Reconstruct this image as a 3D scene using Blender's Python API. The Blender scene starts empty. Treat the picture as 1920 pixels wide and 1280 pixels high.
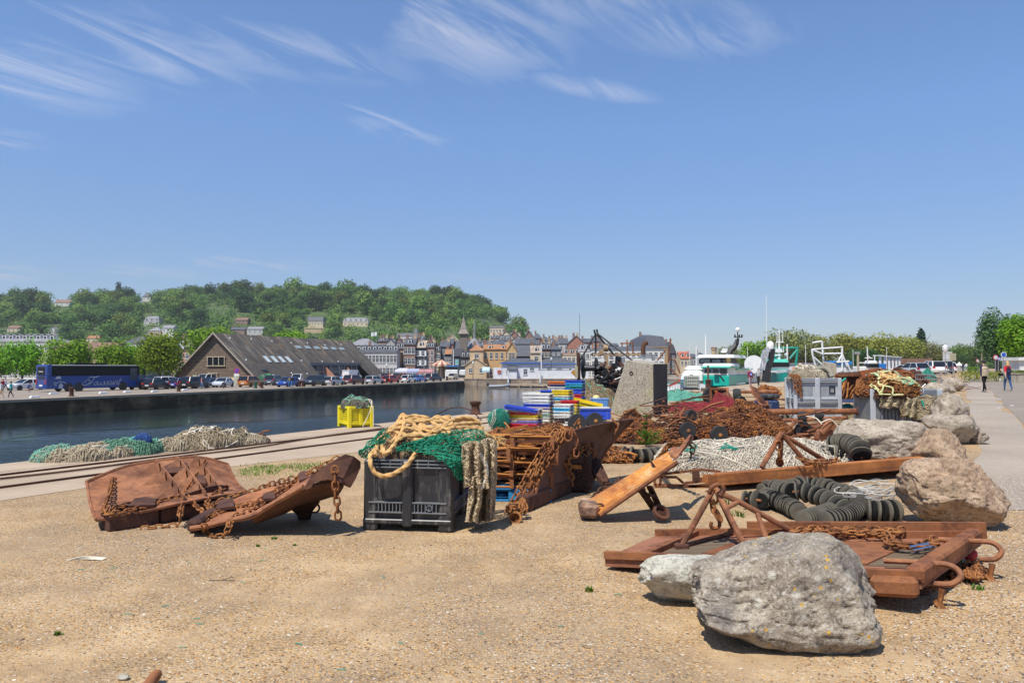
import bpy,bmesh,math,random
from mathutils import Vector,Matrix,noise
V=Vector
PI=math.pi
sc=bpy.context.scene
COL=sc.collection
#  camera
F_PX=1400.0;HZ=688.0;CAM_H=1.75
PITCH=math.atan((HZ-640.0)/F_PX)
cd=bpy.data.cameras.new('camera');cam=bpy.data.objects.new('camera',cd);COL.objects.link(cam)
cd.sensor_width=36.0;cd.lens=F_PX/1920.0*36.0;cd.clip_start=0.05;cd.clip_end=30000.0
cam.location=(0,0,CAM_H);cam.rotation_euler=(PI/2+PITCH,0,0)
sc.camera=cam
#  light
SUN=V((-0.27,-0.40,0.875)).normalized()
EL=math.asin(SUN.z);AZ=math.atan2(SUN.x,SUN.y)
w=bpy.data.worlds.new('World');sc.world=w;w.use_nodes=True
nt=w.node_tree;nt.nodes.clear()
def wn(t):return nt.nodes.new(t)
out=wn('ShaderNodeOutputWorld');bg=wn('ShaderNodeBackground');sky=wn('ShaderNodeTexSky')
sky.sky_type='NISHITA';sky.sun_disc=False;sky.sun_elevation=EL;sky.sun_rotation=AZ
sky.air_density=1.0;sky.dust_density=0.15;sky.ozone_density=2.6;sky.altitude=50
bg.inputs[1].default_value=0.107
tc=wn('ShaderNodeTexCoord');sep=wn('ShaderNodeSeparateXYZ');nt.links.new(tc.outputs['Generated'],sep.inputs[0])
def wm(op,a,b=None,c=None):
 n=wn('ShaderNodeMath');n.operation=op
 for i,v in enumerate((a,b,c)):
  if v is None:continue
  if isinstance(v,(int,float)):n.inputs[i].default_value=v
  else:nt.links.new(v,n.inputs[i])
 return n.outputs[0]
zc=wm('ADD',wm('MAXIMUM',sep.outputs[2],0.0),0.08)
cx=wm('DIVIDE',sep.outputs[0],zc);cy=wm('DIVIDE',sep.outputs[1],zc)
cmb=wn('ShaderNodeCombineXYZ');nt.links.new(cx,cmb.inputs[0]);nt.links.new(cy,cmb.inputs[1])
mp=wn('ShaderNodeMapping');mp.inputs['Location'].default_value=(4.1,1.25,0);mp.vector_type='TEXTURE';mp.inputs['Rotation'].default_value=(0,0,math.radians(52));mp.inputs['Scale'].default_value=(1.5,.36,1)
nt.links.new(cmb.outputs[0],mp.inputs[0])
n1=wn('ShaderNodeTexNoise');n1.inputs['Scale'].default_value=2.2;n1.inputs['Detail'].default_value=12;n1.inputs['Roughness'].default_value=0.6;n1.inputs['Distortion'].default_value=1.2
nt.links.new(mp.outputs[0],n1.inputs['Vector'])
n2=wn('ShaderNodeTexNoise');n2.inputs['Scale'].default_value=0.62;n2.inputs['Detail'].default_value=2;mp2=wn('ShaderNodeMapping');mp2.inputs['Location'].default_value=(1.55,0.6,3.3)
nt.links.new(cmb.outputs[0],mp2.inputs[0]);nt.links.new(mp2.outputs[0],n2.inputs['Vector'])
def dirpt(px,py):
 d=V(((px-960)/F_PX,math.cos(PITCH)-(640-py)/F_PX*math.sin(PITCH),math.sin(PITCH)+(640-py)/F_PX*math.cos(PITCH))).normalized()
 z=max(d.z,0)+0.08
 return d.x/z,d.y/z
tot=None
WISPS=[((130,0),(440,175),0.17,1.0),((180,60),(760,140),0.13,.9),((0,70),(190,215),0.2,.95),((990,0),(880,150),.2,.95),((760,110),(1000,30),.12,.7),((980,20),(1330,10),.1,.7),((1150,45),(1470,75),.13,.85),((1020,150),(1230,190),.06,.8),((640,210),(830,270),.1,.95),((380,495),(600,500),.22,.8),((-60,510),(100,512),.3,.9),((220,500),(380,525),.25,.5),((760,515),(960,525),.2,.4),((-20,250),(100,275),.1,.6)]
for(a,b,wd,st)in WISPS:
 ax,ay=dirpt(*a);bx,by=dirpt(*b)
 L=math.hypot(bx-ax,by-ay);ux,uy=(bx-ax)/L,(by-ay)/L
 mx,my=(ax+bx)/2,(ay+by)/2
 wx=wm('ADD',wm('SUBTRACT',cx,mx),wm('MULTIPLY',wm('SUBTRACT',n1.outputs['Fac'],0.5),wd*2.6))
 wy=wm('ADD',wm('SUBTRACT',cy,my),wm('MULTIPLY',wm('SUBTRACT',n1.outputs['Fac'],0.5),wd*2.2))
 al=wm('ADD',wm('MULTIPLY',wx,ux),wm('MULTIPLY',wy,uy))
 ac=wm('SUBTRACT',wm('MULTIPLY',wx,uy),wm('MULTIPLY',wy,ux))
 e=wm('ADD',wm('POWER',wm('ABSOLUTE',wm('DIVIDE',al,L*.62)),2.0),wm('POWER',wm('ABSOLUTE',wm('DIVIDE',ac,wd*1.25)),2.0))
 f=wm('MULTIPLY',wm('MAXIMUM',wm('SUBTRACT',1.0,e),0.0),st)
 tot=f if tot is None else wm('MAXIMUM',tot,f)
n3=wn('ShaderNodeMapRange');n3.inputs[1].default_value=0.42;n3.inputs[2].default_value=0.78;nt.links.new(n1.outputs['Fac'],n3.inputs[0])
mask=wm('MULTIPLY',wm('MULTIPLY',tot,n3.outputs[0]),0.66)
base=wm('MULTIPLY',wm('MAXIMUM',wm('SUBTRACT',wm('MULTIPLY',n3.outputs[0],n2.outputs['Fac']),0.36),0.0),0.25)
mask=wm('MINIMUM',wm('ADD',mask,base),1.0)
mix=wn('ShaderNodeMixRGB');mix.inputs[2].default_value=(7.2,7.0,7.3,1)
tint=wn('ShaderNodeMixRGB');tint.blend_type='MULTIPLY';tint.inputs[0].default_value=1;tint.inputs[2].default_value=(0.77,0.86,0.97,1)
lift=wn('ShaderNodeMixRGB');lift.blend_type='ADD';lift.inputs[0].default_value=1;lift.inputs[2].default_value=(.32,.62,1.25,1);nt.links.new(sky.outputs[0],lift.inputs[1])
nt.links.new(lift.outputs[0],tint.inputs[1]);nt.links.new(mask,mix.inputs[0]);nt.links.new(tint.outputs[0],mix.inputs[1])
hz=wn('ShaderNodeMapRange');hz.inputs[1].default_value=0.0;hz.inputs[2].default_value=.30;hz.inputs[3].default_value=0.0;hz.inputs[4].default_value=1.0;nt.links.new(sep.outputs[2],hz.inputs[0])
hm=wn('ShaderNodeMixRGB');hm.inputs[1].default_value=(.75,.67,.67,1);hm.inputs[2].default_value=(1.02,1.03,1.04,1);nt.links.new(hz.outputs[0],hm.inputs[0])
fin=wn('ShaderNodeMixRGB');fin.blend_type='MULTIPLY';fin.inputs[0].default_value=1;nt.links.new(mix.outputs[0],fin.inputs[1]);nt.links.new(hm.outputs[0],fin.inputs[2]);nt.links.new(fin.outputs[0],bg.inputs[0]);nt.links.new(bg.outputs[0],out.inputs[0])
sl=bpy.data.lights.new('sun','SUN');so=bpy.data.objects.new('sun',sl);COL.objects.link(so)
sl.energy=5.0;sl.angle=math.radians(0.53);sl.color=(1.0,0.94,0.85)
so.rotation_euler=SUN.to_track_quat('Z','Y').to_euler();so.location=(-20,-30,60)
sc.view_settings.view_transform='Standard';sc.view_settings.look='None';sc.view_settings.exposure=0.2;sc.view_settings.gamma=1.0
sc.render.engine='CYCLES'
sc.cycles.max_bounces=6;sc.cycles.transparent_max_bounces=12
#  pixel helpers (photo is 1920 x 1280)
_f=V((0,math.cos(PITCH),math.sin(PITCH)));_u=V((0,-math.sin(PITCH),math.cos(PITCH)))
def ray(px,py):return _f+V((1,0,0))*((px-960)/F_PX)+_u*((640-py)/F_PX)
def P(px,py,Y):
 d=ray(px,py);return V((0,0,CAM_H))+d*(Y/d.y)
def G(px,py,z=0.0):
 d=ray(px,py);return V((0,0,CAM_H))+d*((z-CAM_H)/d.z)
def ss(a,b,x):
 t=min(1,max(0,(x-a)/(b-a)));return t*t*(3-2*t)
def gz(x,y):
 u=x-0.53*y
 return 0.012*(min(max(y,12),80)-12)*ss(-8,2,u)
def GT(px,py):
 p=G(px,py,0)
 for _ in range(6):p=G(px,py,gz(p.x,p.y))
 return p
def kk(Y):return F_PX/Y
#  mesh builder
ORG={}
class MB:
 def __init__(s):s.v=[];s.f=[];s.m=[];s.sm=[]
 def add(s,vs,fs,mi=0,smooth=False,M=None):
  o=len(s.v)
  s.v+=[tuple(M@V(p))for p in vs]if M is not None else[tuple(p)for p in vs]
  for f in fs:s.f.append(tuple(i+o for i in f));s.m.append(mi);s.sm.append(smooth)
  return s
 def box(s,c,d,M=None,mi=0,bev=0.0,taper=1.0):
  x,y,z=d[0]/2,d[1]/2,d[2]/2;cx,cy,cz=c
  if bev<=0:
   t=taper
   vs=[(cx-x,cy-y,cz-z),(cx+x,cy-y,cz-z),(cx+x,cy+y,cz-z),(cx-x,cy+y,cz-z),(cx-x*t,cy-y*t,cz+z),(cx+x*t,cy-y*t,cz+z),(cx+x*t,cy+y*t,cz+z),(cx-x*t,cy+y*t,cz+z)]
   return s.add(vs,[(0,3,2,1),(4,5,6,7),(0,1,5,4),(1,2,6,5),(2,3,7,6),(3,0,4,7)],mi,False,M)
  b=min(bev,x*.9,y*.9,z*.9);t=taper
  def ring(zz,ix,iy,tt):
   X,Y=x*tt,y*tt
   return[(cx-X+ix,cy-Y+iy,cz+zz),(cx+X-ix,cy-Y+iy,cz+zz),(cx+X-ix,cy+Y-iy,cz+zz),(cx-X+ix,cy+Y-iy,cz+zz)]
  def oct(zz,e,tt):
   X,Y=x*tt-e,y*tt-e
   return[(cx-X+b,cy-Y,cz+zz),(cx+X-b,cy-Y,cz+zz),(cx+X,cy-Y+b,cz+zz),(cx+X,cy+Y-b,cz+zz),(cx+X-b,cy+Y,cz+zz),(cx-X+b,cy+Y,cz+zz),(cx-X,cy+Y-b,cz+zz),(cx-X,cy-Y+b,cz+zz)]
  rings=[oct(-z,b*.8,1),oct(-z+b,0,1),oct(z-b,0,t),oct(z,b*.8,t)]
  vs=[p for r in rings for p in r];fs=[tuple(range(7,-1,-1)),tuple(range(24,32))]
  for k in range(3):
   for i in range(8):j=(i+1)%8;fs.append((k*8+i,k*8+j,k*8+8+j,k*8+8+i))
  return s.add(vs,fs,mi,False,M)
 def bar(s,p,q,w,h=None,mi=0,up=(0,0,1),bev=0):
  p,q=V(p),V(q);d=q-p;L=d.length
  if L<1e-6:return s
  d/=L;h=w if h is None else h
  sd=d.cross(V(up))
  if sd.length<1e-4:sd=d.cross(V((1,0,0)))
  sd.normalize();u=sd.cross(d)
  M=Matrix(((sd.x,d.x,u.x,(p.x+q.x)/2),(sd.y,d.y,u.y,(p.y+q.y)/2),(sd.z,d.z,u.z,(p.z+q.z)/2),(0,0,0,1)))
  return s.box((0,0,0),(w,L,h),M,mi,bev)
 def tube(s,pts,r,n=8,mi=0,closed=False,cap=True,smooth=True,lobes=0,twist=0,amp=.16):
  pts=[V(p)for p in pts];N=len(pts)
  if N<2:return s
  rr=r if isinstance(r,(list,tuple))else[r]*N
  tg=[]
  for i in range(N):
   a=pts[(i-1)%N]if(closed or i>0)else pts[0];b=pts[(i+1)%N]if(closed or i<N-1)else pts[-1]
   t=b-a;tg.append(t.normalized()if t.length>1e-9 else V((0,0,1)))
  nrm=tg[0].cross(V((0,0,1)))
  if nrm.length<1e-3:nrm=tg[0].cross(V((0,1,0)))
  nrm.normalize();vs=[];acc=0
  for i in range(N):
   nrm=(nrm-tg[i]*nrm.dot(tg[i]))
   if nrm.length<1e-6:nrm=tg[i].cross(V((1,.3,0)))
   nrm.normalize();bn=tg[i].cross(nrm)
   if i:acc+=(pts[i]-pts[i-1]).length
   for k in range(n):
    a=2*PI*k/n;q=rr[i]
    if lobes:q*=1+amp*math.cos(lobes*a-twist*acc)
    vs.append(pts[i]+(nrm*math.cos(a)+bn*math.sin(a))*q)
  fs=[]
  for i in range(N if closed else N-1):
   j=(i+1)%N
   for k in range(n):
    l=(k+1)%n;fs.append((i*n+k,i*n+l,j*n+l,j*n+k))
  if cap and not closed:fs.append(tuple(range(n-1,-1,-1)));fs.append(tuple((N-1)*n+k for k in range(n)))
  return s.add(vs,fs,mi,smooth)
 def lathe(s,prof,c=(0,0,0),ax=(0,0,1),n=16,mi=0,smooth=True,M=None):
  ax=V(ax).normalized();a=ax.cross(V((0,0,1)))
  if a.length<1e-3:a=V((1,0,0))
  a.normalize();b=ax.cross(a);c=V(c);vs=[];fs=[]
  for(r,h)in prof:
   for k in range(n):
    t=2*PI*k/n;vs.append(c+ax*h+(a*math.cos(t)+b*math.sin(t))*r)
  for i in range(len(prof)-1):
   for k in range(n):
    l=(k+1)%n;fs.append((i*n+k,i*n+l,(i+1)*n+l,(i+1)*n+k))
  fs.append(tuple(range(n-1,-1,-1)));fs.append(tuple((len(prof)-1)*n+k for k in range(n)))
  return s.add(vs,fs,mi,smooth,M)
 def cyl(s,p,q,r,n=12,mi=0,r2=None,smooth=True):
  p,q=V(p),V(q);return s.lathe([(r,0),(r if r2 is None else r2,(q-p).length)],p,q-p,n,mi,smooth)
 def ball(s,c,r,n=10,mi=0,sc3=(1,1,1)):
  prof=[(max(1e-4,math.sin(PI*i/n)),-math.cos(PI*i/n))for i in range(n+1)]
  M=Matrix.Translation(V(c))@Matrix.Diagonal((r*sc3[0],r*sc3[1],r*sc3[2],1))
  return s.lathe(prof,(0,0,0),(0,0,1),n*2 if n<7 else n+4,mi,True,M)
 def poly(s,pts,th,mi=0,nrm=None):
  """flat polygon (3d points) given a thickness"""
  pts=[V(p)for p in pts];n=len(pts)
  if nrm is None:
   nr=V((0,0,0))
   for i in range(n):nr+=(pts[i]-pts[0]).cross(pts[(i+1)%n]-pts[0])
   nr.normalize()
  else:nr=V(nrm).normalized()
  vs=[p+nr*th/2 for p in pts]+[p-nr*th/2 for p in pts]
  fs=[tuple(range(n)),tuple(range(2*n-1,n-1,-1))]+[(i,i+n,(i+1)%n+n,(i+1)%n)for i in range(n)]
  return s.add(vs,fs,mi)
 def grid(s,pf,nu,nv,th=0.0,mi=0,smooth=True,M=None):
  """pf(u,v)->point ; thick sheet"""
  pts=[[V(pf(i/nu,j/nv))for j in range(nv+1)]for i in range(nu+1)]
  vs=[];W=nv+1
  for i in range(nu+1):
   for j in range(nv+1):vs.append(pts[i][j])
  fs=[(i*W+j,(i+1)*W+j,(i+1)*W+j+1,i*W+j+1)for i in range(nu)for j in range(nv)]
  if th>0:
   o=len(vs)
   for i in range(nu+1):
    for j in range(nv+1):
     a=pts[min(i+1,nu)][j]-pts[max(i-1,0)][j];b=pts[i][min(j+1,nv)]-pts[i][max(j-1,0)]
     nn=a.cross(b);nn=nn.normalized()if nn.length>1e-9 else V((0,0,1));vs.append(pts[i][j]-nn*th)
   fs+=[tuple(x+o for x in reversed(f))for f in list(fs)]
   e=[(i*W)for i in range(nu+1)]+[nu*W+j for j in range(1,W)]+[i*W+nv for i in range(nu-1,-1,-1)]+[j for j in range(nv-1,0,-1)]
   for a,b in zip(e,e[1:]+e[:1]):fs.append((a,a+o,b+o,b))
  return s.add(vs,fs,mi,smooth,M)
 def build(s,name,mats,parent=None,world=True,loc=None,edge=True):
  me=bpy.data.meshes.new(name)
  off=V((0,0,0))
  if parent is not None and world:off=V(ORG.get(parent.name,(0,0,0)))
  if loc is not None:off=V(loc)
  me.from_pydata([(a[0]-off.x,a[1]-off.y,a[2]-off.z)for a in s.v],[],s.f)
  if not isinstance(mats,(list,tuple)):mats=[mats]
  for m in mats:me.materials.append(m)
  me.polygons.foreach_set('material_index',s.m);me.polygons.foreach_set('use_smooth',s.sm)
  me.validate();me.update()
  if edge and any(s.sm):
   try:me.set_sharp_from_angle(angle=math.radians(40))
   except Exception:pass
  o=bpy.data.objects.new(name,me);COL.objects.link(o)
  if parent is not None:o.parent=parent;ORG[o.name]=ORG.get(parent.name,(0,0,0))
  if loc is not None:o.location=loc
  return o
def tag(o,label,cat,group=None,kind=None):
 o['label']=label;o['category']=cat
 if group:o['group']=group
 if kind:o['kind']=kind
 return o
def thing(name,label,cat,loc=(0,0,0),rz=0,group=None,local=False):
 o=bpy.data.objects.new(name,None);COL.objects.link(o);o.empty_display_size=.1
 o.location=loc;o.rotation_euler=(0,0,rz);ORG[o.name]=tuple(loc)if not local else(0.0,0.0,0.0)
 return tag(o,label,cat,group)
def struct(name,mb,m):
 o=mb.build(name,m);o['kind']='structure';return o
def dup(root,loc,rz=None,label=None,scale=None,group=None,cat=None):
 r=root.copy();COL.objects.link(r);r.location=loc
 if rz is not None:r.rotation_euler=(0,0,rz)
 if scale is not None:r.scale=scale if isinstance(scale,(tuple,list))else(scale,)*3
 if label:r['label']=label
 if group:r['group']=group
 if cat:r['category']=cat
 for ch in list(root.children):
  c=ch.copy();COL.objects.link(c);c.parent=r
  for g in list(ch.children):
   d=g.copy();COL.objects.link(d);d.parent=c
 return r
def spline(pts,n=8,closed=False):
 """Catmull-Rom"""
 pts=[V(p)for p in pts];N=len(pts);o=[]
 for i in range(N if closed else N-1):
  if closed:a,b,c,d=pts[(i-1)%N],pts[i],pts[(i+1)%N],pts[(i+2)%N]
  else:a,b,c,d=pts[max(i-1,0)],pts[i],pts[i+1],pts[min(i+2,N-1)]
  for k in range(n):
   t=k/n;o.append(.5*((2*b)+(c-a)*t+(2*a-5*b+4*c-d)*t*t+(3*b-a-3*c+d)*t**3))
 if not closed:o.append(pts[-1])
 return o
def nz(x,y=0,z=0):return noise.noise(V((x,y,z)))
def fbm(p,o=4):return noise.fractal(V(p),1.0,2.0,o)
#  materials
class NT:
 def __init__(s,name):
  s.m=bpy.data.materials.new(name);s.m.use_nodes=True;s.t=s.m.node_tree;s.t.nodes.clear()
  s.o=s.n('ShaderNodeOutputMaterial');s.b=s.n('ShaderNodeBsdfPrincipled');s.l(s.b.outputs[0],s.o.inputs[0])
  s.tc=s.n('ShaderNodeTexCoord');s.co=s.tc.outputs['Object']
 def n(s,t):return s.t.nodes.new(t)
 def l(s,a,b):s.t.links.new(a,b)
 def noise(s,scale,det=4,rough=.5,vec=None,dist=0):
  n=s.n('ShaderNodeTexNoise');n.inputs['Scale'].default_value=scale;n.inputs['Detail'].default_value=det
  n.inputs['Roughness'].default_value=rough;n.inputs['Distortion'].default_value=dist;s.l(vec or s.co,n.inputs['Vector']);return n.outputs['Fac']
 def voro(s,scale,feat='F1',out='Distance',vec=None):
  n=s.n('ShaderNodeTexVoronoi');n.feature=feat;n.inputs['Scale'].default_value=scale;s.l(vec or s.co,n.inputs['Vector']);return n.outputs[out]
 def wave(s,scale,dist=0,axis='X',vec=None,det=2,kind='BANDS'):
  n=s.n('ShaderNodeTexWave');n.wave_type=kind
  if kind=='BANDS':n.bands_direction=axis
  n.inputs['Scale'].default_value=scale;n.inputs['Distortion'].default_value=dist;n.inputs['Detail'].default_value=det;s.l(vec or s.co,n.inputs['Vector']);return n.outputs['Fac']
 def map(s,sc3=(1,1,1),rot=(0,0,0),loc=(0,0,0),vec=None):
  n=s.n('ShaderNodeMapping');n.inputs['Scale'].default_value=sc3;n.inputs['Rotation'].default_value=rot;n.inputs['Location'].default_value=loc;s.l(vec or s.co,n.inputs[0]);return n.outputs[0]
 def ramp(s,f,stops,interp='LINEAR'):
  n=s.n('ShaderNodeValToRGB');n.color_ramp.interpolation=interp;e=n.color_ramp.elements
  while len(e)<len(stops):e.new(.5)
  for i,(p,c)in enumerate(stops):
   e[i].position=p;e[i].color=(c[0],c[1],c[2],1)if isinstance(c,(tuple,list))else(c,c,c,1)
  s.l(f,n.inputs[0]);return n.outputs[0]
 def mix(s,f,a,b,mode='MIX'):
  n=s.n('ShaderNodeMixRGB');n.blend_type=mode
  for i,v in((0,f),(1,a),(2,b)):
   if isinstance(v,(int,float)):n.inputs[i].default_value=v if i==0 else(v,v,v,1)
   elif isinstance(v,(tuple,list)):n.inputs[i].default_value=(v[0],v[1],v[2],1)
   else:s.l(v,n.inputs[i])
  return n.outputs[0]
 def math(s,op,a,b=0.0):
  n=s.n('ShaderNodeMath');n.operation=op
  for i,v in enumerate((a,b)):
   if isinstance(v,(int,float)):n.inputs[i].default_value=v
   else:s.l(v,n.inputs[i])
  return n.outputs[0]
 def col(s,c):
  if isinstance(c,(tuple,list)):s.b.inputs['Base Color'].default_value=(c[0],c[1],c[2],1)
  else:s.l(c,s.b.inputs['Base Color'])
  return s
 def rough(s,r):
  if isinstance(r,(int,float)):s.b.inputs['Roughness'].default_value=r
  else:s.l(r,s.b.inputs['Roughness'])
  return s
 def bump(s,h,st=.5,dist=.02):
  n=s.n('ShaderNodeBump');n.inputs['Strength'].default_value=st;n.inputs['Distance'].default_value=dist;s.l(h,n.inputs['Height']);s.l(n.outputs[0],s.b.inputs['Normal']);return s
 def set(s,k,v):s.b.inputs[k].default_value=v;return s
_mc={}
def M(key,f):
 if key not in _mc:_mc[key]=f()
 return _mc[key]
def plain(c,r=.6,var=.12,sc=3.0,metal=0,spec=.5,bump=0,name='paint'):
 key=('plain',tuple(c),r,var,sc,metal,bump)
 def f():
  t=NT(name);a=t.noise(sc,5,.6);t.col(t.mix(1.0,c,t.ramp(a,[(.25,1-var*1.6),(.75,1+var*.6)]),'MULTIPLY'));t.rough(r);t.set('Metallic',metal);t.set('Specular IOR Level',spec)
  if bump:t.bump(t.noise(sc*8,4),bump,.01)
  return t.m
 return M(key,f)
def rust(name,c1,c2,c3,sc=6.0,bump=.5,dirt=None,streak=0,dist=.012):
 t=NT(name);a=t.noise(sc,8,.62);b=t.noise(sc*4.5,6,.65);c=t.noise(sc*.35,3,.5)
 col=t.ramp(a,[(.32,c1),(.5,c2),(.68,c3)])
 col=t.mix(t.ramp(b,[(.5,0),(.72,.55)]),col,(c1[0]*.55,c1[1]*.5,c1[2]*.5))
 col=t.mix(t.ramp(c,[(.38,0),(.62,.6)]),col,(c3[0]*1.05,c3[1]*1.15,c3[2]*1.2))
 col=t.mix(t.math('MULTIPLY',t.ramp(t.noise(sc*1.15,7,.72,t.map(loc=(3,7,1))),[(.5,0),(.6,.8)]),t.ramp(c,[(.4,1),(.62,.35)])),col,(c1[0]*.5+.012,c1[1]*.6+.008,c1[2]*.7+.006))
 col=t.mix(t.ramp(t.noise(sc*9,3,.7,t.map(loc=(1,2,9))),[(.63,0),(.72,.5)]),col,(c3[0]*1.25,c3[1]*1.5,c3[2]*1.9))
 if dirt:col=t.mix(t.ramp(t.noise(sc*.7,6,.7),[(.48,0),(.64,.85)]),col,dirt)
 t.col(col);t.rough(.86);t.set('Specular IOR Level',.28);t.bump(b,bump,dist);return t.m
RUST=rust('rust',(.10,.036,.020),(.185,.066,.030),(.30,.115,.045))
RUST_DK=rust('rust_dark',(.045,.022,.017),(.082,.036,.024),(.13,.055,.032),4)
RUST_OR=rust('rust_orange',(.16,.052,.016),(.35,.12,.028),(.50,.20,.05),7)
RUST_CH=rust('rust_chain',(.085,.030,.014),(.21,.075,.026),(.40,.16,.05),9,.3,dist=.004)
RUST_PL=rust('rust_plate',(.17,.062,.030),(.27,.105,.048),(.38,.165,.08),3.2,.35,(.10,.04,.025))
RUST_PILE=rust('rust_pile',(.055,.021,.013),(.15,.052,.023),(.30,.11,.036),3.5,.3,dist=.004)
def m_beam():
 t=NT('rust_beam');a=t.noise(3.0,8,.65);s=t.noise(1.0,4,.6,t.map((.6,1,14)))
 c=t.ramp(a,[(.33,(.20,.065,.018)),(.5,(.36,.125,.03)),(.66,(.46,.18,.05))]);c=t.mix(t.ramp(s,[(.47,0),(.66,.7)]),c,(.13,.05,.022));c=t.mix(t.ramp(t.noise(9,6,.75),[(.55,0),(.68,.6)]),c,(.09,.04,.025))
 t.col(c).rough(.8).bump(t.noise(30,5),.3,.006);return t.m
BEAM=m_beam()
def m_plateD():
 t=NT('rust_streaked');a=t.noise(5,8,.7);g=t.noise(1.3,5,.6);h=t.noise(3.2,7,.7,t.map((1,1,1),loc=(4,2,1)))
 c=t.ramp(a,[(.3,(.26,.075,.015)),(.5,(.50,.19,.03)),(.65,(.62,.30,.06))])
 c=t.mix(t.ramp(h,[(.52,0),(.66,.8)]),c,(.66,.50,.30));c=t.mix(t.ramp(g,[(.45,0),(.62,.85)]),c,(.20,.075,.03));c=t.mix(t.ramp(t.noise(14,6,.75),[(.54,0),(.66,.7)]),c,(.16,.06,.028))
 t.col(c).rough(.75).bump(a,.3,.006);return t.m
PLD=m_plateD()
def m_ground():
 t=NT('sandy_yard_gravel')
 big=t.noise(.33,6,.6);mid=t.noise(1.7,6,.65);fine=t.noise(60,3,.6);v=t.voro(58,'F1','Color');vd=t.voro(58);v2=t.voro(24,'F1','Color',t.map(loc=(3,1,0)));v2d=t.voro(24,'F1','Distance',t.map(loc=(3,1,0)))
 base=t.ramp(mid,[(.3,(.28,.19,.105)),(.5,(.41,.285,.16)),(.7,(.55,.405,.24))])
 base=t.mix(t.ramp(big,[(.42,0),(.6,.75)]),base,(.27,.205,.14))
 sepv=t.n('ShaderNodeSeparateColor');t.l(v,sepv.inputs[0])
 peb=t.ramp(sepv.outputs[0],[(0,(.06,.045,.035)),(.2,(.28,.15,.06)),(.45,(.56,.32,.11)),(.7,(.60,.42,.22)),(.93,(.42,.33,.23)),(1,(.66,.60,.50))])
 dens=t.math('MULTIPLY',t.ramp(t.noise(.75,5,.7,t.map(loc=(7,3,0))),[(.34,.2),(.54,1)]),t.ramp(sepv.outputs[1],[(.22,0),(.32,1)]))
 c=t.mix(t.math('MULTIPLY',dens,t.ramp(vd,[(.4,1),(.62,0)])),base,peb)
 s2=t.n('ShaderNodeSeparateColor');t.l(v2,s2.inputs[0])
 big2=t.math('MULTIPLY',t.ramp(s2.outputs[0],[(.90,0),(.92,.9)]),t.ramp(v2d,[(.22,1),(.34,0)]))
 c=t.mix(big2,c,t.ramp(s2.outputs[1],[(0,(.10,.055,.035)),(.5,(.5,.34,.2)),(1,(.72,.68,.6))]))
 c=t.mix(t.ramp(t.noise(.9,7,.75,t.map(loc=(9,2,4))),[(.52,0),(.68,.35)]),c,(.20,.15,.10))
 t.col(c).rough(.95);t.set('Specular IOR Level',.15)
 h=t.math('ADD',t.math('MULTIPLY',t.math('MULTIPLY',vd,dens),-.9),t.math('MULTIPLY',fine,.35));t.bump(h,.85,.014);return t.m
GROUND=m_ground()
def m_conc():
 t=NT('quay_concrete');a=t.noise(.5,7,.65);b=t.noise(30,4,.6);c=t.noise(3,6,.7)
 col=t.ramp(a,[(.3,(.30,.225,.15)),(.55,(.40,.305,.21)),(.75,(.48,.375,.265))]);col=t.mix(t.ramp(c,[(.5,0),(.75,.35)]),col,(.28,.20,.14))
 col=t.mix(t.ramp(b,[(.45,0),(.8,.25)]),col,(.6,.5,.4));t.col(col).rough(.9).bump(b,.3,.006);return t.m
CONC_Q=m_conc()
def m_road(name='road_asphalt',k=1.0):
 t=NT(name);a=t.noise(.35,6,.6);b=t.voro(90,'F1','Color');s=t.n('ShaderNodeSeparateColor');t.l(b,s.inputs[0])
 col=t.ramp(a,[(.35,(.25*k,.205*k,.16*k)),(.65,(.35*k,.29*k,.225*k))]);col=t.mix(t.ramp(s.outputs[0],[(.3,.05),(1,.5)]),col,(.50*k,.42*k,.32*k));col=t.mix(t.ramp(s.outputs[1],[(.75,0),(.85,.5)]),col,(.10,.09,.085))
 t.col(col).rough(.92).bump(s.outputs[0],.3,.006);return t.m
ROAD=m_road();ROAD2=m_road('far_quay_asphalt',.8)
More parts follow.
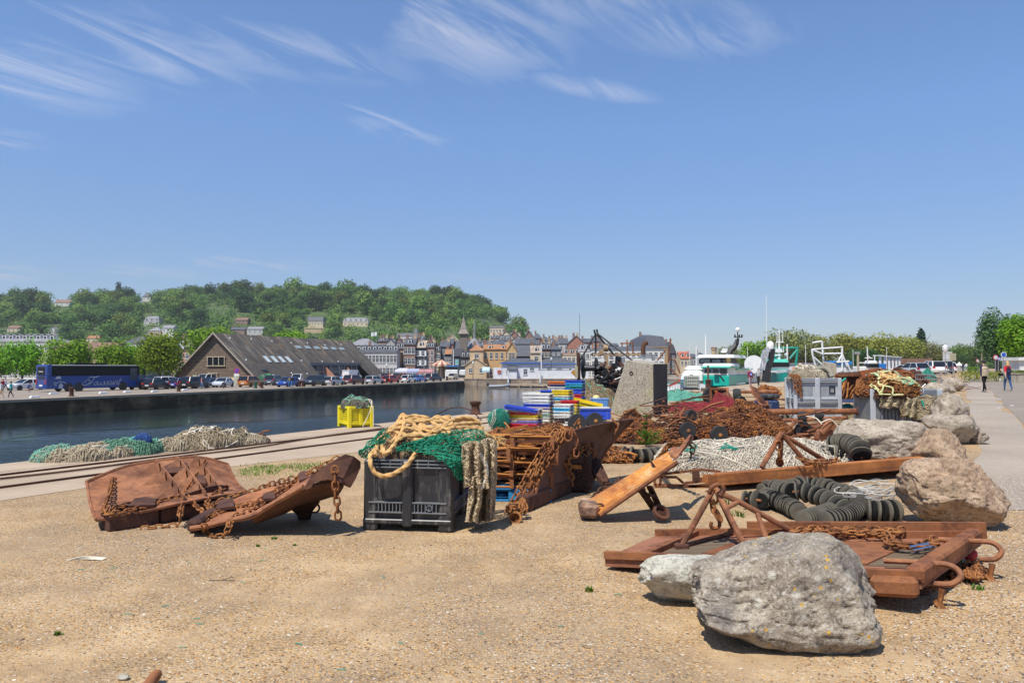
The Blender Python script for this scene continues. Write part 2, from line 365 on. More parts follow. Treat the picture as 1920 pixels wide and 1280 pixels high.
def m_rock(name,c1,c2,c3,lichen=True,sc=1.0,moss=0):
 t=NT(name);a=t.noise(2.6*sc,8,.65);b=t.noise(11*sc,8,.7);f=t.noise(45*sc,4,.7)
 col=t.ramp(a,[(.3,c1),(.5,c2),(.68,c3)]);col=t.mix(t.ramp(b,[(.38,.7),(.5,0)]),col,(c1[0]*.5,c1[1]*.48,c1[2]*.46));col=t.mix(t.ramp(f,[(.52,0),(.68,.75)]),col,(.62,.58,.52))
 col=t.mix(t.ramp(t.noise(60*sc,3,.6,t.map(loc=(3,3,3))),[(.32,.7),(.45,0)]),col,(.06,.055,.05))
 if lichen:
  v=t.voro(9*sc,'F1','Distance',t.map(loc=(1,5,2)));vc=t.voro(9*sc,'F1','Color',t.map(loc=(1,5,2)));s=t.n('ShaderNodeSeparateColor');t.l(vc,s.inputs[0])
  m=t.math('MULTIPLY',t.ramp(t.math('ADD',v,t.math('MULTIPLY',f,.12)),[(.22,1),(.34,0)]),t.ramp(s.outputs[0],[(.45,0),(.5,.7)]));col=t.mix(m,col,(.60,.57,.48))
  o=t.math('MULTIPLY',t.ramp(t.voro(15*sc),[(.13,1),(.2,0)]),t.ramp(s.outputs[1],[(.72,0),(.75,1)]));col=t.mix(o,col,(.62,.36,.05))
  d=t.ramp(t.noise(1.9*sc,6,.7,t.map(loc=(2.2,.4,.7))),[(.52,0),(.66,.55)]);col=t.mix(d,col,(.17,.155,.145))
 if moss:col=t.mix(t.ramp(t.noise(2.2,5,.6,t.map(loc=(8,1,2))),[(.48,0),(.62,moss)]),col,(.14,.13,.06))
 t.col(col).rough(.92);t.set('Specular IOR Level',.2)
 t.bump(t.math('ADD',t.math('ADD',b,t.math('MULTIPLY',f,.4)),t.math('MULTIPLY',a,1.2)),.9,.035);return t.m
ROCK_A=m_rock('granite_lichen',(.23,.185,.14),(.36,.305,.23),(.50,.43,.325))
ROCK_B=m_rock('granite_brown',(.26,.165,.10),(.44,.29,.18),(.60,.44,.29),False,1.6,.25)
ROCK_C=m_rock('granite_pale',(.46,.44,.36),(.58,.55,.45),(.66,.64,.54),False,1.3)
ROCK_D=m_rock('granite_grey',(.25,.20,.15),(.40,.33,.255),(.54,.455,.355),False,1.0,.3)
def m_cblock():
 t=NT('weathered_concrete');a=t.noise(1.2,6,.6);v=t.voro(38,'F1','Color');s=t.n('ShaderNodeSeparateColor');t.l(v,s.inputs[0])
 col=t.ramp(a,[(.3,(.26,.225,.165)),(.6,(.40,.355,.28)),(.8,(.46,.42,.34))]);col=t.mix(t.ramp(s.outputs[0],[(.2,0),(1,.6)]),col,(.58,.53,.44));col=t.mix(t.ramp(s.outputs[1],[(.7,0),(.9,.8)]),col,(.12,.10,.08))
 st=t.noise(1.0,5,.6,t.map((6,6,.35)));col=t.mix(t.ramp(st,[(.5,0),(.7,.45)]),col,(.10,.085,.06));col=t.mix(t.ramp(t.noise(.9,4,.5,t.map(loc=(5,5,5))),[(.5,0),(.66,.4)]),col,(.33,.30,.10))
 t.col(col).rough(.93).bump(s.outputs[0],.5,.02);return t.m
CBLOCK=m_cblock()
def m_dark_face():
 t=NT('dark_streaked_concrete');st=t.noise(1.0,6,.6,t.map((9,9,.5)));c=t.ramp(st,[(.35,(.018,.017,.016)),(.6,(.045,.042,.038)),(.8,(.12,.11,.10))]);t.col(c).rough(.85).bump(t.noise(30,4),.4,.01);return t.m  # near-black concrete with paler vertical streaks, for one side of the block
DARK_FACE=m_dark_face()
def m_water():
 t=NT('harbour_water');t.col((.018,.028,.030));t.rough(.07);t.set('IOR',1.33);t.set('Specular IOR Level',.5)
 a=t.noise(1.0,6,.6,t.map((1.3,1.3,1)));b=t.noise(1.0,5,.6,t.map((.16,.22,1)))
 sp=t.n('ShaderNodeSeparateXYZ');t.l(t.co,sp.inputs[0]);u_=t.math('SUBTRACT',sp.outputs[0],t.math('MULTIPLY',sp.outputs[1],.53));u_=t.math('ADD',u_,t.math('MULTIPLY',t.noise(.06,4,.6),26.0))
 patch=t.ramp(t.math('MULTIPLY',t.math('ADD',u_,60.0),.025),[(.30,.10),(.62,1)])
 t.bump(t.math('MULTIPLY',t.math('ADD',a,t.math('MULTIPLY',b,.8)),patch),.7,.3);return t.m
WATER=m_water()
def m_wall(name,c1,c2,stone=(.6,.28),dark=None,zl=0,mortar=(.2,.17,.13)):
 t=NT(name);br=t.n('ShaderNodeTexBrick');geo=t.n('ShaderNodeNewGeometry')
 sp=t.n('ShaderNodeSeparateXYZ');t.l(geo.outputs['Position'],sp.inputs[0]);cb=t.n('ShaderNodeCombineXYZ');t.l(t.math('ADD',sp.outputs[0],t.math('MULTIPLY',sp.outputs[1],.9)),cb.inputs[0]);t.l(sp.outputs[2],cb.inputs[1])
 t.l(cb.outputs[0],br.inputs['Vector']);br.inputs['Scale'].default_value=1;br.inputs['Brick Width'].default_value=stone[0];br.inputs['Row Height'].default_value=stone[1];br.inputs['Mortar Size'].default_value=.02
 br.inputs['Color1'].default_value=(*c1,1);br.inputs['Color2'].default_value=(*c2,1);br.inputs['Mortar'].default_value=(*mortar,1)
 col=t.mix(.45,br.outputs[0],t.ramp(t.noise(1.1,6,.7,geo.outputs['Position']),[(.3,c1),(.7,c2)]))
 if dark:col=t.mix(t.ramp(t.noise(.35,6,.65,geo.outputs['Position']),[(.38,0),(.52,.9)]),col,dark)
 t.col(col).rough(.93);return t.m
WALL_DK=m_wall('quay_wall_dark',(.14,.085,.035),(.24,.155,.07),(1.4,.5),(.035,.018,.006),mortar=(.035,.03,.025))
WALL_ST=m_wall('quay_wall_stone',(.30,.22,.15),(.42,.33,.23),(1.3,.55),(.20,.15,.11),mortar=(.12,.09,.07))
def net_m(name,c,dark=.45,r=.85):
 t=NT(name);a=t.noise(3,5,.6);b=t.noise(25,4,.7)
 col=t.mix(1,c,t.ramp(a,[(.3,.6),(.7,1.15)]),'MULTIPLY');col=t.mix(t.ramp(b,[(.45,0),(.7,.35)]),col,tuple(x*dark for x in c));t.col(col).rough(r);t.set('Specular IOR Level',.25);t.bump(b,.4,.01);return t.m
NET_TAN=net_m('net_tan',(.50,.42,.29));NET_WHT=net_m('net_white',(.66,.60,.49));NET_GRN=net_m('net_green',(.020,.27,.155),.6,.6);NET_MINT=net_m('net_mint',(.20,.50,.38));NET_TEAL=net_m('net_teal',(.03,.36,.27),.6,.6)
NET_BLUE=net_m('net_blue',(.02,.08,.28));NET_BRN=net_m('net_brown',(.28,.21,.12));NET_GREY=net_m('net_grey',(.30,.28,.22));NET_OLV=net_m('net_sea_green',(.14,.30,.20))
def under_m(name,c):
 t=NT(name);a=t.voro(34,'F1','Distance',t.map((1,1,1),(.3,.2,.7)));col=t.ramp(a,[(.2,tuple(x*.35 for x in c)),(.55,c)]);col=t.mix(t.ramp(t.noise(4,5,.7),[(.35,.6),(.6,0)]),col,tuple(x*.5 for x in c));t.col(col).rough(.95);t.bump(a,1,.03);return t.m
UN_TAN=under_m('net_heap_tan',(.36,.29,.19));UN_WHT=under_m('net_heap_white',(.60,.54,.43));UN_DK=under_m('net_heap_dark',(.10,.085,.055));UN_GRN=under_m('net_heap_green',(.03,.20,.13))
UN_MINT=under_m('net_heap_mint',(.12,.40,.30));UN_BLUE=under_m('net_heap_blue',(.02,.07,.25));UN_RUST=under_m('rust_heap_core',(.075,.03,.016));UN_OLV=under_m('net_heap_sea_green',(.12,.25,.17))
def m_rope(name,c):
 t=NT(name);a=t.noise(7,6,.6);b=t.noise(70,3,.6,t.map((1,1,3)));col=t.mix(1,c,t.ramp(a,[(.3,.68),(.65,1.1)]),'MULTIPLY');col=t.mix(t.ramp(t.noise(3.5,4),[(.55,0),(.75,.6)]),col,(c[0]*.9,c[1]*.62,c[2]*.35));t.col(col).rough(.9).bump(b,.5,.006);return t.m
ROPE=m_rope('rope_manila',(.56,.345,.135));ROPE_W=m_rope('rope_white',(.68,.62,.5));ROPE_G=m_rope('rope_green',(.20,.42,.30));ROPE_Y=m_rope('rope_pale_yellow',(.62,.62,.30))
def m_plastic(name,c,scr=(.6,.55,.48),amt=.35,r=.5):
 t=NT(name);s=t.noise(1,6,.7,t.map((14,14,1.6)));s2=t.noise(4,6,.7);f=t.math('MULTIPLY',t.ramp(s,[(.52,0),(.68,1)]),t.ramp(s2,[(.42,0),(.6,amt)]));t.col(t.mix(f,t.mix(1,c,t.ramp(s2,[(.3,.85),(.7,1.1)]),'MULTIPLY'),scr)).rough(r).bump(s2,.1,.01);return t.m
PL_BLACK=m_plastic('black_plastic',(.022,.023,.026),(.36,.33,.29),.55,.42);PL_YEL=m_plastic('yellow_plastic',(.80,.66,.01),(.6,.5,.2),.2)
PL_GREY=m_plastic('grey_plastic',(.42,.45,.48),(.6,.58,.52),.3);PL_GREY2=m_plastic('dark_grey_plastic',(.16,.17,.18),(.4,.38,.33),.5)
RUBBER=net_m('black_rubber',(.009,.009,.009),.5,.95);RUBBER_W=net_m('worn_rubber',(.15,.135,.105),.22,.95);TYRE=plain((.022,.022,.023),.8,.3,8,name='tyre_rubber')
def m_wood(name,c,ax=(1,14,14)):
 t=NT(name);a=t.noise(2,8,.7,t.map(ax));t.col(t.ramp(a,[(.3,tuple(x*.45 for x in c)),(.55,c),(.75,tuple(x*1.3 for x in c))])).rough(.88).bump(a,.4,.01);return t.m
WOOD=m_wood('grey_timber',(.15,.105,.06))
GLASS_D=plain((.012,.016,.022),.06,.1,2,name='dark_glass');GLASS_B=plain((.05,.065,.08),.12,.3,.6,name='window_glass');CHROME=plain((.6,.6,.62),.25,.05,4,1,name='bright_metal')
WHITE=plain((.78,.78,.76),.45,.1,1.2,name='white_paint');STEEL=plain((.42,.43,.44),.45,.15,5,.7,name='galvanised_steel')
def m_leaf(name,c,v=.5,tr=.25):
 t=NT(name);a=t.noise(.22,3,.6);b=t.noise(2.2,3,.7);oi=t.n('ShaderNodeObjectInfo')
 col=t.mix(1,c,t.ramp(b,[(.3,1-v*.7),(.72,1+v*.75)]),'MULTIPLY');col=t.mix(t.ramp(a,[(.4,0),(.62,.55)]),col,(c[0]*1.5,c[1]*1.3,c[2]*.85))
 hs=t.n('ShaderNodeHueSaturation');t.l(col,hs.inputs['Color']);t.l(t.math('ADD',t.math('MULTIPLY',oi.outputs['Random'],.05),.475),hs.inputs['Hue']);t.l(t.math('ADD',t.math('MULTIPLY',oi.outputs['Random'],.55),.72),hs.inputs['Value'])
 t.col(hs.outputs[0]).rough(.75);t.set('Specular IOR Level',.15)
 if tr:
  tl=t.n('ShaderNodeBsdfTranslucent');t.l(hs.outputs[0],tl.inputs[0]);mx=t.n('ShaderNodeMixShader');mx.inputs[0].default_value=tr;t.l(t.b.outputs[0],mx.inputs[1]);t.l(tl.outputs[0],mx.inputs[2]);t.l(mx.outputs[0],t.o.inputs[0])
 return t.m
LEAF_LIME=m_leaf('leaves_bright',(.15,.27,.02),.6);LEAF_HILL=m_leaf('leaves_hill',(.095,.17,.038),.5,.25);LEAF_DK=m_leaf('leaves_dark',(.045,.09,.028),.5,.2);LEAF_HLT=m_leaf('leaves_hill_light',(.15,.235,.05),.5,.25)
LEAF_YEL=m_leaf('leaves_yellow_green',(.22,.25,.05),.4,.2);LEAF_OLV=m_leaf('leaves_olive',(.17,.185,.07),.4,.2);LEAF_CON=m_leaf('needles_dark',(.022,.05,.030),.4,.05);LEAF_RED=m_leaf('leaves_purple',(.035,.014,.022),.4,.1);LEAF_WIL=m_leaf('leaves_willow',(.07,.12,.045),.5,.15);LEAF_PLT=m_leaf('leaves_fresh',(.10,.20,.03),.4,.3)
BARK=plain((.09,.07,.05),.9,.3,6,bump=.5,name='bark')
#  land, quays, water
rnd=random.Random(7)
DN=V((.53,1,0)).normalized()
def uv(u,y):return V((u+.53*y,y,0))
UE=-16.35
def UEF(y):return UE+.4*(min(max(y,84),135)-84)
mb=MB()
us=[UE+1.25,-14,-12,-8,-6,-4,-2,0,2,4,8,15,30,80,250];ys=[-30,0,6,12,20,30,40,55,70,84,100,118,135,150,200,320,700]
vs=[];fs=[]
for y in ys:
 for k_,u in enumerate(us):u=max(u,UEF(y)+1.25+k_*.02);p=uv(u,y);vs.append((p.x,p.y,gz(p.x,p.y)))
W=len(us)
for j in range(len(ys)-1):
 for i in range(W-1):a=j*W+i;fs.append((a,a+1,a+W+1,a+W))
mb.add(vs,fs,0,True);struct('yard_ground',mb,GROUND)
mb=MB()
for a,b in zip([-30,0,10,20,30,45,60,84,110,135,160],[0,10,20,30,45,60,84,110,135,160,196]):
 p,q=uv(UEF(a),a),uv(UEF(b),b-.02);r_,s_=uv(UEF(b)+1.246,b-.02),uv(UEF(a)+1.246,a)
 z=lambda w:gz(w.x,w.y)+.012
 mb.add([(p.x,p.y,z(p)),(s_.x,s_.y,z(s_)),(r_.x,r_.y,z(r_)),(q.x,q.y,z(q)),(p.x,p.y,-3.6),(s_.x,s_.y,-3.6),(r_.x,r_.y,-3.6),(q.x,q.y,-3.6)],[(0,1,2,3),(4,0,3,7),(0,4,5,1),(3,2,6,7),(1,5,6,2)])
struct('quay_coping',mb,CONC_Q)
mb=MB()
def strip(mb,u0,u1,y0,y1,z,n=30,slope=.53,wob=0):
 vs=[]
 for i in range(n+1):
  y=y0+(y1-y0)*(i/n)**1.6
  for k,u in enumerate((u0,u1)):
   x=u+slope*y+(nz(y*.35,k*9.1)*wob)
   vs.append((x,y,gz(x,y)+z))
 mb.add(vs,[(2*i,2*i+1,2*i+3,2*i+2)for i in range(n)],0,True)
strip(mb,UE+1.25,-11.7,-20,84,.005,60,wob=1.0);struct('quay_strip',mb,CONC_Q)
mb=MB()
for u in(-14.6,-13.1):
 for y0,y1 in((-20,60),):
  p,q=uv(u,y0),uv(u,y1);mb.bar((p.x,p.y,.022),(q.x,q.y,.022),.04,.03)
struct('crane_rails',mb,RUST_DK)
mb=MB();strip(mb,.30,1.7,9.2,130,.006,90,.6,.45);struct('pavement',mb,m_road('pale_pavement',1.02))
mb=MB();strip(mb,1.75,9.5,3,300,.010,90,.6,.35);struct('road',mb,m_road('road_dark_asphalt',.74))
mb=MB()
def flatq(mb,pts,z):
 mb.add([(p[0],p[1],gz(p[0],p[1])+z)for p in pts],[tuple(range(len(pts)))])
for x0 in(1838,1865,1896,1918):
 flatq(mb,[GT(x0,713.5),GT(x0+13,713.5),GT(x0+12,711.5),GT(x0-1,711.5)],.016)
for(x0,y0,w_)in((1870,748.5,7),(1893,760,8),(1870,764,5)):
 flatq(mb,[GT(x0,y0+1.5),GT(x0+w_,y0+1.5),GT(x0+w_,y0),GT(x0,y0)],.016)
struct('road_markings',mb,plain((.62,.6,.56),.8,.4,20,name='worn_road_paint'))
ZL=-1.4
A0=V((-48.7-112.8,71-306,0));A1=V((-11.1,173,0));A2=V((-13.2,200,0));A3=V((112,193,0))
LP=[A0,A1,A2,A3,V((9000,193,0)),V((9000,12000,0)),V((-12000,12000,0)),V((-12000,-235,0))]
mb=MB();mb.add([(p.x,p.y,ZL)for p in LP],[tuple(range(len(LP)))]);struct('town_ground',mb,ROAD2)
def wallseg(name,a,b,m,zt,zb=-3.6,th=.6,cop=None,cw=.7):
 mb=MB();d=(b-a).normalized();n=V((d.y,-d.x,0))
 for i in range(12):
  p=a.lerp(b,i/12);q=a.lerp(b,(i+1)/12)
  mb.add([(p.x+n.x*.02,p.y+n.y*.02,zt-.25),(q.x+n.x*.02,q.y+n.y*.02,zt-.25),(q.x+n.x*.12,q.y+n.y*.12,zb),(p.x+n.x*.12,p.y+n.y*.12,zb)],[(3,2,1,0)])
 o=mb.build(name,m);o['kind']='structure'
 mb=MB();c=n*-cw
 pts=[a+n*.08,b+n*.08,b+c,a+c]
 mb.add([(p.x,p.y,zt+.02)for p in pts]+[(p.x,p.y,zt-.25)for p in pts],[(0,1,2,3),(4,5,1,0),(1,5,6,2),(2,6,7,3),(3,7,4,0),(7,6,5,4)])
 o=mb.build('quay_coping',cop or CONC_Q);o['kind']='structure'
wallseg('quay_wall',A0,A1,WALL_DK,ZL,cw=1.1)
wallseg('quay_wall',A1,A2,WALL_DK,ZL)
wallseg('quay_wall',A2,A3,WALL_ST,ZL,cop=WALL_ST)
mb=MB();mb.add([(-600,-300,-3.2),(400,-300,-3.2),(400,230,-3.2),(-600,230,-3.2)],[(0,1,2,3)]);struct('harbour_water',mb,WATER)
#  hill
CREST=[(-700,610),(-300,600),(-100,582),(0,575),(100,571),(200,569),(300,566),(400,560),(500,563),(600,561),(700,563),(800,566),(860,570),(900,582),(940,604),(965,626),(1010,642),(1080,652),(1200,676),(1400,690)]
def crest(px):
 for(a,ya),(b,yb)in zip(CREST,CREST[1:]):
  if a<=px<=b:return ya+(yb-ya)*ss(a,b,px)
 return 690
HY0,HY1=400.,860.
def hill_pt(px,t):
 Y=HY0+(HY1-HY0)*t
 zc_=P(px,crest(px),HY1).z
 f=ss(0,1,t)*.65+.35*t
 z=ZL+(zc_-ZL)*max(0,f)+2.5*nz(px*.01,t*5)
 p=P(px,600,Y);return V((p.x,Y,z if t>0 else ZL-.5))
mb=MB();vs=[];NX,NT_=60,24
for i in range(NX+1):
 px=-700+2100*i/NX
 for j in range(NT_+1):vs.append(hill_pt(px,j/NT_))
 p=hill_pt(px,1);vs.append((p.x*1.6,1500,p.z*.8))
W=NT_+2
mb.add(vs,[(i*W+j,(i+1)*W+j,(i+1)*W+j+1,i*W+j+1)for i in range(NX)for j in range(W-1)],0,True)
def m_hill():
 t=NT('hill_meadow');a=t.noise(.05,6,.7);b=t.noise(.35,5,.7);t.col(t.mix(t.ramp(b,[(.4,0),(.6,.5)]),t.ramp(a,[(.35,(.05,.085,.02)),(.6,(.085,.125,.035)),(.75,(.13,.15,.055))]),(.03,.06,.015))).rough(.95).bump(b,.8,1.0);return t.m
struct('hill',mb,m_hill())
#  trees
def crown_mb(seed,R=(1,1,1),c=(0,0,0),lobes=9,n=900,leaf=.07,spread=.55,lr=(.38,.58),flat=.5,fill=.25,up=.15):
 """crown of many leaf-sized faces laid over a cluster of uneven lobes"""
 r=random.Random(seed);mb=MB();L=[]
 for i in range(lobes):
  a=i*2.4+r.random();zz=-.75+1.55*(i+.5)/lobes;rad=math.sqrt(max(.05,1-zz*zz*.8))*spread*r.uniform(.75,1.1)
  L.append((V((math.cos(a)*rad,math.sin(a)*rad,zz*.62)),r.uniform(*lr)))
 L.append((V((0,0,.1)),.6))
 C=V(c)
 for i in range(n):
  q,lr_=L[r.randrange(len(L))]
  d=V((r.gauss(0,1),r.gauss(0,1),r.gauss(up,1))).normalized()
  rr=lr_*(r.uniform(.82,1.12)if r.random()>fill else r.uniform(.4,.9))
  rr*=1+.28*nz(d.x*2.1+q.x*3,d.y*2.1,d.z*2.1+q.z*5)
  p=q+d*rr
  nn=(d+V((r.gauss(0,flat),r.gauss(0,flat),r.gauss(.25,flat)))).normalized()
  t1=nn.cross(V((r.random(),r.random(),r.random()))).normalized();t2=nn.cross(t1)
  s=leaf*r.uniform(.6,1.5);s2=s*r.uniform(.5,.9)
  w3=lambda v:(C.x+v.x*R[0],C.y+v.y*R[1],C.z+v.z*R[2])
  m_=min(R)
  def pt(a,b):v=V((p.x*R[0],p.y*R[1],p.z*R[2]))+(t1*a+t2*b)*m_;return(v.x+C.x,v.y+C.y,v.z+C.z)
  mb.add([pt(-s,0),pt(-s*.2,-s2),pt(s,-s2*.2),pt(s*.3,s2)],[(0,1,2,3)])
 return mb
def trunk_mb(H,r0,seed,limbs=5,lean=.1,top=.7,spread=.22):
 r=random.Random(seed);mb=MB()
 pts=[V((0,0,-.2))]+[V((lean*H*.2*nz(i*.7,seed),lean*H*.2*nz(seed,i*.7),H*top*i/5))for i in range(1,6)]
 mb.tube(pts,[r0*(1.25 if i==0 else 1-.13*i)for i in range(6)],8)
 for k in range(limbs):
  b=pts[2+k%3];a=k*2.4+r.random();L=H*spread*r.uniform(.6,1.1)
  e=b+V((math.cos(a)*L,math.sin(a)*L,L*r.uniform(.5,1.2)));m_=b.lerp(e,.5)+V((0,0,-.08*L))
  mb.tube([b,m_,e],[r0*.5,r0*.33,r0*.12],5)
 return mb
def tree_proto(name,label,cat,seed,H,R,leafm,n,leaf,loc,trunk=True,cz=.62,group=None,r0=None,**kw):
 o=thing(name,label,cat,loc,0,group,local=True)
 crown_mb(seed,R,(0,0,H*cz),n=n,leaf=leaf,**kw).build('crown',leafm,o,world=False,edge=False)
 if trunk:trunk_mb(H,r0 or H*.018,seed).build('trunk',BARK,o,world=False)
 return o
TR_G='trees covering the wooded hillside'
TR_L='green broadleaf tree among the crowded woods on the hillside above the town'
protos=[]
for i,(mt,H,R)in enumerate([(LEAF_HILL,17,(10,10,9)),(LEAF_HILL,15,(9.5,9,8)),(LEAF_HLT,14,(9,9,7.5)),(LEAF_DK,18,(9,9,10)),(LEAF_HLT,18,(9,9.5,10)),(LEAF_HILL,13,(11,9,7))]):
 protos.append(((mt,H,R),i))
MEADOW=[(388,574,430,600),(705,612,740,632),(880,600,925,618),(600,640,700,660)]
used={}
HOUSES_HILL=[(268,592,298,606),(262,545,284,562),(98,560,130,572),(440,593,464,608),(575,594,608,622),(640,594,692,612),(90,612,110,625),(160,627,190,641),(10,608,36,620),(285,612,300,625),(305,610,325,626),(430,612,492,625),(918,610,948,628),(770,615,782,640),(830,625,858,645)]
rt=random.Random(3);cnt=0;spots=[]
for row in range(13):
 t=1.0-(row/12)*.93
 px=-90+rt.uniform(0,20)
 while px<985:
  tt=min(1.02,max(.03,t+rt.uniform(-.03,.03)));p=hill_pt(px,tt)
  py=688-(p.z-CAM_H)*F_PX/p.y
  ok=py<661 and crest(px)<635
  if row==0 and px>930:ok=False
  for(a,b,c,d)in MEADOW:
   if a-8<px<c+8 and b-6<py<d+16:ok=False
  for(a,b,c,d)in HOUSES_HILL:
   if a-12<px<c+12 and b-2<py<d+36:ok=False
  if ok:spots.append((px,p,tt))
  px+=rt.uniform(24,38)
for(px,p,tt)in spots:
 k=rt.randrange(6)
 if rt.random()<.12:k=3
 (mt,H,R),i=protos[k]
 s=rt.uniform(.55,1.05)*(1.2 if tt>.9 else 1.05 if tt>.5 else.8)
 if 5<px-430<30 and tt>.93:continue
 if k not in used:
  o=tree_proto('hillside_tree',TR_L,'tree',100+k,H,R,mt,1500,.085,(p.x,p.y,p.z),True,.55,TR_G,lobes=11);used[k]=o
  o.scale=(s,s,s);o.rotation_euler=(0,0,rt.uniform(0,6))
 else:
  dup(used[k],(p.x,p.y,p.z),rt.uniform(0,6.28),scale=(s*rt.uniform(.85,1.15),s,s*rt.uniform(.85,1.15)))
p=hill_pt(447,.98);o=tree_proto('purple_beech','dark purple leaved tree on the hill crest','tree',55,19,(10.5,10,9.5),LEAF_RED,1500,.08,p,True,.55)
p=hill_pt(221,1.0);o=tree_proto('conifer','tall dark conifer poking above the hill crest, farthest left','tree',56,26,(4,4,12),LEAF_CON,900,.16,p,True,.6,spread=.4)
mb=MB();rw=random.Random(12)
for i in range(2300):
 px=rw.uniform(-140,975);t=rw.uniform(.05,1.0)
 if rw.random()<.15:t=rw.uniform(.94,1.0)
 p=hill_pt(px,t);py=688-(p.z-CAM_H)*F_PX/p.y
 if py>664 or crest(px)>622:continue
 if nz(px*.013+3,t*4.5)>.62:continue
 if any(a-6<px<c+6 and b-4<py<d+20 for(a,b,c,d)in HOUSES_HILL)or any(a<px<c and b<py<d for(a,b,c,d)in MEADOW):continue
 s=rw.uniform(3.2,6.5)if t<.92 else rw.uniform(5,9)
 vs=[]
 for j in range(130):
  d=V((rw.gauss(0,1),rw.gauss(0,1),rw.gauss(.35,1))).normalized();d*=s*rw.uniform(.75,1.05)*(1+.3*nz(d.x*2+i,d.y*2,d.z*2));c=p+V((d.x,d.y,d.z*.95+s*.75))
  nn=(d.normalized()+V((rw.gauss(0,.4),rw.gauss(0,.4),rw.gauss(.2,.4)))).normalized();t1=nn.orthogonal().normalized();t2=nn.cross(t1);q=rw.uniform(.5,1.1)
  mb.add([c-t1*q,c-t2*q*.7,c+t1*q,c+t2*q*.7],[(0,1,2,3)],0 if i%3 else 1 if i%2 else 2)
o=mb.build('hillside_wood',[LEAF_HILL,LEAF_HLT,LEAF_DK],edge=False);tag(o,'dense wood filling the hillside between the taller trees','wood',kind='stuff')
def scrub(name,n,area,mt,s0,seed,sz=1):
 r=random.Random(seed);mb=MB()
 for _ in range(n):
  px,t=area(r);p=hill_pt(px,t)
  for k in range(14):
   c=p+V((r.gauss(0,2.2),r.gauss(0,2),r.uniform(0,2.6)))*sz;a=V((r.gauss(0,1),r.gauss(0,1),r.gauss(.5,1))).normalized();t1=a.orthogonal().normalized();t2=a.cross(t1);s=s0*r.uniform(.6,1.3)
   mb.add([c-t1*s,c-t2*s*.6,c+t1*s,c+t2*s*.7],[(0,1,2,3)])
 o=mb.build(name,mt,edge=False);return o
o=scrub('hillside_scrub',1500,lambda r:(r.uniform(-120,985),r.uniform(.02,.95)),LEAF_HLT,.9,4);tag(o,'low bushes and undergrowth covering the hillside between the trees','undergrowth',kind='stuff')
def at_far(px,ybase,z=ZL):p=G(px,ybase,z);return p
QT=[(-22,645,70,'cut by the left photo edge'),(42,640,62,'behind the walking people'),(128,634,74,'above the rear of the coach'),(212,642,60,'above the front of the coach'),(300,624,76,'tallest, right of the coach'),(258,646,56,'lowest one, set back')]
first=None
for i,(px,ytop,wpx,lb)in enumerate(QT):
 Y=140 if i!=5 else 152;k=kk(Y);b=P(px,700,Y);H=CAM_H-(ytop-HZ)/k-ZL;R=wpx/2/k*1.12
 o=tree_proto('quay_tree','bright green leafy tree on the far quay, '+lb,'tree',200+i,H,(R*1.1,R*1.1,H*.47),LEAF_LIME,6500,.05,(b.x,Y,ZL),True,.57,'bright green trees in a row behind the coach',lobes=14,r0=.22)
for i,(px,ytop,wpx,Y,lb)in enumerate([(392,610,92,192,'bright green tree rising behind the left end of the timber building'),(545,618,70,212,'bright green tree top showing above the ridge of the timber building')]):
 k=kk(Y);b=P(px,700,Y);H=CAM_H-(ytop-HZ)/k-ZL;R=wpx/2/k
 tree_proto('quay_tree',lb,'tree',220+i,H,(R,R,H*.38),LEAF_LIME,5200,.055,(b.x,Y,ZL),True,.64,None,lobes=14)
PK=[(1418,634,58,205,LEAF_LIME,'bright green round tree left of the park trees, behind the boats'),(1368,645,40,330,LEAF_OLV,'thin olive tree behind the first trawler mast'),(1482,610,92,215,LEAF_OLV,'tallest bare looking olive park tree above the second green trawler'),(1560,620,100,225,LEAF_YEL,'wide yellow green park tree behind the white gantry'),(1525,634,80,212,LEAF_OLV,'olive park tree between the two trawler masts'),(1605,626,70,240,LEAF_OLV,'olive park tree behind the grey crane'),(1640,622,96,228,LEAF_YEL,'yellow green park tree behind the row of mooring posts, left half'),(1690,626,80,235,LEAF_YEL,'yellow green park tree behind the row of mooring posts, right half'),(1620,650,60,205,LEAF_DK,'darkest low tree under the yellow green park trees'),(1732,636,76,240,LEAF_OLV,'olive park tree below the pointed conifer'),(1780,645,70,260,LEAF_HILL,'dark green tree between the conifer and the road'),(1822,640,60,270,LEAF_HILL,'round green tree at the end of the road'),(1792,662,50,240,LEAF_DK,'dark spreading cedar at the end of the road')]
for i,(px,ytop,wpx,Y,mt,lb)in enumerate(PK):
 k=kk(Y);b=P(px,700,Y);z0=.3;H=CAM_H-(ytop-HZ)/k-z0;R=wpx/2/k*1.1
 tree_proto('park_tree',lb,'tree',300+i,H,(R,R,H*.43),mt,3800,.05 if mt is LEAF_OLV else.06,(b.x,Y,z0),True,.57,None,lobes=16,lr=(.3,.5),spread=.66)
k=kk(260);b=P(1729,700,260);H=CAM_H-(610-HZ)/k
o=tree_proto('conifer','dark pointed conifer standing above the park trees','tree',340,H,(2.3,2.3,H*.45),LEAF_CON,1600,.2,(b.x,260,0),True,.58,spread=.3,lobes=12,lr=(.3,.45))
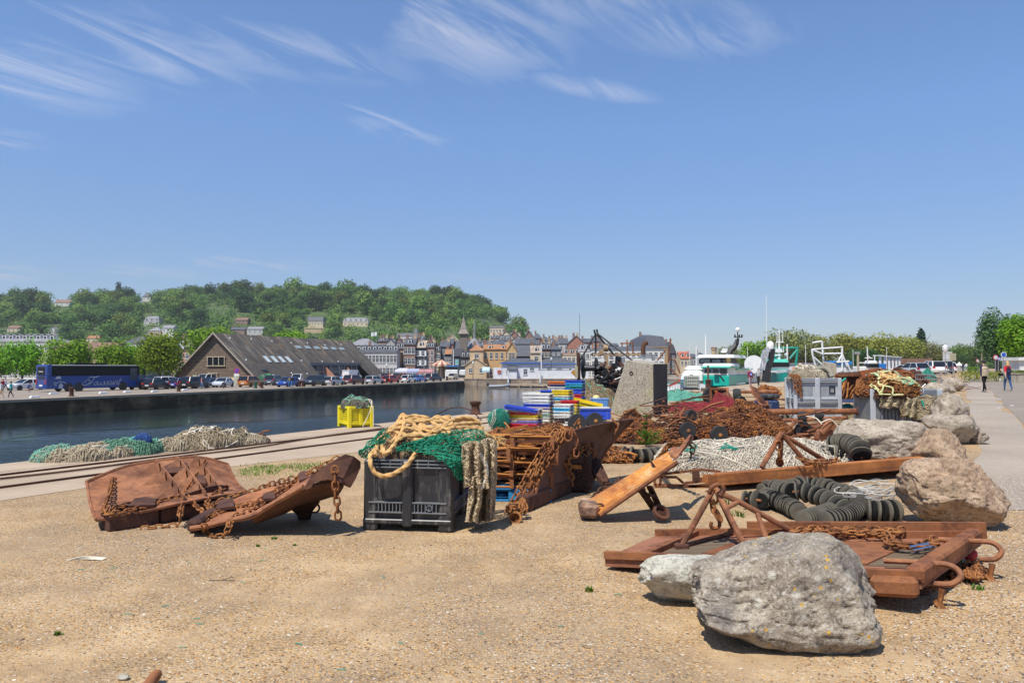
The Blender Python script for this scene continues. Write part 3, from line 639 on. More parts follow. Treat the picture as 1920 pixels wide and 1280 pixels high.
for i,(px,ytop,wpx,Y,mt,lb,fl)in enumerate([(1872,574,84,92,LEAF_WIL,'large drooping grey green tree beside the road',.5),(1918,578,88,84,LEAF_LIME,'bright green tree at the right edge of the photo',.4),(1902,600,90,105,LEAF_DK,'dark tree filling the gap behind the two roadside trees',.5)]):
 k=kk(Y);b=P(px,700,Y);z0=gz(b.x,Y);H=CAM_H-(ytop-HZ)/k-z0;R=wpx/2/k
 tree_proto('roadside_tree',lb,'tree',350+i,H,(R,R,H*.45),mt,7000,.045,(b.x,Y,z0),True,.56,None,lobes=18,lr=(.28,.46),spread=.62,r0=.25)
r=random.Random(5)
DT=None
for i in range(46):
 px=1020+i*21+r.uniform(-6,6);Y=420+r.uniform(-30,30);k=kk(Y)
 ytop=668+r.uniform(-6,5)if px>1330 else 646+r.uniform(-5,5)if 1020<=px<1085 else None
 if ytop is None:continue
 b=P(px,700,Y);H=CAM_H-(ytop-HZ)/k
 if DT is None:DT=tree_proto('distant_tree','hazy green tree in the far tree line along the horizon','tree',400,10,(7,7,5),LEAF_HILL,1300,.09,(b.x,Y,0),True,.5,'trees in the far tree line');DT.scale=(1,1,H/10)
 else:dup(DT,(b.x,Y,0),r.uniform(0,6),scale=(1.1,1,H/10))
def facade(name,c,c2=None,sc=.8):
 def f():
  t=NT(name);a=t.noise(sc,6,.7);d=t.noise(1,5,.6,t.map((2,2,.3)));t.col(t.mix(t.ramp(d,[(.5,0),(.75,.3)]),t.ramp(a,[(.3,tuple(x*.82 for x in c)),(.7,c2 or tuple(min(.8,x*1.12)for x in c))]),tuple(x*.55 for x in c))).rough(.9);return t.m
 return M(('fac',name),f)
def brickm(name,c1,c2,w=.5,h=.18,mo=(.35,.3,.26)):
 def f():
  t=NT(name);br=t.n('ShaderNodeTexBrick');t.l(t.map((1,1,1),(PI/2,0,0)),br.inputs['Vector']);br.inputs['Scale'].default_value=1;br.inputs['Brick Width'].default_value=w;br.inputs['Row Height'].default_value=h;br.inputs['Mortar Size'].default_value=.015
  br.inputs['Color1'].default_value=(*c1,1);br.inputs['Color2'].default_value=(*c2,1);br.inputs['Mortar'].default_value=(*mo,1);t.col(t.mix(t.ramp(t.noise(.7,5,.7),[(.4,0),(.7,.4)]),br.outputs[0],tuple(x*.6 for x in c1))).rough(.9);return t.m
 return M(('brk',name),f)
PINK=brickm('pink_brick',(.44,.24,.17),(.52,.30,.21));BRN=brickm('brown_brick',(.22,.115,.075),(.30,.16,.10));BLK=brickm('black_slate_wall',(.035,.042,.055),(.06,.07,.085),.3,.2,(.03,.03,.035))
GRYW=brickm('grey_slate_wall',(.13,.15,.18),(.18,.20,.23),.3,.2,(.08,.09,.1));CRM=facade('cream_render',(.62,.51,.35));WHT=facade('white_render',(.66,.64,.60));YEL=facade('yellow_stone',(.55,.37,.18));TANW=brickm('tan_stone',(.50,.37,.22),(.60,.46,.29),.9,.4,(.38,.28,.17))
GRW=facade('grey_render',(.36,.35,.33));REDB=brickm('red_brick',(.34,.13,.075),(.42,.17,.10));BRW=facade('ochre_render',(.38,.25,.12));LIL=facade('pale_grey_render',(.50,.48,.46));TIMB=m_wood('grey_weatherboard',(.20,.165,.13),(1,1,22))
def roofm(name,c,v=.35):
 def f():
  t=NT(name);a=t.noise(.9,6,.7);b=t.noise(1,3,.6,t.map((5,5,1)));t.col(t.mix(t.ramp(b,[(.4,0),(.7,.4)]),t.ramp(a,[(.3,tuple(x*(1-v)for x in c)),(.7,tuple(x*(1+v)for x in c))]),tuple(x*.6 for x in c))).rough(.7);return t.m
 return M(('roof',name),f)
SLATE=roofm('slate_roof',(.085,.09,.105));SLATL=roofm('light_slate_roof',(.24,.24,.25));TILE=roofm('orange_tile_roof',(.36,.17,.075));BEIG=roofm('beige_tile_roof',(.36,.28,.21));BRNR=roofm('brown_tile_roof',(.22,.12,.08));REDR=roofm('red_tile_roof',(.42,.12,.06));DKR=roofm('dark_roof',(.045,.045,.05))
_win={}
def window(parent,p,w_,h_,M3,shut=0,gm=None,fm=None):
 key=(round(w_,2),round(h_,2),shut,(gm or GLASS_B).name,(fm or WHITE).name)
 if key not in _win:
  mb=MB();t=.07
  mb.box((0,-.03,0),(w_-2*t,.04,h_-2*t),mi=1)
  for x in(-w_/2+t/2,w_/2-t/2,0):mb.box((x,-.05,0),(t if x else.05,.10,h_))
  for z in(-h_/2+t/2,h_/2-t/2,h_*.12):mb.box((0,-.048,z),(w_-t,.09,t))
  mb.box((0,-.09,-h_/2-.05),(w_+.16,.16,.08))
  if shut:
   for s in(-1,1):mb.box((s*(w_*.5+w_*.27),-.04,0),(w_*.46,.05,h_),mi=2)
  _win[key]=mb.build('window',[fm or WHITE,gm or GLASS_B,fm or WHITE],parent,world=False);o=_win[key]
 else:o=_win[key].copy();COL.objects.link(o);o.parent=parent
 o.matrix_local=Matrix.Translation(p)@M3
 return o
ID4=Matrix.Identity(4)
def house(x0,x1,ye,yr,Y,label,wall,roof,cols=2,rows=3,kind='side',name='town_house',rz=0,depth=9,dorm=0,chim=1,shut=0,win=(.95,1.5),ztop=None,zb=None,group=None,ground=True,cat='house',gm=None,fm=None,side=0,yb=None,winz=None):
 k=kk(Y);W_=(x1-x0)/k;cxp=(x0+x1)/2;b=P(cxp,690,Y)
 zE=CAM_H+(HZ-ye)/k;zR=CAM_H+(HZ-yr)/k;z0=(ZL if zb is None else zb)if yb is None else CAM_H-(yb-HZ)/k
 H=zE-z0;RH=zR-zE
 o=thing(name,label,cat,(b.x,Y,z0),rz,group,local=True)
 mb=MB();D=depth;y0,y1=0,D
 hw=W_/2
 if kind=='gable':
  mb.add([(-hw,y0,0),(hw,y0,0),(hw,y0,H),(0,y0,H+RH-.05),(-hw,y0,H),(-hw,y1,0),(hw,y1,0),(hw,y1,H),(0,y1,H+RH-.05),(-hw,y1,H)],[(0,1,2,3,4),(9,8,7,6,5),(1,6,7,2),(5,0,4,9),(5,6,1,0)])
  wl=mb.build('wall',wall,o,world=False);mb=MB()
  for s in(-1,1):mb.poly([(s*(hw+.25),y0-.25,H-.25*RH/hw),(0,y0-.25,H+RH),(0,y1+.2,H+RH),(s*(hw+.25),y1+.2,H-.25*RH/hw)],.16)
 elif kind=='flat':
  mb.box((0,D/2,H/2),(W_,D,H));wl=mb.build('wall',wall,o,world=False);mb=MB();mb.box((0,D/2,H+RH/2+.03),(W_+.5,D+.5,max(RH,.3)))
 else:
  if kind=='side':
   mb.add([(-hw,y0,0),(hw,y0,0),(hw,y0,H),(-hw,y0,H),(-hw,y1,0),(hw,y1,0),(hw,y1,H),(-hw,y1,H),(-hw,D/2,H+RH-.1),(hw,D/2,H+RH-.1)],[(0,1,2,3),(7,6,5,4),(1,5,6,9,2),(4,0,3,8,7),(4,5,1,0)])
  else:mb.box((0,D/2,H/2),(W_,D,H))
  mb.box((0,-.08,H-.12),(W_+.1,.16,.22))
  wl=mb.build('wall',wall,o,world=False);mb=MB();e=.3
  if kind=='side':
   for s in(0,1):
    ya=-e if s==0 else D+e;mb.poly([(-hw-.1,ya,H),(hw+.1,ya,H),(hw+.1,D/2,H+RH),(-hw-.1,D/2,H+RH)],.14)
  elif kind=='hip':
   i=min(hw*.75,D*.45)
   mb.add([(-hw-e,-e,H),(hw+e,-e,H),(hw+e,D+e,H),(-hw-e,D+e,H),(-hw+i,D/2,H+RH),(hw-i,D/2,H+RH)],[(0,1,5,4),(1,2,5),(2,3,4,5),(3,0,4),(3,2,1,0)])
  elif kind=='mansard':
   i=min(1.3,hw*.4);h1=RH*.72
   mb.add([(-hw-e*.5,-e*.5,H),(hw+e*.5,-e*.5,H),(hw+e*.5,D+e,H),(-hw-e*.5,D+e,H),(-hw+i,i,H+h1),(hw-i,i,H+h1),(hw-i,D-i,H+h1),(-hw+i,D-i,H+h1),(-hw+i*2,D/2,H+RH),(hw-i*2,D/2,H+RH)],[(0,1,5,4),(1,2,6,5),(2,3,7,6),(3,0,4,7),(4,5,9,8),(5,6,9),(6,7,8,9),(7,4,8),(3,2,1,0)])
 rf=mb.build('roof',roof,o,world=False)
 rr=random.Random(int(x0*7+ye))
 for c in range(chim):
  mb=MB();cx_=(-hw+.5)if c==0 else(hw-.5)if c==1 else rr.uniform(-hw*.4,hw*.4)
  if kind in('hip','mansard'):cx_*=.55
  if kind=='gable':cx_*=.3
  zz=H+RH;cy_=D/2 if kind!='gable' else D*.4
  mb.box((cx_,cy_,zz),(.8,.6,1.7));mb.box((cx_,cy_,zz+.9),(.9,.7,.14))
  for q in(-.25,.2):mb.cyl((cx_+q,cy_,zz+1.05),(cx_+q,cy_,zz+1.4),.1,6)
  mb.build('chimney',BRN if c%2==0 else TANW,rf,world=False)
 for i in range(dorm):
  x=-hw+W_*(i+.5)/dorm;mb=MB();ww=min(1.1,W_/dorm*.55);hh=min(1.2,RH*.5)
  if kind=='mansard':yy=.35
  else:yy=(D/2)*.25 if kind=='side' else D*.2
  zz=H+RH*.22
  mb.box((x,yy+.8,zz+hh/2),(ww,2.2,hh));mb.poly([(x-ww*.65,yy-.35,zz+hh),(x,yy-.35,zz+hh+ww*.45),(x,yy+1.8,zz+hh+ww*.45),(x-ww*.65,yy+1.8,zz+hh)],.08,1);mb.poly([(x+ww*.65,yy-.35,zz+hh),(x,yy-.35,zz+hh+ww*.45),(x,yy+1.8,zz+hh+ww*.45),(x+ww*.65,yy+1.8,zz+hh)],.08,1)
  mb.box((x,yy-.33,zz+hh/2),(ww*.6,.08,hh*.75),mi=2)
  mb.build('dormer',[WHITE,roof,GLASS_B],o,world=False)
 if cols and rows:
  top=winz if winz else H-.9;zlo=max(.8+win[1]/2,1.5)
  for r_ in range(rows):
   z=(top-win[1]/2)-r_*((top-win[1]/2-zlo)/max(rows-1,1)if rows>1 else 0)
   for c in range(cols):
    x=-hw+W_*(c+.5)/cols
    window(o,(x,0,z),win[0],win[1],ID4,shut,gm,fm)
 if side:
  for r_ in range(rows):
   z=(H-.9-win[1]/2)-r_*((H-.9-win[1]-1.2)/max(rows-1,1))
   for c in range(side):window(o,(hw,D*(c+.5)/side,z),win[0],win[1],Matrix.Rotation(PI/2,4,'Z'),0)
 return o
TG='tightly packed old town houses behind the basin'
house(664,744,660,645,222,'long pale grey customs building with slate roof, right of the timber building',LIL,SLATE,12,2,'hip','public_building',depth=16,dorm=8,chim=1,win=(.9,2.2),cat='building')
house(652,700,647,633,245,'pale ribbed roof rising behind the grey customs building',LIL,SLATL,0,0,'hip','public_building',depth=14,chim=0,cat='building')
house(742,757.4,654,641,232,'narrow pink brick house next to the customs building',PINK,SLATE,2,4,dorm=2,chim=2)
house(757,778,646,633.5,228,'brown brick house with three tall window bays and wooden balcony',BRN,SLATE,3,3,dorm=1,chim=2,win=(1.1,1.9))
house(778,798,652,637.5,229,'black slate house with white shutters and beige roof',BLK,BEIG,2,3,dorm=1,chim=1,shut=1,win=(1.0,1.6))
house(798,814.3,651.5,641,230,'pink brick house between the black shuttered house and the cream house',PINK,SLATE,2,4,dorm=2,chim=2)
house(814,825,658,648,231,'narrow cream house with steep slate roof',CRM,SLATE,2,3,dorm=1,chim=1)
house(824.5,842,650,639,234,'tall grey blue slate clad house with a pitched roof',GRYW,SLATE,1,4,'side',chim=2)
house(834,848,664,654,226,'small dark house under an orange tiled roof',BLK,TILE,2,2,chim=1)
house(847,866,668,653,224,'black slate house with bright teal windows',BLK,DKR,1,2,'side',chim=0,gm=plain((.02,.45,.45),.4,name='teal_shutter'))
house(864,882,670,658,223,'low black slate gabled house beside the stone gatehouse',BLK,DKR,2,2,'side',dorm=2,chim=0)
house(881,906,657,646.5,214,'square tan stone gatehouse with an orange hipped roof',TANW,TILE,1,1,'hip','gatehouse',depth=9,chim=1,win=(1.3,1.3),cat='building')
house(872,912,684,671,211,'low tan stone wing with a sloping parapet in front of the gatehouse',TANW,TANW,2,1,'gable','stone_wing',depth=6,chim=0,win=(1.0,1.3),cat='building')
house(906,956,655,645,222,'long yellow stone building with orange tiles and arched windows',YEL,TILE,5,2,dorm=2,chim=2,win=(.9,1.9))
house(951,968,655,642,217,'yellow house with grey timber gable at the end of the orange roof',YEL,TILE,1,2,'gable',chim=1,win=(2.0,2.2),gm=TIMB)
house(966,998,668,647,232,'dark slate roofed house with two skylights',BLK,SLATE,3,1,chim=0,dorm=0)
house(995,1016,662,647,222,'cream house with a steep beige roof and one dormer',CRM,BEIG,1,1,'side',dorm=1,chim=1,win=(1.2,1.5))
house(1014,1034,655,643,230,'old brown and grey house behind the lamp post by the white harbour office',BRN,SLATE,3,2,dorm=2,chim=2)
house(1034,1052,655,646,226,'square dark grey slate house with small white windows',GRYW,SLATE,2,3,'hip',chim=1,win=(.7,.9))
house(1056,1087,664,652,220,'cream house with brown roof and three white dormers',CRM,BRNR,4,2,'mansard',dorm=3,chim=0)
house(1085,1112,657,644,224,'white hotel wing with a pale attic storey',WHT,SLATL,4,3,'mansard',dorm=2,chim=0,cat='hotel')
house(1108,1246,654.5,648.5,223,'long white three storey hotel behind the wrecked winch',WHT,SLATE,13,3,'hip','hotel',depth=12,chim=0,win=(1.1,1.4),cat='hotel')
house(1208,1252,650,623,262,'large ochre building with a tall dark mansard roof',BRW,SLATE,3,2,'mansard','large_building',depth=40,chim=1,side=8,cat='building',win=(1.4,1.6))
house(1248,1268,662,640,300,'tall dark slate building behind the ochre one',BLK,DKR,2,4,'mansard',chim=2)
house(1276,1296,672,659,290,'cream building with a red tiled roof left of the first trawler',CRM,REDR,3,1,'side',dorm=2,chim=0)
house(1294,1306,670,663,300,'small grey house right of the red tiled roof',GRW,SLATE,2,2,chim=1)
house(1307,1325,668,660,300,'grey house with a hipped slate roof and brick chimney',GRW,SLATE,2,2,'hip',chim=1)
RL='slate roofed house in the crowded rows of roofs behind the quayside houses'
r=random.Random(21)
REAR=[(708,724,640,632,275,BRN,SLATE),(724,740,642,634,270,GRW,SLATE),(740,752,640,633,280,BRN,SLATE),(781,794,640,628,290,GRW,SLATE),(836,850,645,634,262,REDB,SLATE),(900,925,649,640,262,GRW,SLATE),(924,945,645,638,285,BRN,SLATE),(936,958,638,628,320,GRW,SLATE),(955,975,630,621,340,REDB,SLATE),(958,984,638,628,322,GRW,SLATL),(984,1000,630,620,338,BRN,SLATE),(1000,1016,634,624,335,GRYW,SLATE),(966,1004,645,634,285,GRW,SLATE),(1003,1030,650,640,268,GRW,SLATE),(1024,1050,645,634,300,BRN,SLATE),(1048,1066,644,633,296,LIL,SLATE),(1036,1060,641,632,330,LIL,BRNR),(1092,1112,642,634,300,REDB,SLATE),(1110,1130,640,633,330,REDB,SLATE),(800,812,641,634,270,REDB,SLATE),(1128,1160,648,643,300,GRW,SLATE),(870,890,644,637,300,GRW,SLATE),(888,905,648,640,280,REDB,SLATL),(920,940,634,627,350,GRW,SLATE),(1016,1030,638,630,350,GRW,SLATE)]
for(x0,x1,ye,yr,Y,wl,rf)in REAR:
 house(x0,x1,ye,yr,Y,RL,wl,rf,max(1,int((x1-x0)/8)),2,r.choice(['side','side','hip','gable']),dorm=r.choice([0,1,2]),chim=r.choice([1,2,3]),group=TG)
house(1066,1096,643,629,275,'large red brick gable with a broad brick chimney stack',REDB,SLATE,0,0,'gable',chim=2)
house(772,783,636,613,330,'small white tower house standing above the town roofs',WHT,SLATE,2,3,'hip',chim=0,yb=None);house(745,773,630,624.5,332,'low white house beside the white tower house',WHT,SLATL,5,1,'flat',chim=0)
house(833,860,640,627,285,'cream stepped gable left of the timber bell tower',CRM,CRM,0,0,'gable',chim=0)
house(918,946,614,611,430,'cream villa behind a dark cedar high at the end of the hill',CRM,SLATL,5,2,'flat',chim=0,name='villa',yb=636)
house(936,962,632,620,330,'cream stone gable house at the foot of the hill end',CRM,SLATE,1,2,'gable',chim=1)
cb=P(890,700,262);o=thing('church','long timber church with a dark slate roof and a slender turret','church',(cb.x,262,ZL),0,local=True)
zt=CAM_H+(HZ-637)/kk(262)-ZL;ze=CAM_H+(HZ-655)/kk(262)-ZL
mb=MB();mb.box((0,6,ze/2),(19,12,ze));mb.build('wall',TIMB,o,world=False)
mb=MB();mb.add([(-10,-.5,ze),(10,-.5,ze),(10,12.5,ze),(-10,12.5,ze),(-7,6,zt),(7,6,zt)],[(0,1,5,4),(1,2,5),(2,3,4,5),(3,0,4),(3,2,1,0)]);mb.build('roof',SLATE,o,world=False)
mb=MB();mb.lathe([(3.4,ze-.5),(3.3,ze+.4),(.5,zt+.6),(.35,zt+3.4),(.42,zt+3.5),(.03,zt+7.4)],(-.2,1.5,0),n=8,smooth=False);mb.build('turret',SLATL,o,world=False)
cb=P(869,700,258);k=kk(258);o=thing('bell_tower','timber bell tower with a tall pointed shingled spire','tower',(cb.x,258,ZL),0,local=True)
z1=CAM_H+(HZ-626)/k-ZL;z2=CAM_H+(HZ-592)/k-ZL
mb=MB();mb.box((0,0,z1/2),(2.6,2.6,z1));mb.build('wall',TIMB,o,world=False)
mb=MB();q=1.9;mb.add([(-q,-q,z1),(q,-q,z1),(q,q,z1),(-q,q,z1),(-1.1,-1.1,z1+1.5),(1.1,-1.1,z1+1.5),(1.1,1.1,z1+1.5),(-1.1,1.1,z1+1.5),(0,0,z2)],[(0,1,5,4),(1,2,6,5),(2,3,7,6),(3,0,4,7),(4,5,8),(5,6,8),(6,7,8),(7,4,8),(3,2,1,0)]);mb.build('spire',roofm('shingle',(.24,.20,.17)),o,world=False)
mb=MB();mb.bar((0,0,z2-.3),(0,0,z2+1.2),.07);mb.build('finial',STEEL,o,world=False)
def villa(x0,x1,ye,yr,yb,t,label,wall,roof,cols,rows,kind='hip',**kw):
 best=None
 for i in range(100):
  q=hill_pt((x0+x1)/2,i/99);e=abs(688-(q.z-CAM_H)*F_PX/q.y-yb)
  if best is None or e<best[0]:best=(e,i/99)
 t=best[1];Y=HY0+(HY1-HY0)*t-6;k=kk(Y)
 house(x0,x1,ye,yr,Y,label,wall,roof,cols,rows,kind,name='villa',yb=yb+8,depth=8,**kw)
villa(577,605,602,594,612,.62,'cream hillside villa with five tall windows, above the timber roof',CRM,SLATL,5,2,'flat',chim=1,winz=None)
villa(570,612,616,614,622,.60,'tan terrace wall below the cream hillside villa',TANW,TANW,0,0,'flat',chim=0)
villa(642,690,603,595,610,.62,'long cream hillside villa with slate roof and dormers',CRM,SLATL,6,1,'mansard',dorm=5,chim=0)
villa(268,297,603,592,608,.62,'villa with a tall grey roof halfway up the wooded slope',WHT,SLATL,4,1,'mansard',dorm=3,chim=1)
villa(264,280,556,548,564,.97,'white turreted villa on the hill crest among the trees',WHT,SLATE,2,2,'hip',chim=1)
villa(100,128,567,561,573,.96,'pale villa on the left part of the hill crest',WHT,BRNR,3,1,'side',chim=1)
villa(440,463,600,595,606,.60,'brown roofed cottage below the purple beech',BRN,BRNR,3,1,'side',chim=0)
villa(90,104,620,613,624,.45,'small white house with grey roof on the left of the lower slope',WHT,SLATL,2,1,'gable',chim=1)
villa(161,189,634,629,641,.35,'cream bungalow with orange roof above the coach trees',CRM,TILE,3,1,'side',chim=1)
villa(12,35,615,610,620,.5,'low house with a reddish roof at the left foot of the hill',CRM,BRNR,3,1,'side',chim=0)
villa(277,300,620,613,630,.40,'grey and tan house behind the quay trees, left of a white one',TANW,SLATL,3,1,'hip',chim=1)
villa(303,324,615,609,630,.42,'white house with grey roof above the tallest quay tree',WHT,SLATL,3,2,'side',chim=1)
villa(228,244,619,614,628,.42,'dark roofed white cottage above the front of the coach',WHT,SLATE,2,1,'gable',chim=1)
villa(430,458,618,613,626,.45,'low dark roofed house just above the ridge of the timber building',BRN,SLATE,3,1,'side',chim=1)
villa(462,492,617,612,626,.45,'low grey roofed house next to the dark one above the timber ridge',LIL,SLATL,3,1,'side',chim=0)
house(-25,92,640,624,205,'long white building with lilac slate mansard and arched dormers, behind the trees',WHT,SLATL,12,2,'hip','public_building',depth=14,dorm=9,chim=0,cat='building',win=(1.0,1.8))
house(98,205,658,641,200,'long low building with a brown tiled roof behind the coach',TANW,BRNR,8,1,'side','long_shed',depth=12,chim=0,cat='building')
house(232,272,642,630,215,'dark slate roofed building seen between the quay trees',LIL,SLATE,4,2,'hip',chim=0);house(268,300,642,630,222,'lighter slate roof just left of the tallest quay tree',LIL,SLATL,3,2,'hip',chim=0)
house(322,356,656,634,205,'pink house with a big slate roof left of the timber building',PINK,SLATL,3,3,'hip',chim=1)
RI0=V((-46,116,0));DL=V((.347,.938,0));NR=V((.938,-.347,0));LL=37.5;hw=8.6;zr=6.9;ze=-.45
QF=1.3
def TBp(s,a,z):p=(RI0+DL*s+NR*a)*QF;return V((p.x,p.y,max(ZL,CAM_H+(z-CAM_H)*QF)))
o=thing('timber_building','large weatherboarded hall with a steep dark roof reaching almost to the ground','building',(RI0.x*QF,RI0.y*QF,ZL))
mb=MB();mb.add([TBp(0,-hw,ZL),TBp(0,hw,ZL),TBp(0,hw,ze),TBp(0,0,zr),TBp(0,-hw,ze),TBp(LL,-hw,ZL),TBp(LL,hw,ZL),TBp(LL,hw,ze),TBp(LL,0,zr),TBp(LL,-hw,ze)],[(0,1,2,3,4),(9,8,7,6,5),(0,4,9,5),(1,6,7,2)]);
def m_wb():
 t=NT('brown_weatherboard');a=t.noise(1,8,.7,t.map((1,1,9)));v=t.wave(1.05,.5,'Z',det=2);c=t.ramp(a,[(.35,(.075,.05,.035)),(.55,(.19,.14,.10)),(.72,(.30,.235,.17))]);c=t.mix(t.ramp(v,[(.0,.85),(.2,0)]),c,(.03,.02,.015));t.col(c).rough(.9);return t.m
WBM=m_wb();mb.build('wall',WBM,o)
mb=MB();mb.add([TBp(-.06,2.5,ZL),TBp(-.06,hw+.1,ZL),TBp(-.06,hw+.1,ZL+1.6),TBp(-.06,2.5,ZL+1.6)],[(0,1,2,3)]);mb.build('plinth',CRM,o)
def m_timroof():
 t=NT('lichened_roof');a=t.noise(.8,7,.7);geo=t.n('ShaderNodeNewGeometry');sp=t.n('ShaderNodeSeparateXYZ');t.l(geo.outputs['Position'],sp.inputs[0])
 cb=t.n('ShaderNodeCombineXYZ');t.l(t.math('ADD',t.math('MULTIPLY',sp.outputs[0],.347),t.math('MULTIPLY',sp.outputs[1],.938)),cb.inputs[0]);t.l(t.math('MULTIPLY',sp.outputs[2],.12),cb.inputs[1])
 st=t.noise(1.3,5,.65,cb.outputs[0]);c=t.ramp(a,[(.3,(.035,.03,.026)),(.6,(.075,.063,.052)),(.8,(.13,.115,.09))])
 hi=t.ramp(t.math('MULTIPLY',t.math('ADD',sp.outputs[2],1.0),.125),[(.25,.15),(1,1)]);c=t.mix(t.math('MULTIPLY',t.ramp(st,[(.5,0),(.62,.75)]),hi),c,(.27,.245,.19))
 c=t.mix(t.math('MULTIPLY',t.ramp(t.noise(.45,6,.75),[(.56,0),(.66,.7)]),hi),c,(.27,.15,.05));t.col(c).rough(.85);return t.m
TR=m_timroof()
def slope(s,t):return TBp(s,hw*1.04*t,zr+.1+(ze-zr-.35)*t)
S=[-.7,16.4,32.4,LL+.5];T_=[0,.62,1]
mb=MB()
for i in range(3):
 for j in range(2):
  if i==1 and j==1:continue
  mb.poly([slope(S[i],T_[j]),slope(S[i+1],T_[j]),slope(S[i+1],T_[j+1]),slope(S[i],T_[j+1])],.18)
mb.poly([TBp(-.7,0,zr+.1),TBp(LL+.5,0,zr+.1),TBp(LL+.5,-hw*1.04,ze-.25),TBp(-.7,-hw*1.04,ze-.25)],.18)
rf=mb.build('roof',TR,o)
for s in(-.72,):
 for sg in(1,-1):mb=MB();mb.bar(TBp(s,0,zr+.12),TBp(s,sg*hw*1.04,ze-.2),.06,.3);mb.build('verge_board',m_wood('pale_verge_board',(.36,.31,.25)),o)
ps=slope(0,.62)
a_=hw*1.04*.62
mb=MB();z1=slope(20,.62).z-.15
def rec(s0,s1,za,zb,off=0):return[TBp(s0,a_+off,za),TBp(s1,a_+off,za),TBp(s1,a_+off,zb),TBp(s0,a_+off,zb)]
mb.poly(rec(16.4,32.4,ZL,z1,-.1),.08);mb.build('recess_wall',BLK,o)
mb=MB();mb.bar(TBp(16.2,a_+.12,z1+.05),TBp(32.6,a_+.12,z1+.05),.4,.6);mb.build('fascia',GRYW,o)
for s0,s1 in((18.8,20.6),(22.6,25.4),(25.6,27.2),(29.6,31.4)):
 mb=MB();mb.poly(rec(s0,s1,ZL+.2,z1-.3,.0),.05,1)
 for q in(s0,s1):mb.bar(TBp(q,a_+.04,ZL),TBp(q,a_+.04,z1-.2),.14,.14,0)
 mb.bar(TBp(s0,a_+.05,z1-1.3),TBp(s1,a_+.05,z1-1.3),.1);mb.build('shop_window',[LIL,GLASS_B],o)
for s0 in(21.0,27.8):mb=MB();mb.poly([TBp(s0,a_,z1-.2),TBp(s0,a_+2.9,ZL),TBp(s0,a_,ZL)],.35);mb.build('brick_buttress',brickm('orange_brick',(.42,.17,.09),(.5,.22,.12)),o)
def rect_on_slope(s0,s1,t0,t1,nm,mats):
 n=(slope(s1,t0)-slope(s0,t0)).cross(slope(s0,t1)-slope(s0,t0)).normalized()
 if n.z<0:n=-n
 mb=MB();mb.poly([slope(s0,t0)+n*.16,slope(s1,t0)+n*.16,slope(s1,t1)+n*.16,slope(s0,t1)+n*.16],.12,0)
 e=.12;mb.poly([slope(s0+e,t0+.01)+n*.235,slope(s1-e,t0+.01)+n*.235,slope(s1-e,t1-.01)+n*.235,slope(s0+e,t1-.01)+n*.235],.03,1);mb.build(nm,mats,rf)
SKY_G=plain((.50,.58,.58),.15,.1,name='skylight_glass')
for i in range(4):rect_on_slope(5.6+i*1.85,6.6+i*1.85,.46,.60,'skylight',[SLATL,SKY_G])
for i in range(6):rect_on_slope(17.0+i*2.75,18.6+i*2.75,.20,.27,'skylight',[SLATL,plain((.30,.38,.38),.2,.1,name='skylight_glass')])
rect_on_slope(2.2,3.6,.74,.79,'skylight',[DKR,GLASS_D])
for i,(s,t)in enumerate([(2,.1),(7,.1),(12,.12),(17,.14),(22,.12),(27,.16),(33,.12),(1,.55),(9,.82),(4,.86),(13,.84),(15,.55),(21,.56),(26,.56),(31,.56),(36,.9)]):
 p=slope(s,t);mb=MB();mb.lathe([(.18,0),(.15,.22),(.03,.3)],p,(0,0,1),7);mb.build('roof_vent',WHITE,rf)
for(a0,a1,za,zb,gm)in((-1.5,1.8,2.0,3.3,0),(-1.2,.4,ZL+1.2,ZL+2.2,1),(-4.4,-3.6,ZL,ZL+1.9,2),(3.6,4.5,ZL+.1,ZL+2.2,2)):
 mb=MB();s=-.1
 if gm==2:mb.poly([TBp(s,a0,za),TBp(s,a1,za),TBp(s,a1,zb),TBp(s,a0,zb)],.08);mb.build('door',facade('sage_door',(.42,.43,.33)),o);continue
 mb.poly([TBp(s,a0,za),TBp(s,a1,za),TBp(s,a1,zb),TBp(s,a0,zb)],.08,1)
 n=4 if gm==0 else 2
 for i in range(n):a=a0+(a1-a0)*i/(n-1);mb.bar(TBp(s-.06,a,za),TBp(s-.06,a,zb),.16,.12)
 for z in(za-.05,zb+.05):mb.bar(TBp(s-.06,a0-.15,z),TBp(s-.06,a1+.15,z),.16,.14)
 mb.build('window',[facade('cream_window_frame',(.55,.46,.33)),GLASS_D],o)
def office(x0,x1,ye,yr,Y,label,parts):
 k=kk(Y);b=P((x0+x1)/2,690,Y);o=thing('harbour_office',label,'building',(b.x,Y,ZL),0,local=True);W_=(x1-x0)/k;H=CAM_H+(HZ-ye)/k-ZL;R=CAM_H+(HZ-yr)/k-ZL;hw=W_/2;D=7
 mb=MB();mb.box((0,D/2,H/2),(W_,D,H));mb.build('wall',facade('white_boards',(.68,.68,.72)),o,world=False)
 mb=MB();e=.5;mb.add([(-hw-e,-e,H+.2),(hw+e,-e,H+.2),(hw+e,D+e,H+.2),(-hw-e,D+e,H+.2),(-hw+3,D/2,R),(hw-3,D/2,R)],[(0,1,5,4),(1,2,5),(2,3,4,5),(3,0,4),(3,2,1,0)]);mb.build('roof',SLATE,o,world=False)
 mb=MB();mb.box((0,-e-.03,H+.07),(W_+2*e+.1,.07,.26));mb.build('blue_fascia',plain((.03,.14,.50),.5,name='blue_paint'),o,world=False)
 for(x,z,w_,h_)in parts:window(o,(x,0,z),w_,h_,ID4)
 return o,W_,H
o,W_,H=office(941,1011,681,671,203,'white boarded harbour office with blue trim on the stone quay, with a small porch',[(1.3,1.9,1.1,1.6),(3.1,2.7,1.2,1.0),(-3.6,1.8,.7,1.1)])
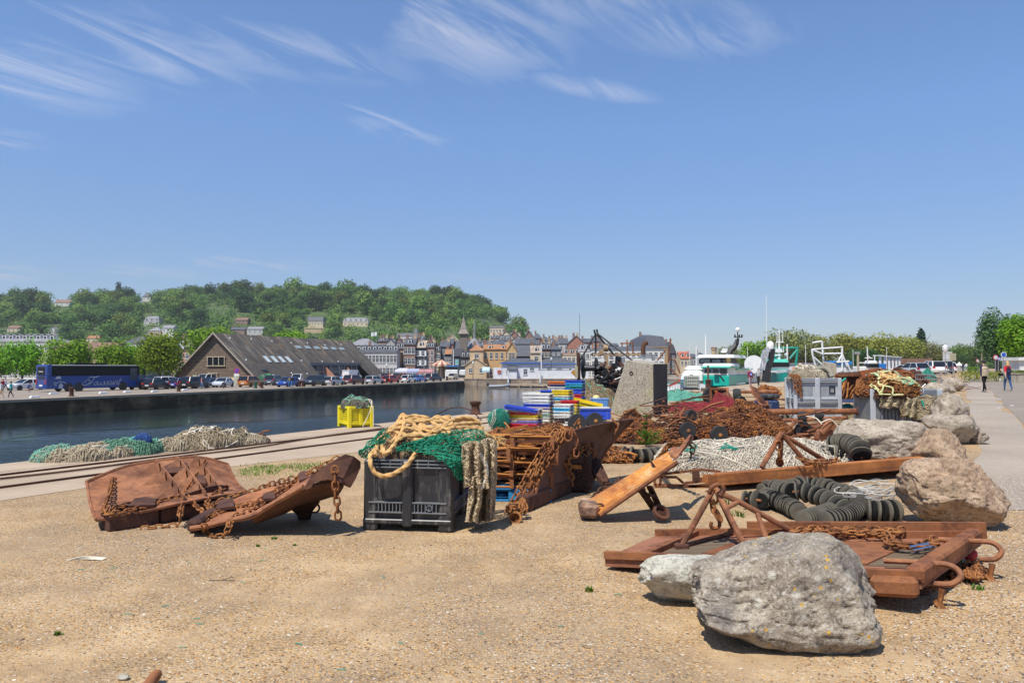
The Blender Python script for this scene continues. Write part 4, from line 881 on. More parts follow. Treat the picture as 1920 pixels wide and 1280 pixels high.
mb=MB();mb.box((-2.2,-.8,1.2),(2.4,1.6,2.4));mb.build('porch',facade('white_boards',(.68,.68,.72)),o,world=False)
mb=MB();mb.poly([(-3.7,-1.9,2.4),(-.7,-1.9,2.4),(-.9,-.02,3.5),(-3.5,-.02,3.5)],.1);mb.build('porch_roof',SLATE,o,world=False)
mb=MB();mb.box((-6.2,1.5,1.5),(2.4,3,3.0));mb.build('annex',facade('white_boards',(.68,.68,.72)),o,world=False);mb=MB();mb.box((-5.8,-.12,1.9),(.95,.2,.8));mb.build('letter_box',plain((.50,.10,.05),.5,name='red_box'),o,world=False)
office(1006,1079,682.5,671.5,211,'longer white harbour office with blue trim, behind the plain white hoarding',[(-2.0,2.4,1.2,1.2),(1.0,2.4,1.2,1.2),(4.0,2.2,.8,1.4)])
k=kk(199.5);b=P(1056,700,199.5);o=thing('hoarding','plain white hoarding fence in front of the longer harbour office','fence',(b.x,199.5,ZL),local=True)
mb=MB();mb.box((0,0,1.2),(95/k,.2,2.2));mb.build('panel',WHITE,o,world=False)
mb=MB();mb.box((0,0,2.36),(95/k+.1,.28,.1));mb.build('cap_rail',STEEL,o,world=False)
def pole(px,ytop,Y,label,name='lamp_post',r=.09,m=None,z0=ZL,head=1,cat='lamp post',lean=0,group=None):
 k=kk(Y);b=P(px,700,Y);H=CAM_H+(HZ-ytop)/k-z0;o=thing(name,label,cat,(b.x,Y,z0),group=group,local=True);mb=MB();mb.cyl((0,0,0),(lean,0,H),r,6,r2=r*.6);mb.build('pole',m or STEEL,o,world=False)
 if head:mb=MB();mb.lathe([(.12,0),(.3,.3),(.25,.7),(.05,.85)],(lean,0,H),n=8);mb.build('lantern',m_glow if 0 else WHITE,o,world=False)
 return o
pole(725,688,190,'ornate dark street lamp in front of the customs building',m=plain((.03,.03,.03),.5,name='black_iron'));pole(795,668,196,'slim grey lamp post before the black shuttered house',r=.12,head=0)
pole(850,655,205,'white flagpole with crossbar left of the teal window house','flagpole',r=.16,m=WHITE,head=0,cat='mast');pole(887,683,198,'dark street lamp before the stone gatehouse',m=plain((.03,.03,.03),.5,name='black_iron'))
pole(1015,645,201,'tall white post rising between the two harbour offices','mast_post',r=.2,m=WHITE,head=0,cat='mast');pole(1034,676,201.5,'thin black lamp post before the longer harbour office',m=plain((.03,.03,.03),.5,name='black_iron'))
pole(1087,588,300,'very thin tall antenna mast rising above the roofs','antenna_mast',r=.18,head=0,cat='antenna',z0=0)
for i,px in enumerate((953,1013)):
 b=P(px,700,198.6);o=thing('mooring_pile',('left' if i==0 else 'right')+' white mooring pile standing in the water before the stone quay','pile',(b.x,198.6,-3.4),group='white mooring piles',local=True);mb=MB();mb.cyl((0,0,0),(0,0,4.2),.2,8);mb.build('post',WHITE,o,world=False);mb=MB();mb.box((0,0,.9),(.8,.8,.3));mb.build('collar',STEEL,o,world=False)
b=P(828,700,205);k=kk(205);o=thing('carousel','striped merry-go-round canopy with hanging valance on the town quay','carousel',(b.x,205,ZL),local=True)
zt=CAM_H+(HZ-674)/k-ZL;ze_=CAM_H+(HZ-683)/k-ZL;mb=MB();n=20
for i in range(n):
 a0,a1=2*PI*i/n,2*PI*(i+1)/n;R=2.9
 mb.add([(0,0,zt),(R*math.cos(a0),R*math.sin(a0),ze_),(R*math.cos(a1),R*math.sin(a1),ze_),(R*math.cos(a1),R*math.sin(a1),ze_-.5),(R*math.cos(a0),R*math.sin(a0),ze_-.5)],[(0,1,2),(1,4,3,2)],i%2)
mb.build('canopy',[plain((.62,.52,.36),.7,name='cream_canvas'),plain((.36,.10,.07),.7,name='red_canvas')],o,world=False);mb=MB();mb.cyl((0,0,0),(0,0,ze_),.9,12);mb.build('drum',facade('painted_drum',(.3,.2,.12)),o,world=False)
for i in range(8):mb=MB();a=i*PI/4;mb.cyl((2.5*math.cos(a),2.5*math.sin(a),0),(2.5*math.cos(a),2.5*math.sin(a),ze_),.06,5);mb.build('post',STEEL,o,world=False)
for(x0,x1,y0,y1,Y,c,lb)in((740,763,690,696,221,(.5,.5,.58),'pale blue awning below the pink brick house'),(763,785,691,696,221,(.32,.36,.5),'blue grey awning below the brown brick house'),(785,812,692,697,220,(.42,.2,.2),'dull red awning below the black shuttered house'),(904,918,688,694,206,(.45,.6,.68),'light blue stall canopy before the stone gatehouse')):
 k=kk(Y);a,b_=P(x0,y1,Y),P(x1,y0,Y);o=thing('awning',lb,'awning',((a.x+b_.x)/2,Y,ZL),local=True);W_=b_.x-a.x;zt=b_.z-ZL;zb_=a.z-ZL;mb=MB();mb.poly([(-W_/2,0,zb_),(W_/2,0,zb_),(W_/2,1.8,zt),(-W_/2,1.8,zt)],.05);mb.box((0,-.05,zb_-.25),(W_,.05,.5));mb.build('cover',plain(c,.8,name='awning_cloth'),o,world=False)
 for s in(-1,1):mb=MB();mb.cyl((s*W_*.48,.1,0),(s*W_*.48,.1,zb_),.05,5);mb.build('post',STEEL,o,world=False)
b=P(706,700,246);k=kk(246);o=thing('flag','small white flag flying above the customs building roof','flag',(b.x,246,6),local=True);mb=MB();mb.cyl((0,0,0),(0,0,CAM_H+(HZ-621)/k-6),.06,5);mb.build('pole',STEEL,o,world=False)
zt=CAM_H+(HZ-622)/k-6;mb=MB();mb.grid(lambda u,v:(-1.8*u,.25*math.sin(u*6),zt-1.2*v-.3*u),8,3,.03);mb.build('cloth',WHITE,o,world=False)
#  vehicles on the far quay
CT={'hatch':(4.0,1.72,.92,1.47,(-1.95,-1.55,.15,.95),.86,.95),'suv':(4.5,1.85,1.05,1.66,(-2.2,-1.85,.2,1.0),1.0,1.08),'sedan':(4.6,1.8,.92,1.43,(-1.75,-1.1,.15,1.05),.86,.98),'mini':(3.6,1.65,.92,1.5,(-1.72,-1.2,.25,.95),.88,.92),'van':(5.4,2.0,1.25,2.35,(-2.7,-2.68,1.15,1.9),1.2,1.25),'smallvan':(4.4,1.82,1.1,1.85,(-2.18,-2.12,.55,1.35),1.0,1.1),'mpv':(4.7,1.85,1.05,1.72,(-2.3,-2.05,.55,1.5),.98,1.08)}
WH={}
def wheel_parts(o,x,y,r,w=.2,nm='wheel'):
 if r not in WH:
  mb=MB();mb.lathe([(r*.62,-w/2),(r*.9,-w/2),(r,-w*.3),(r,w*.3),(r*.9,w/2),(r*.62,w/2)],(0,0,0),(0,1,0),16);t=mb.build(nm,TYRE,o,world=False)
  mb=MB();mb.lathe([(r*.64,-w*.42),(r*.55,-w*.3),(r*.18,-w*.5),(r*.16,w*.5),(r*.55,w*.3),(r*.64,w*.42)],(0,0,0),(0,1,0),10,smooth=False);q=mb.build('rim',CHROME,t,world=False);WH[r]=(t,q)
 else:
  t0,q0=WH[r];t=t0.copy();COL.objects.link(t);t.parent=o;q=q0.copy();COL.objects.link(q);q.parent=t
 t.location=(x,y,r);return t
RUBB=plain((.02,.02,.02),.6,name='black_trim');TAIL=plain((.45,.02,.015),.3,name='tail_light');HEAD=plain((.65,.66,.68),.15,name='headlight_glass')
def paint(c):
 def f():
  t=NT('car_paint');t.col(c).rough(.32);t.set('Coat Weight',.6);t.set('Coat Roughness',.08);return t.m
 return M(('carp',c),f)
QA=math.atan2(102,37.6)
def car(px,yb,ty,c,label,dr=0.0,z=ZL,ang=None,group='cars parked along the far quay',flip=False,scale=1.0,roof=None):
 L,Wd,belt,top,(br,rr,rf,bf),hood,tail=CT[ty]
 b=G(px,yb,z);o=thing('parked_car' if 'van' not in ty else 'parked_van',label,'car' if 'van' not in ty else 'van',(b.x,b.y,z),(QA if ang is None else ang)+dr+(PI if flip else 0),group,local=True);o.scale=(scale,)*3
 h=Wd/2;l=L/2;mb=MB()
 st=[(-l,.45,.62*tail/.95,.86),(-l+.1,.3,tail*.93,.95),(-l+.45,.24,tail,1),(-l+1.2,.22,belt+.02,1),(0,.2,belt,1),(bf,.22,belt-.02,1),(bf+(l-bf)*.5,.22,hood,.985),(l-.18,.26,hood-.12,.93),(l,.38,.62,.82)]
 vs=[]
 for(x,zl,zt,w_)in st:
  hw=h*w_
  for(yy,zz)in((-hw*.9,zl),(-hw,zl+.18),(-hw,(zl+zt)/2+.1),(-hw*.94,zt-.03),(-hw*.8,zt),(hw*.8,zt),(hw*.94,zt-.03),(hw,(zl+zt)/2+.1),(hw,zl+.18),(hw*.9,zl)):vs.append((x,yy,zz))
 fs=[(i*10+k,i*10+(k+1)%10,(i+1)*10+(k+1)%10,(i+1)*10+k)for i in range(len(st)-1)for k in range(10)];fs+=[tuple(range(9,-1,-1)),tuple((len(st)-1)*10+k for k in range(10))]
 mb.add(vs,fs,0,True);P_=paint(c)
 mb.add([(rr-.05,-h*.74,top-.05),(rf+.1,-h*.74,top-.04),(rf+.1,h*.74,top-.04),(rr-.05,h*.74,top-.05),(rr+.1,-h*.66,top),(rf-.05,-h*.66,top+.01),(rf-.05,h*.66,top+.01),(rr+.1,h*.66,top)],[(0,1,5,4),(1,2,6,5),(2,3,7,6),(3,0,4,7),(4,5,6,7)],0,True)
 for x0,x1 in((br,rr),(bf,rf),((br+bf)*.5-.05,(rr+rf)*.5)):
  for s in(-1,1):mb.bar((x0,s*h*.9,belt-.02),(x1,s*h*.745,top-.04),.08,.05)
 for x in(-l*.62,l*.62):
  for s in(-1,1):mb.lathe([(.36,0),(.36,.02)],(x,s*(h-.005),.31),(0,s,0),14,1)
 mb.build('body',[P_,RUBB],o,world=False)
 mb=MB();y0,y1=h*.89,h*.735
 if ty in('van',):mb.add([(bf-1.1,-y0,belt),(bf,-y0,belt),(bf,y0,belt),(bf-1.1,y0,belt),(bf-1.1,-y1,top-.5),(rf+.35,-y1,top-.4),(rf+.35,y1,top-.4),(bf-1.1,y1,top-.5)],[(0,1,5,4),(1,2,6,5),(2,3,7,6),(4,5,6,7)])
 else:mb.add([(br,-y0,belt-.02),(bf,-y0,belt-.02),(bf,y0,belt-.02),(br,y0,belt-.02),(rr,-y1,top-.045),(rf,-y1,top-.045),(rf,y1,top-.045),(rr,y1,top-.045)],[(0,1,5,4),(1,2,6,5),(2,3,7,6),(3,0,4,7),(4,5,6,7)])
 mb.build('windows',GLASS_D,o,world=False)
 if ty in('van','smallvan'):
  mb=MB();xb=-l+.03;xf=bf-1.15 if ty=='van' else 0.1
  mb.add([(xb,-h*.98,belt-.3),(xf,-h*.98,belt-.3),(xf,h*.98,belt-.3),(xb,h*.98,belt-.3),(xb+.06,-h*.86,top),(xf+(.2 if ty=='van' else 0),-h*.86,top),(xf+(.2 if ty=='van' else 0),h*.86,top),(xb+.06,h*.86,top)],[(0,1,5,4),(1,2,6,5),(2,3,7,6),(3,0,4,7),(4,5,6,7)]);
  mb.add([(xf+.2,-h*.85,top-.45),(rf+.3,-h*.8,top-.42),(rf+.3,h*.8,top-.42),(xf+.2,h*.85,top-.45),(xf+.2,-h*.8,top),(rf,-h*.7,top-.03),(rf,h*.7,top-.03),(xf+.2,h*.8,top)],[(0,1,5,4),(1,2,6,5),(2,3,7,6),(4,5,6,7)]);mb.build('cargo_body',P_,o,world=False)
 for x in(-l*.62,l*.62):
  for s in(-1,1):wheel_parts(o,x,s*(h-.11),.33 if ty not in('suv','van')else.36)
 for s in(-1,1):
  mb=MB();mb.box((-l+.06,s*h*.74,tail*.85),(.14,.28,.2));mb.build('tail_light',TAIL,o,world=False)
  mb=MB();mb.box((l-.12,s*h*.7,hood*.78),(.2,.34,.15));mb.build('headlight',HEAD,o,world=False)
 mb=MB();mb.box((-l-.01,0,.58),(.03,.52,.12));mb.build('number_plate',WHITE,o,world=False)
 return o
C_W=(.72,.72,.72);C_B=(.02,.08,.36);C_K=(.014,.015,.018);C_S=(.40,.43,.46);C_DB=(.015,.025,.07);C_R=(.50,.012,.015);C_G=(.07,.08,.10)
CARS=[(48,731,'sedan',C_W,'white saloon behind the crouching person, left of the coach',0,True),(270,729.5,'hatch',C_DB,'dark blue hatchback right beside the front of the coach',0,False),(293,730,'hatch',C_K,'black hatchback between the dark blue car and the white one',.2,False),(280,722,'mpv',C_G,'grey people carrier behind the dark cars by the coach',.3,False),(318,728,'suv',C_W,'white off-roader with its tail lights showing, first white car right of the coach',-.1,False),(344,728,'hatch',(.03,.03,.22),'violet blue hatchback right of the white off-roader',0,False),(365,728,'suv',C_K,'black car between the violet blue and blue ones',.1,False),(388,726,'sedan',(.02,.05,.16),'navy car left of the silver coupe',.3,True),(418,725.5,'sedan',(.55,.60,.68),'silver blue coupe in front of the timber gable',.35,True),(385,719,'mpv',C_W,'white estate car half hidden behind navy car',.2,True),(470,725,'suv',(.42,.16,.025),'orange off-roader with dark rear window by the no parking sign',.15,False),(515,722,'suv',(.07,.085,.11),'dark grey off-roader right of the green container',.25,False),(540,725,'hatch',(.01,.05,.30),'bright blue hatchback behind the standing couple',.1,True),(535,714,'mini',C_W,'small white car behind the dark grey off-roader',.4,True),(557,718,'mpv',C_W,'white people carrier behind the blue hatchback',.5,True),(588,723.5,'suv',C_K,'black car right of the standing couple',.1,True),(602,716,'hatch',C_DB,'dark blue car behind the black one',.3,True),(626,722,'hatch',C_S,'silver grey hatchback, nearest one below the red car',0,False),(624,712,'hatch',C_R,'red hatchback behind the silver grey one by the shop windows',.5,True),(647,713,'mini',(.02,.18,.45),'light blue small car in front of the white van',.3,True),(664,720.5,'suv',(.10,.02,.02),'maroon off-roader parked below the large white van',0,False),(702,719.5,'hatch',C_S,'silver hatchback left of the red one',0,False),(733,718,'hatch',C_R,'bright red hatchback, the reddest car near the quay edge',0,False),(766,717,'mini',C_W,'small rounded white car between the red and blue cars',0,False),(785,716,'sedan',(.02,.17,.55),'bright blue convertible beside the small white car',.1,False),(813,714.5,'suv',(.02,.04,.06),'dark teal off-roader, last car before the quay corner',-.1,False),(660,713,'van',C_W,'large white delivery van by the shop windows',0,False),(695,711,'smallvan',C_W,'smaller white van right of the large one',.4,True),(722,711,'hatch',C_K,'black car behind the silver and red hatchbacks',.3,True),(748,712,'suv',(.10,.03,.03),'dark red car in the rear row above the small white one',.2,False),(762,710,'hatch',C_R,'red car in the rear row left of a silver one',.5,True),(772,711,'hatch',C_S,'silver car in the rear row above the bright blue one',.2,False),(848,711.5,'hatch',(.40,.34,.24),'beige car at the quay corner',.2,True)]
for(px,yb,ty,c,lb,dr,fl)in CARS:car(px,yb,ty,c,lb,dr,flip=fl,scale=1.06)
CB=V((-58.4,93.8,ZL));CD=V((.5,.866,0));CN=V((.866,-.5,0));CL=12.5
o=thing('coach','long dark blue three axle coach parked on the far quay','bus',tuple(CB),math.atan2(CD.y,CD.x),local=True)
BLU=paint((.005,.042,.23));BLK_=plain((.004,.004,.006),.3,.1,1,0,.25,name='black_glass');SILV=plain((.42,.45,.50),.4,name='silver_lettering')
def rbox(mb,x0,x1,y0,y1,z0,z1,b,mi=0):
 mb.box(((x0+x1)/2,(y0+y1)/2,(z0+z1)/2),(x1-x0,y1-y0,z1-z0),mi=mi,bev=b)
mb=MB();rbox(mb,0,CL,0,2.5,.38,2.05,.06);rbox(mb,-.0,.75,.0,2.5,2.0,3.45,.1);mb.build('body',BLU,o,world=False)
mb=MB();rbox(mb,.55,CL+.02,-.015,2.515,2.0,3.32,.07);rbox(mb,-.03,.3,.35,2.15,2.1,3.2,.05);rbox(mb,CL-.7,CL+.08,.03,2.47,.9,3.2,.1);mb.build('windows',BLK_,o,world=False)
mb=MB();rbox(mb,.2,CL-.3,.12,2.4,3.3,3.42,.05);mb.build('roof',plain((.5,.5,.5),.4,name='pale_roof'),o,world=False)
mb=MB();rbox(mb,3.6,8.2,.35,2.15,3.40,3.66,.12);mb.build('air_conditioner',BLK_,o,world=False)
for x in(2.75,4.07,10.1):
 for y in(.14,2.34):w_=wheel_parts(o,x,y,.49,.28)
 mb=MB();mb.lathe([(.6,0),(.6,.03)],(x,-.0,.52),(0,-1,0),16);mb.build('wheel_arch',RUBB,o,world=False)
mb=MB();mb.poly([(11.1,-.03,.5),(12.1,-.03,.5),(12.1,-.03,3.0),(11.1,-.03,3.0)],.05);mb.build('door',plain((.05,.07,.09),.1,name='door_glass'),o,world=False)
mb=MB();rbox(mb,11.05,11.95,-.1,0,.55,1.35,.03);mb.build('panel',BLU,o,world=False)
mb=MB();mb.bar((CL,-.1,2.9),(CL+.4,-.45,2.8),.07);rbox(mb,CL+.32,CL+.5,-.62,-.34,2.0,2.8,.05);mb.build('mirror',BLK_,o,world=False)
for s in(.2,2.3):mb=MB();rbox(mb,-.06,.02,s-.12,s+.12,1.0,1.55,.02);mb.build('tail_light',TAIL,o,world=False)
mb=MB();rbox(mb,-.05,.01,.9,1.6,.72,.92,.01);mb.build('number_plate',WHITE,o,world=False)
mb=MB()
for z in(1.65,1.75,1.85,1.95):mb.box((-.02,1.2,z),(.05,1.7,.04))
mb.build('grille',RUBB,o,world=False)
def strokes(mb,gl,ox,oz,sc_,sh,r,y=-.035):
 for st in gl:
  pts=spline([(ox+(p[0]+p[1]*sh)*sc_,y,oz+p[1]*sc_)for p in st],5);n=len(pts)
  mb.tube(pts,[r*(.45+.75*math.sin(PI*i/max(n-1,1)))for i in range(n)],5)
GLY={'T':([[(-.35,.25),(-.5,.45),(-.2,.62),(.05,.4),(-.1,.1),(-.5,0),(-.75,.15),(-.6,.38)],[(-.3,.75),(-.05,.95),(.35,.88),(.75,.98),(1.05,.98)],[(.45,.95),(.35,.6),(.25,.3),(.05,.05),(-.25,0)]],.62),'o':([[(.2,.42),(.02,.3),(.02,.08),(.18,0),(.33,.12),(.33,.32),(.2,.42),(.45,.3)]],.42),'u':([[(0,.4),(.02,.1),(.15,0),(.32,.15),(.36,.42)],[(.36,.42),(.35,.1),(.45,.02),(.55,.12)]],.5),'s':([[(0,.05),(.2,.25),(.22,.44),(.25,.3),(.34,.12),(.22,0),(.05,.04)],[(.3,.03),(.42,.1)]],.38),'a':([[(.34,.38),(.15,.42),(0,.2),(.1,0),(.28,.12),(.36,.4)],[(.36,.4),(.34,.1),(.42,.01),(.52,.1)]],.5),'i':([[(0,.1),(.08,.4),(.06,.1),(.14,.01),(.22,.1)],[(.12,.58),(.14,.62)]],.24),'n':([[(0,.4),(.02,0)],[(.03,.22),(.2,.42),(.3,.35),(.3,.08),(.38,.01),(.46,.1)]],.46),'t':([[(.1,.85),(.06,.1),(.16,.0),(.3,.12)],[(-.08,.5),(.3,.52)]],.3)}
mb=MB();x=5.25
for ch in 'Toussaint':g,adv=GLY[ch];strokes(mb,g,x,.78,1.16,.38,.036 if ch!='T' else.04);x+=adv*1.16
mb.build('lettering',SILV,o,world=False)
mb=MB();mb.poly([(1.0,-.03,1.62),(1.75,-.03,1.66),(1.72,-.03,2.0),(1.25,-.03,1.98)],.02,nrm=(0,1,0));mb.poly([(1.45,-.03,.42),(1.95,-.03,.40),(2.02,-.03,.9),(1.75,-.03,1.1),(1.5,-.03,.8)],.02,nrm=(0,1,0));strokes(mb,[[(1.5,1.0),(1.8,1.25),(2.2,1.2),(2.45,.98)],[(1.0,.95),(.9,1.2),(1.3,1.15),(1.55,1.35),(1.8,1.45)],[(1.2,1.05),(1.0,.85),(1.3,.9)]],0,0,1,0,.04);mb.build('emblem',SILV,o,world=False)
mb=MB();strokes(mb,[[(-.3,0),(.2,.12),(.8,.08),(1.2,.2)]],0,0,1,0,.03);
mb=MB();mb.bar((-.06,.7,2.55),(-.06,1.7,2.6),.05,.12);mb.build('rear_lettering',SILV,o,world=False)
def bollard(px,yb,label,z=ZL,h=.75,r=.2,m=None,group='rusty bollards along the quay edge'):
 b=G(px,yb,z);o=thing('bollard',label,'bollard',(b.x,b.y,z),group=group,local=True);mb=MB();mb.lathe([(r*1.3,0),(r*1.3,.05),(r,.1),(r*.92,h*.65),(r*1.25,h*.78),(r*1.3,h*.95),(r*.9,h)],n=14);mb.build('post',m or RUST_DK,o,world=False);mb=MB();mb.lathe([(r*1.7,0),(r*1.7,.03)],n=14);mb.build('base_plate',RUST_DK,o,world=False);return o
for px,yb,lb in((134,743,'rusty bollard in front of the rear wheels of the coach'),(335,734,'rusty bollard between the coach and the timber building'),(479,728,'green bollard by the orange off-roader'),(491,728,'rusty bollard right of the green one'),(633,722,'rusty bollard before the silver grey hatchback'),(562,725,'wide rusty bollard left of the black car'),(568,725,'wide rusty bollard touching the black car'),(725,718.5,'rusty bollard before the bright red hatchback'),(838,713,'rusty bollard at the quay corner')):
 bollard(px,yb,lb,m=plain((.02,.10,.07),.5,name='green_paint')if 'green b' in lb else None,h=1.0,r=.22)
bollard(891.5,777,'big rusty bollard on the near quay edge, left of the green net bag',z=0,h=.50,r=.16,group=None)
for i,(px,yb)in enumerate(((65,746),(100,739),(193,738),(239,736),(290,735),(347,732))):
 b=G(px,yb,ZL);o=thing('edge_block','low white block on the quay edge' if 0 else['low white kerb block below the white saloon','low white kerb block below the rear of the coach','low white kerb block below the middle of the coach','low white kerb block below the front of the coach','low white kerb block below the black hatchback','low white kerb block by the bollard right of the coach'][i],'kerb block',(b.x,b.y,ZL),QA,'white kerb blocks along the far quay',local=True)
 mb=MB();mb.box((0,0,.12),(1.1,.3,.24),bev=.04,taper=.8);mb.build('block',WHITE,o,world=False)
b=G(444,727,ZL);o=thing('no_parking_sign','round blue and red no parking sign in front of the timber gable','road sign',tuple(b),local=True);mb=MB();mb.cyl((0,0,0),(0,0,2.9),.04,6);mb.build('post',STEEL,o,world=False)
mb=MB();mb.cyl((0,-.05,2.6),(0,-.09,2.6),.42,20,0);mb.cyl((0,-.09,2.6),(0,-.1,2.6),.34,20,1);mb.bar((-.26,-.105,2.86),(.26,-.105,2.34),.09,.02,0,up=(0,1,0));mb.build('disc',[plain((.6,.02,.03),.4,name='sign_red'),plain((.02,.06,.5),.4,name='sign_blue')],o,world=False)
mb=MB();mb.box((0,-.06,1.95),(.75,.03,.28));mb.build('plate',WHITE,o,world=False)
b=G(485,722,ZL);o=thing('recycling_container','dark green bottle bank beside the orange off-roader','container',(b.x,b.y+3,ZL),.3,local=True);mb=MB();mb.lathe([(1.0,0),(1.05,.3),(1.05,1.3),(.8,1.75),(.3,1.9)],n=18);mb.build('body',plain((.02,.09,.04),.5,name='green_plastic'),o,world=False)
mb=MB();mb.box((.75,-.65,1.1),(.7,.3,1.7),bev=.1);mb.build('front_panel',plain((.02,.35,.05),.5,name='bright_green'),o,world=False)
#  people
SKIN=plain((.52,.32,.23),.6,.1,name='skin')
def cloth(c,nm='cloth'):return M(('cloth',c),lambda:net_m(nm,c,.7,.9))
def person(loc,rz,label,top,bottom,h=1.72,hair=(.1,.06,.03),sleeves=1,legs=1,stride=.22,swing=.15,shoe=(.6,.6,.6),girl=False,lean=.0,extras=(),pose='walk',fingers=False,hairlen=0,scale_w=1.0,group=None,legphase=1):
 s=h/1.72;o=thing('person',label,'person',tuple(loc),rz,group,local=True)
 vs=[];rd=[];ed=[];reg=[]
 def av(p,r):vs.append(V(p)*s);rd.append((r[0]*s*scale_w,r[1]*s)if isinstance(r,tuple)else(r*s,r*s));return len(vs)-1
 def ae(a,b,g):ed.append((a,b));reg.append(g)
 sw=.175 if not girl else.155;y=lean
 if pose=='crouch':
  pel=av((0,-.15,.38),(.15,.13));w_=av((0,-.02,.58),(.14,.12));ch=av((0,.12,.80),(.16,.12));nk=av((0,.2,.95),.06);hd=av((0,.26,1.06),(.085,.1));ht=av((0,.27,1.16),.075)
 else:
  pel=av((0,0,.93),(.145,.115));w_=av((0,y*.3,1.08),(.125 if girl else.14,.1));ch=av((0,y*.7,1.30),(.16,.115));nk=av((0,y,1.47),.058);hd=av((0,y+.015,1.57),(.075,.088));ht=av((0,y+.01,1.66),.07)
 ae(pel,w_,'top' if pose=='crouch' else 'mid');ae(w_,ch,'top');ae(ch,nk,'top');ae(nk,hd,'skin');ae(hd,ht,'skin')
 cz=vs[ch]/s
 for sg in(-1,1):
  a=sg*swing*1.0
  sh=av((sg*sw,cz.y,cz.z+.09),.062)
  if pose=='crouch':el=av((sg*.25,.25,.62),.042);wr=av((sg*.12,.42,.50),.03);hn=av((sg*.08,.48,.47),.034)
  elif pose=='forward':el=av((sg*(sw+.07),.02,1.12),.043);wr=av((sg*.12,.2,1.12),.031);hn=av((sg*.08,.27,1.13),.034)
  else:el=av((sg*(sw+.075),y*.5+a*.6-.02,1.10),.043);wr=av((sg*(sw+.095),a*1.1+.04,.87),.031);hn=av((sg*(sw+.09),a*1.2+.06,.79),(.03,.038))
  ae(ch,sh,'top');ae(sh,el,'top' if sleeves>0 else 'skin');ae(el,wr,'top' if sleeves>.8 else 'skin');ae(wr,hn,'skin')
  if fingers:
   hp=vs[hn]/s
   for f in range(4):q=av((hp.x+(f-1.5)*.004,hp.y+(f-1.5)*.019,hp.z-.05),.0095);q2=av((hp.x-sg*.012,hp.y+(f-1.5)*.019,hp.z-.085+abs(f-1.3)*.006),.008);ae(hn,q,'skin');ae(q,q2,'skin')
   q=av((hp.x-sg*.01,hp.y+.045,hp.z-.01),.0105);q2=av((hp.x-sg*.015,hp.y+.055,hp.z-.045),.009);ae(hn,q,'skin');ae(q,q2,'skin')
  d=sg*stride*legphase
  hpz=(vs[pel]/s).z
  if pose=='crouch':hp_=av((sg*.09,-.12,.34),.1);kn=av((sg*.16,.26,.42),.065);an=av((sg*.12,.06,.08),.045);to=av((sg*.13,.2,.03),(.045,.03))
  else:
   hp_=av((sg*.085,0,hpz-.06),(.09 if not girl else.1));kn=av((sg*.095,d*.62+.03,.50),.062);fz=.09+(abs(d)*.25 if d<0 else 0);an=av((sg*.09,d-(.06 if d<0 else 0),fz),.042);to=av((sg*.10,d+.13-(.05 if d<0 else 0),.035 if d>=0 else.03),(.043,.032))
  ae(pel,hp_,'bot');ae(hp_,kn,'bot');ae(kn,an,'bot' if legs>.8 else 'skin');ae(an,to,'shoe')
 me=bpy.data.meshes.new('body');me.from_pydata(vs,ed,[]);ob=bpy.data.objects.new('body',me);COL.objects.link(ob)
 md=ob.modifiers.new('s','SKIN');ob.modifiers.new('ss','SUBSURF').levels=2 if fingers else 1
 for i,v in enumerate(me.skin_vertices[0].data):v.radius=rd[i];v.use_root=(i==0)
 dg=bpy.context.evaluated_depsgraph_get();me2=bpy.data.meshes.new_from_object(ob.evaluated_get(dg));ob.modifiers.clear();ob.data=me2;bpy.data.meshes.remove(me);ob.parent=o
 mats=[SKIN,cloth(top),cloth(bottom),cloth(shoe)];me2.materials.clear()
 for m in mats:me2.materials.append(m)
 idx={'skin':0,'top':1,'mid':1,'bot':2,'shoe':3}
 for p in me2.polygons:
  c=p.center;best=1e9;g='top'
  for(a,b_),rg in zip(ed,reg):
   A,B=vs[a],vs[b_];AB=B-A;t=max(0,min(1,(c-A).dot(AB)/max(AB.length_squared,1e-9)));dd=(c-(A+AB*t)).length
   if dd<best:best=dd;g=rg;
  if g=='mid' and c.z<.98*s:g='bot'
  if g=='top' and sleeves<.8 and False:g='skin'
  p.material_index=idx[g];p.use_smooth=True
 hc=vs[hd]*.5+vs[ht]*.5;fy=.085*s
 mb=MB();mb.tube([hc+V((0,fy,.01))*s,hc+V((0,fy+.02,-.02))*s],[.012*s,.016*s],6);mb.build('nose',SKIN,o,world=False)
 for sg in(-1,1):mb=MB();mb.ball(hc+V((sg*.08,0,-.01))*s,.022*s,6,sc3=(.4,.7,1.1));mb.build('ear',SKIN,o,world=False);mb=MB();mb.ball(hc+V((sg*.03,.083,.02))*s,.011*s,6);mb.build('eye',plain((.05,.04,.04),.3,name='eye'),o,world=False)
 if hair:
  mb=MB();mb.ball(hc+V((0,-.018,.025))*s,.098*s,10,sc3=(.92,1.0,1.02+.1*(hairlen>0)))
  if hairlen:mb.ball(hc+V((0,-.055,-.09))*s,.09*s,8,sc3=(1.05,.7,1.0+hairlen))
  mb.build('hair',net_m('hair',hair,.6,.8),o,world=False)
 return o,vs,s
def GTp(px,py,z=None):return GT(px,py)if z is None else G(px,py,z)
pm,vs_,s_=person(GT(1846,735),0.05,'person in a beige quilted vest over navy sleeves walking away on the road',(.02,.022,.055),(.012,.012,.014),1.76,(.03,.025,.025),stride=.2,shoe=(.45,.38,.3),fingers=True,scale_w=1.15)
mb=MB()
def vest(u,v):
 a=u*2*PI;z=.90+v*.56;w1=.225-.02*v-(.10*max(0,v-.82)/.18);w2=.165+.012*math.sin(v*45)-.05*max(0,v-.8)/.2;return(math.cos(a)*w1,math.sin(a)*w2-.005,z)
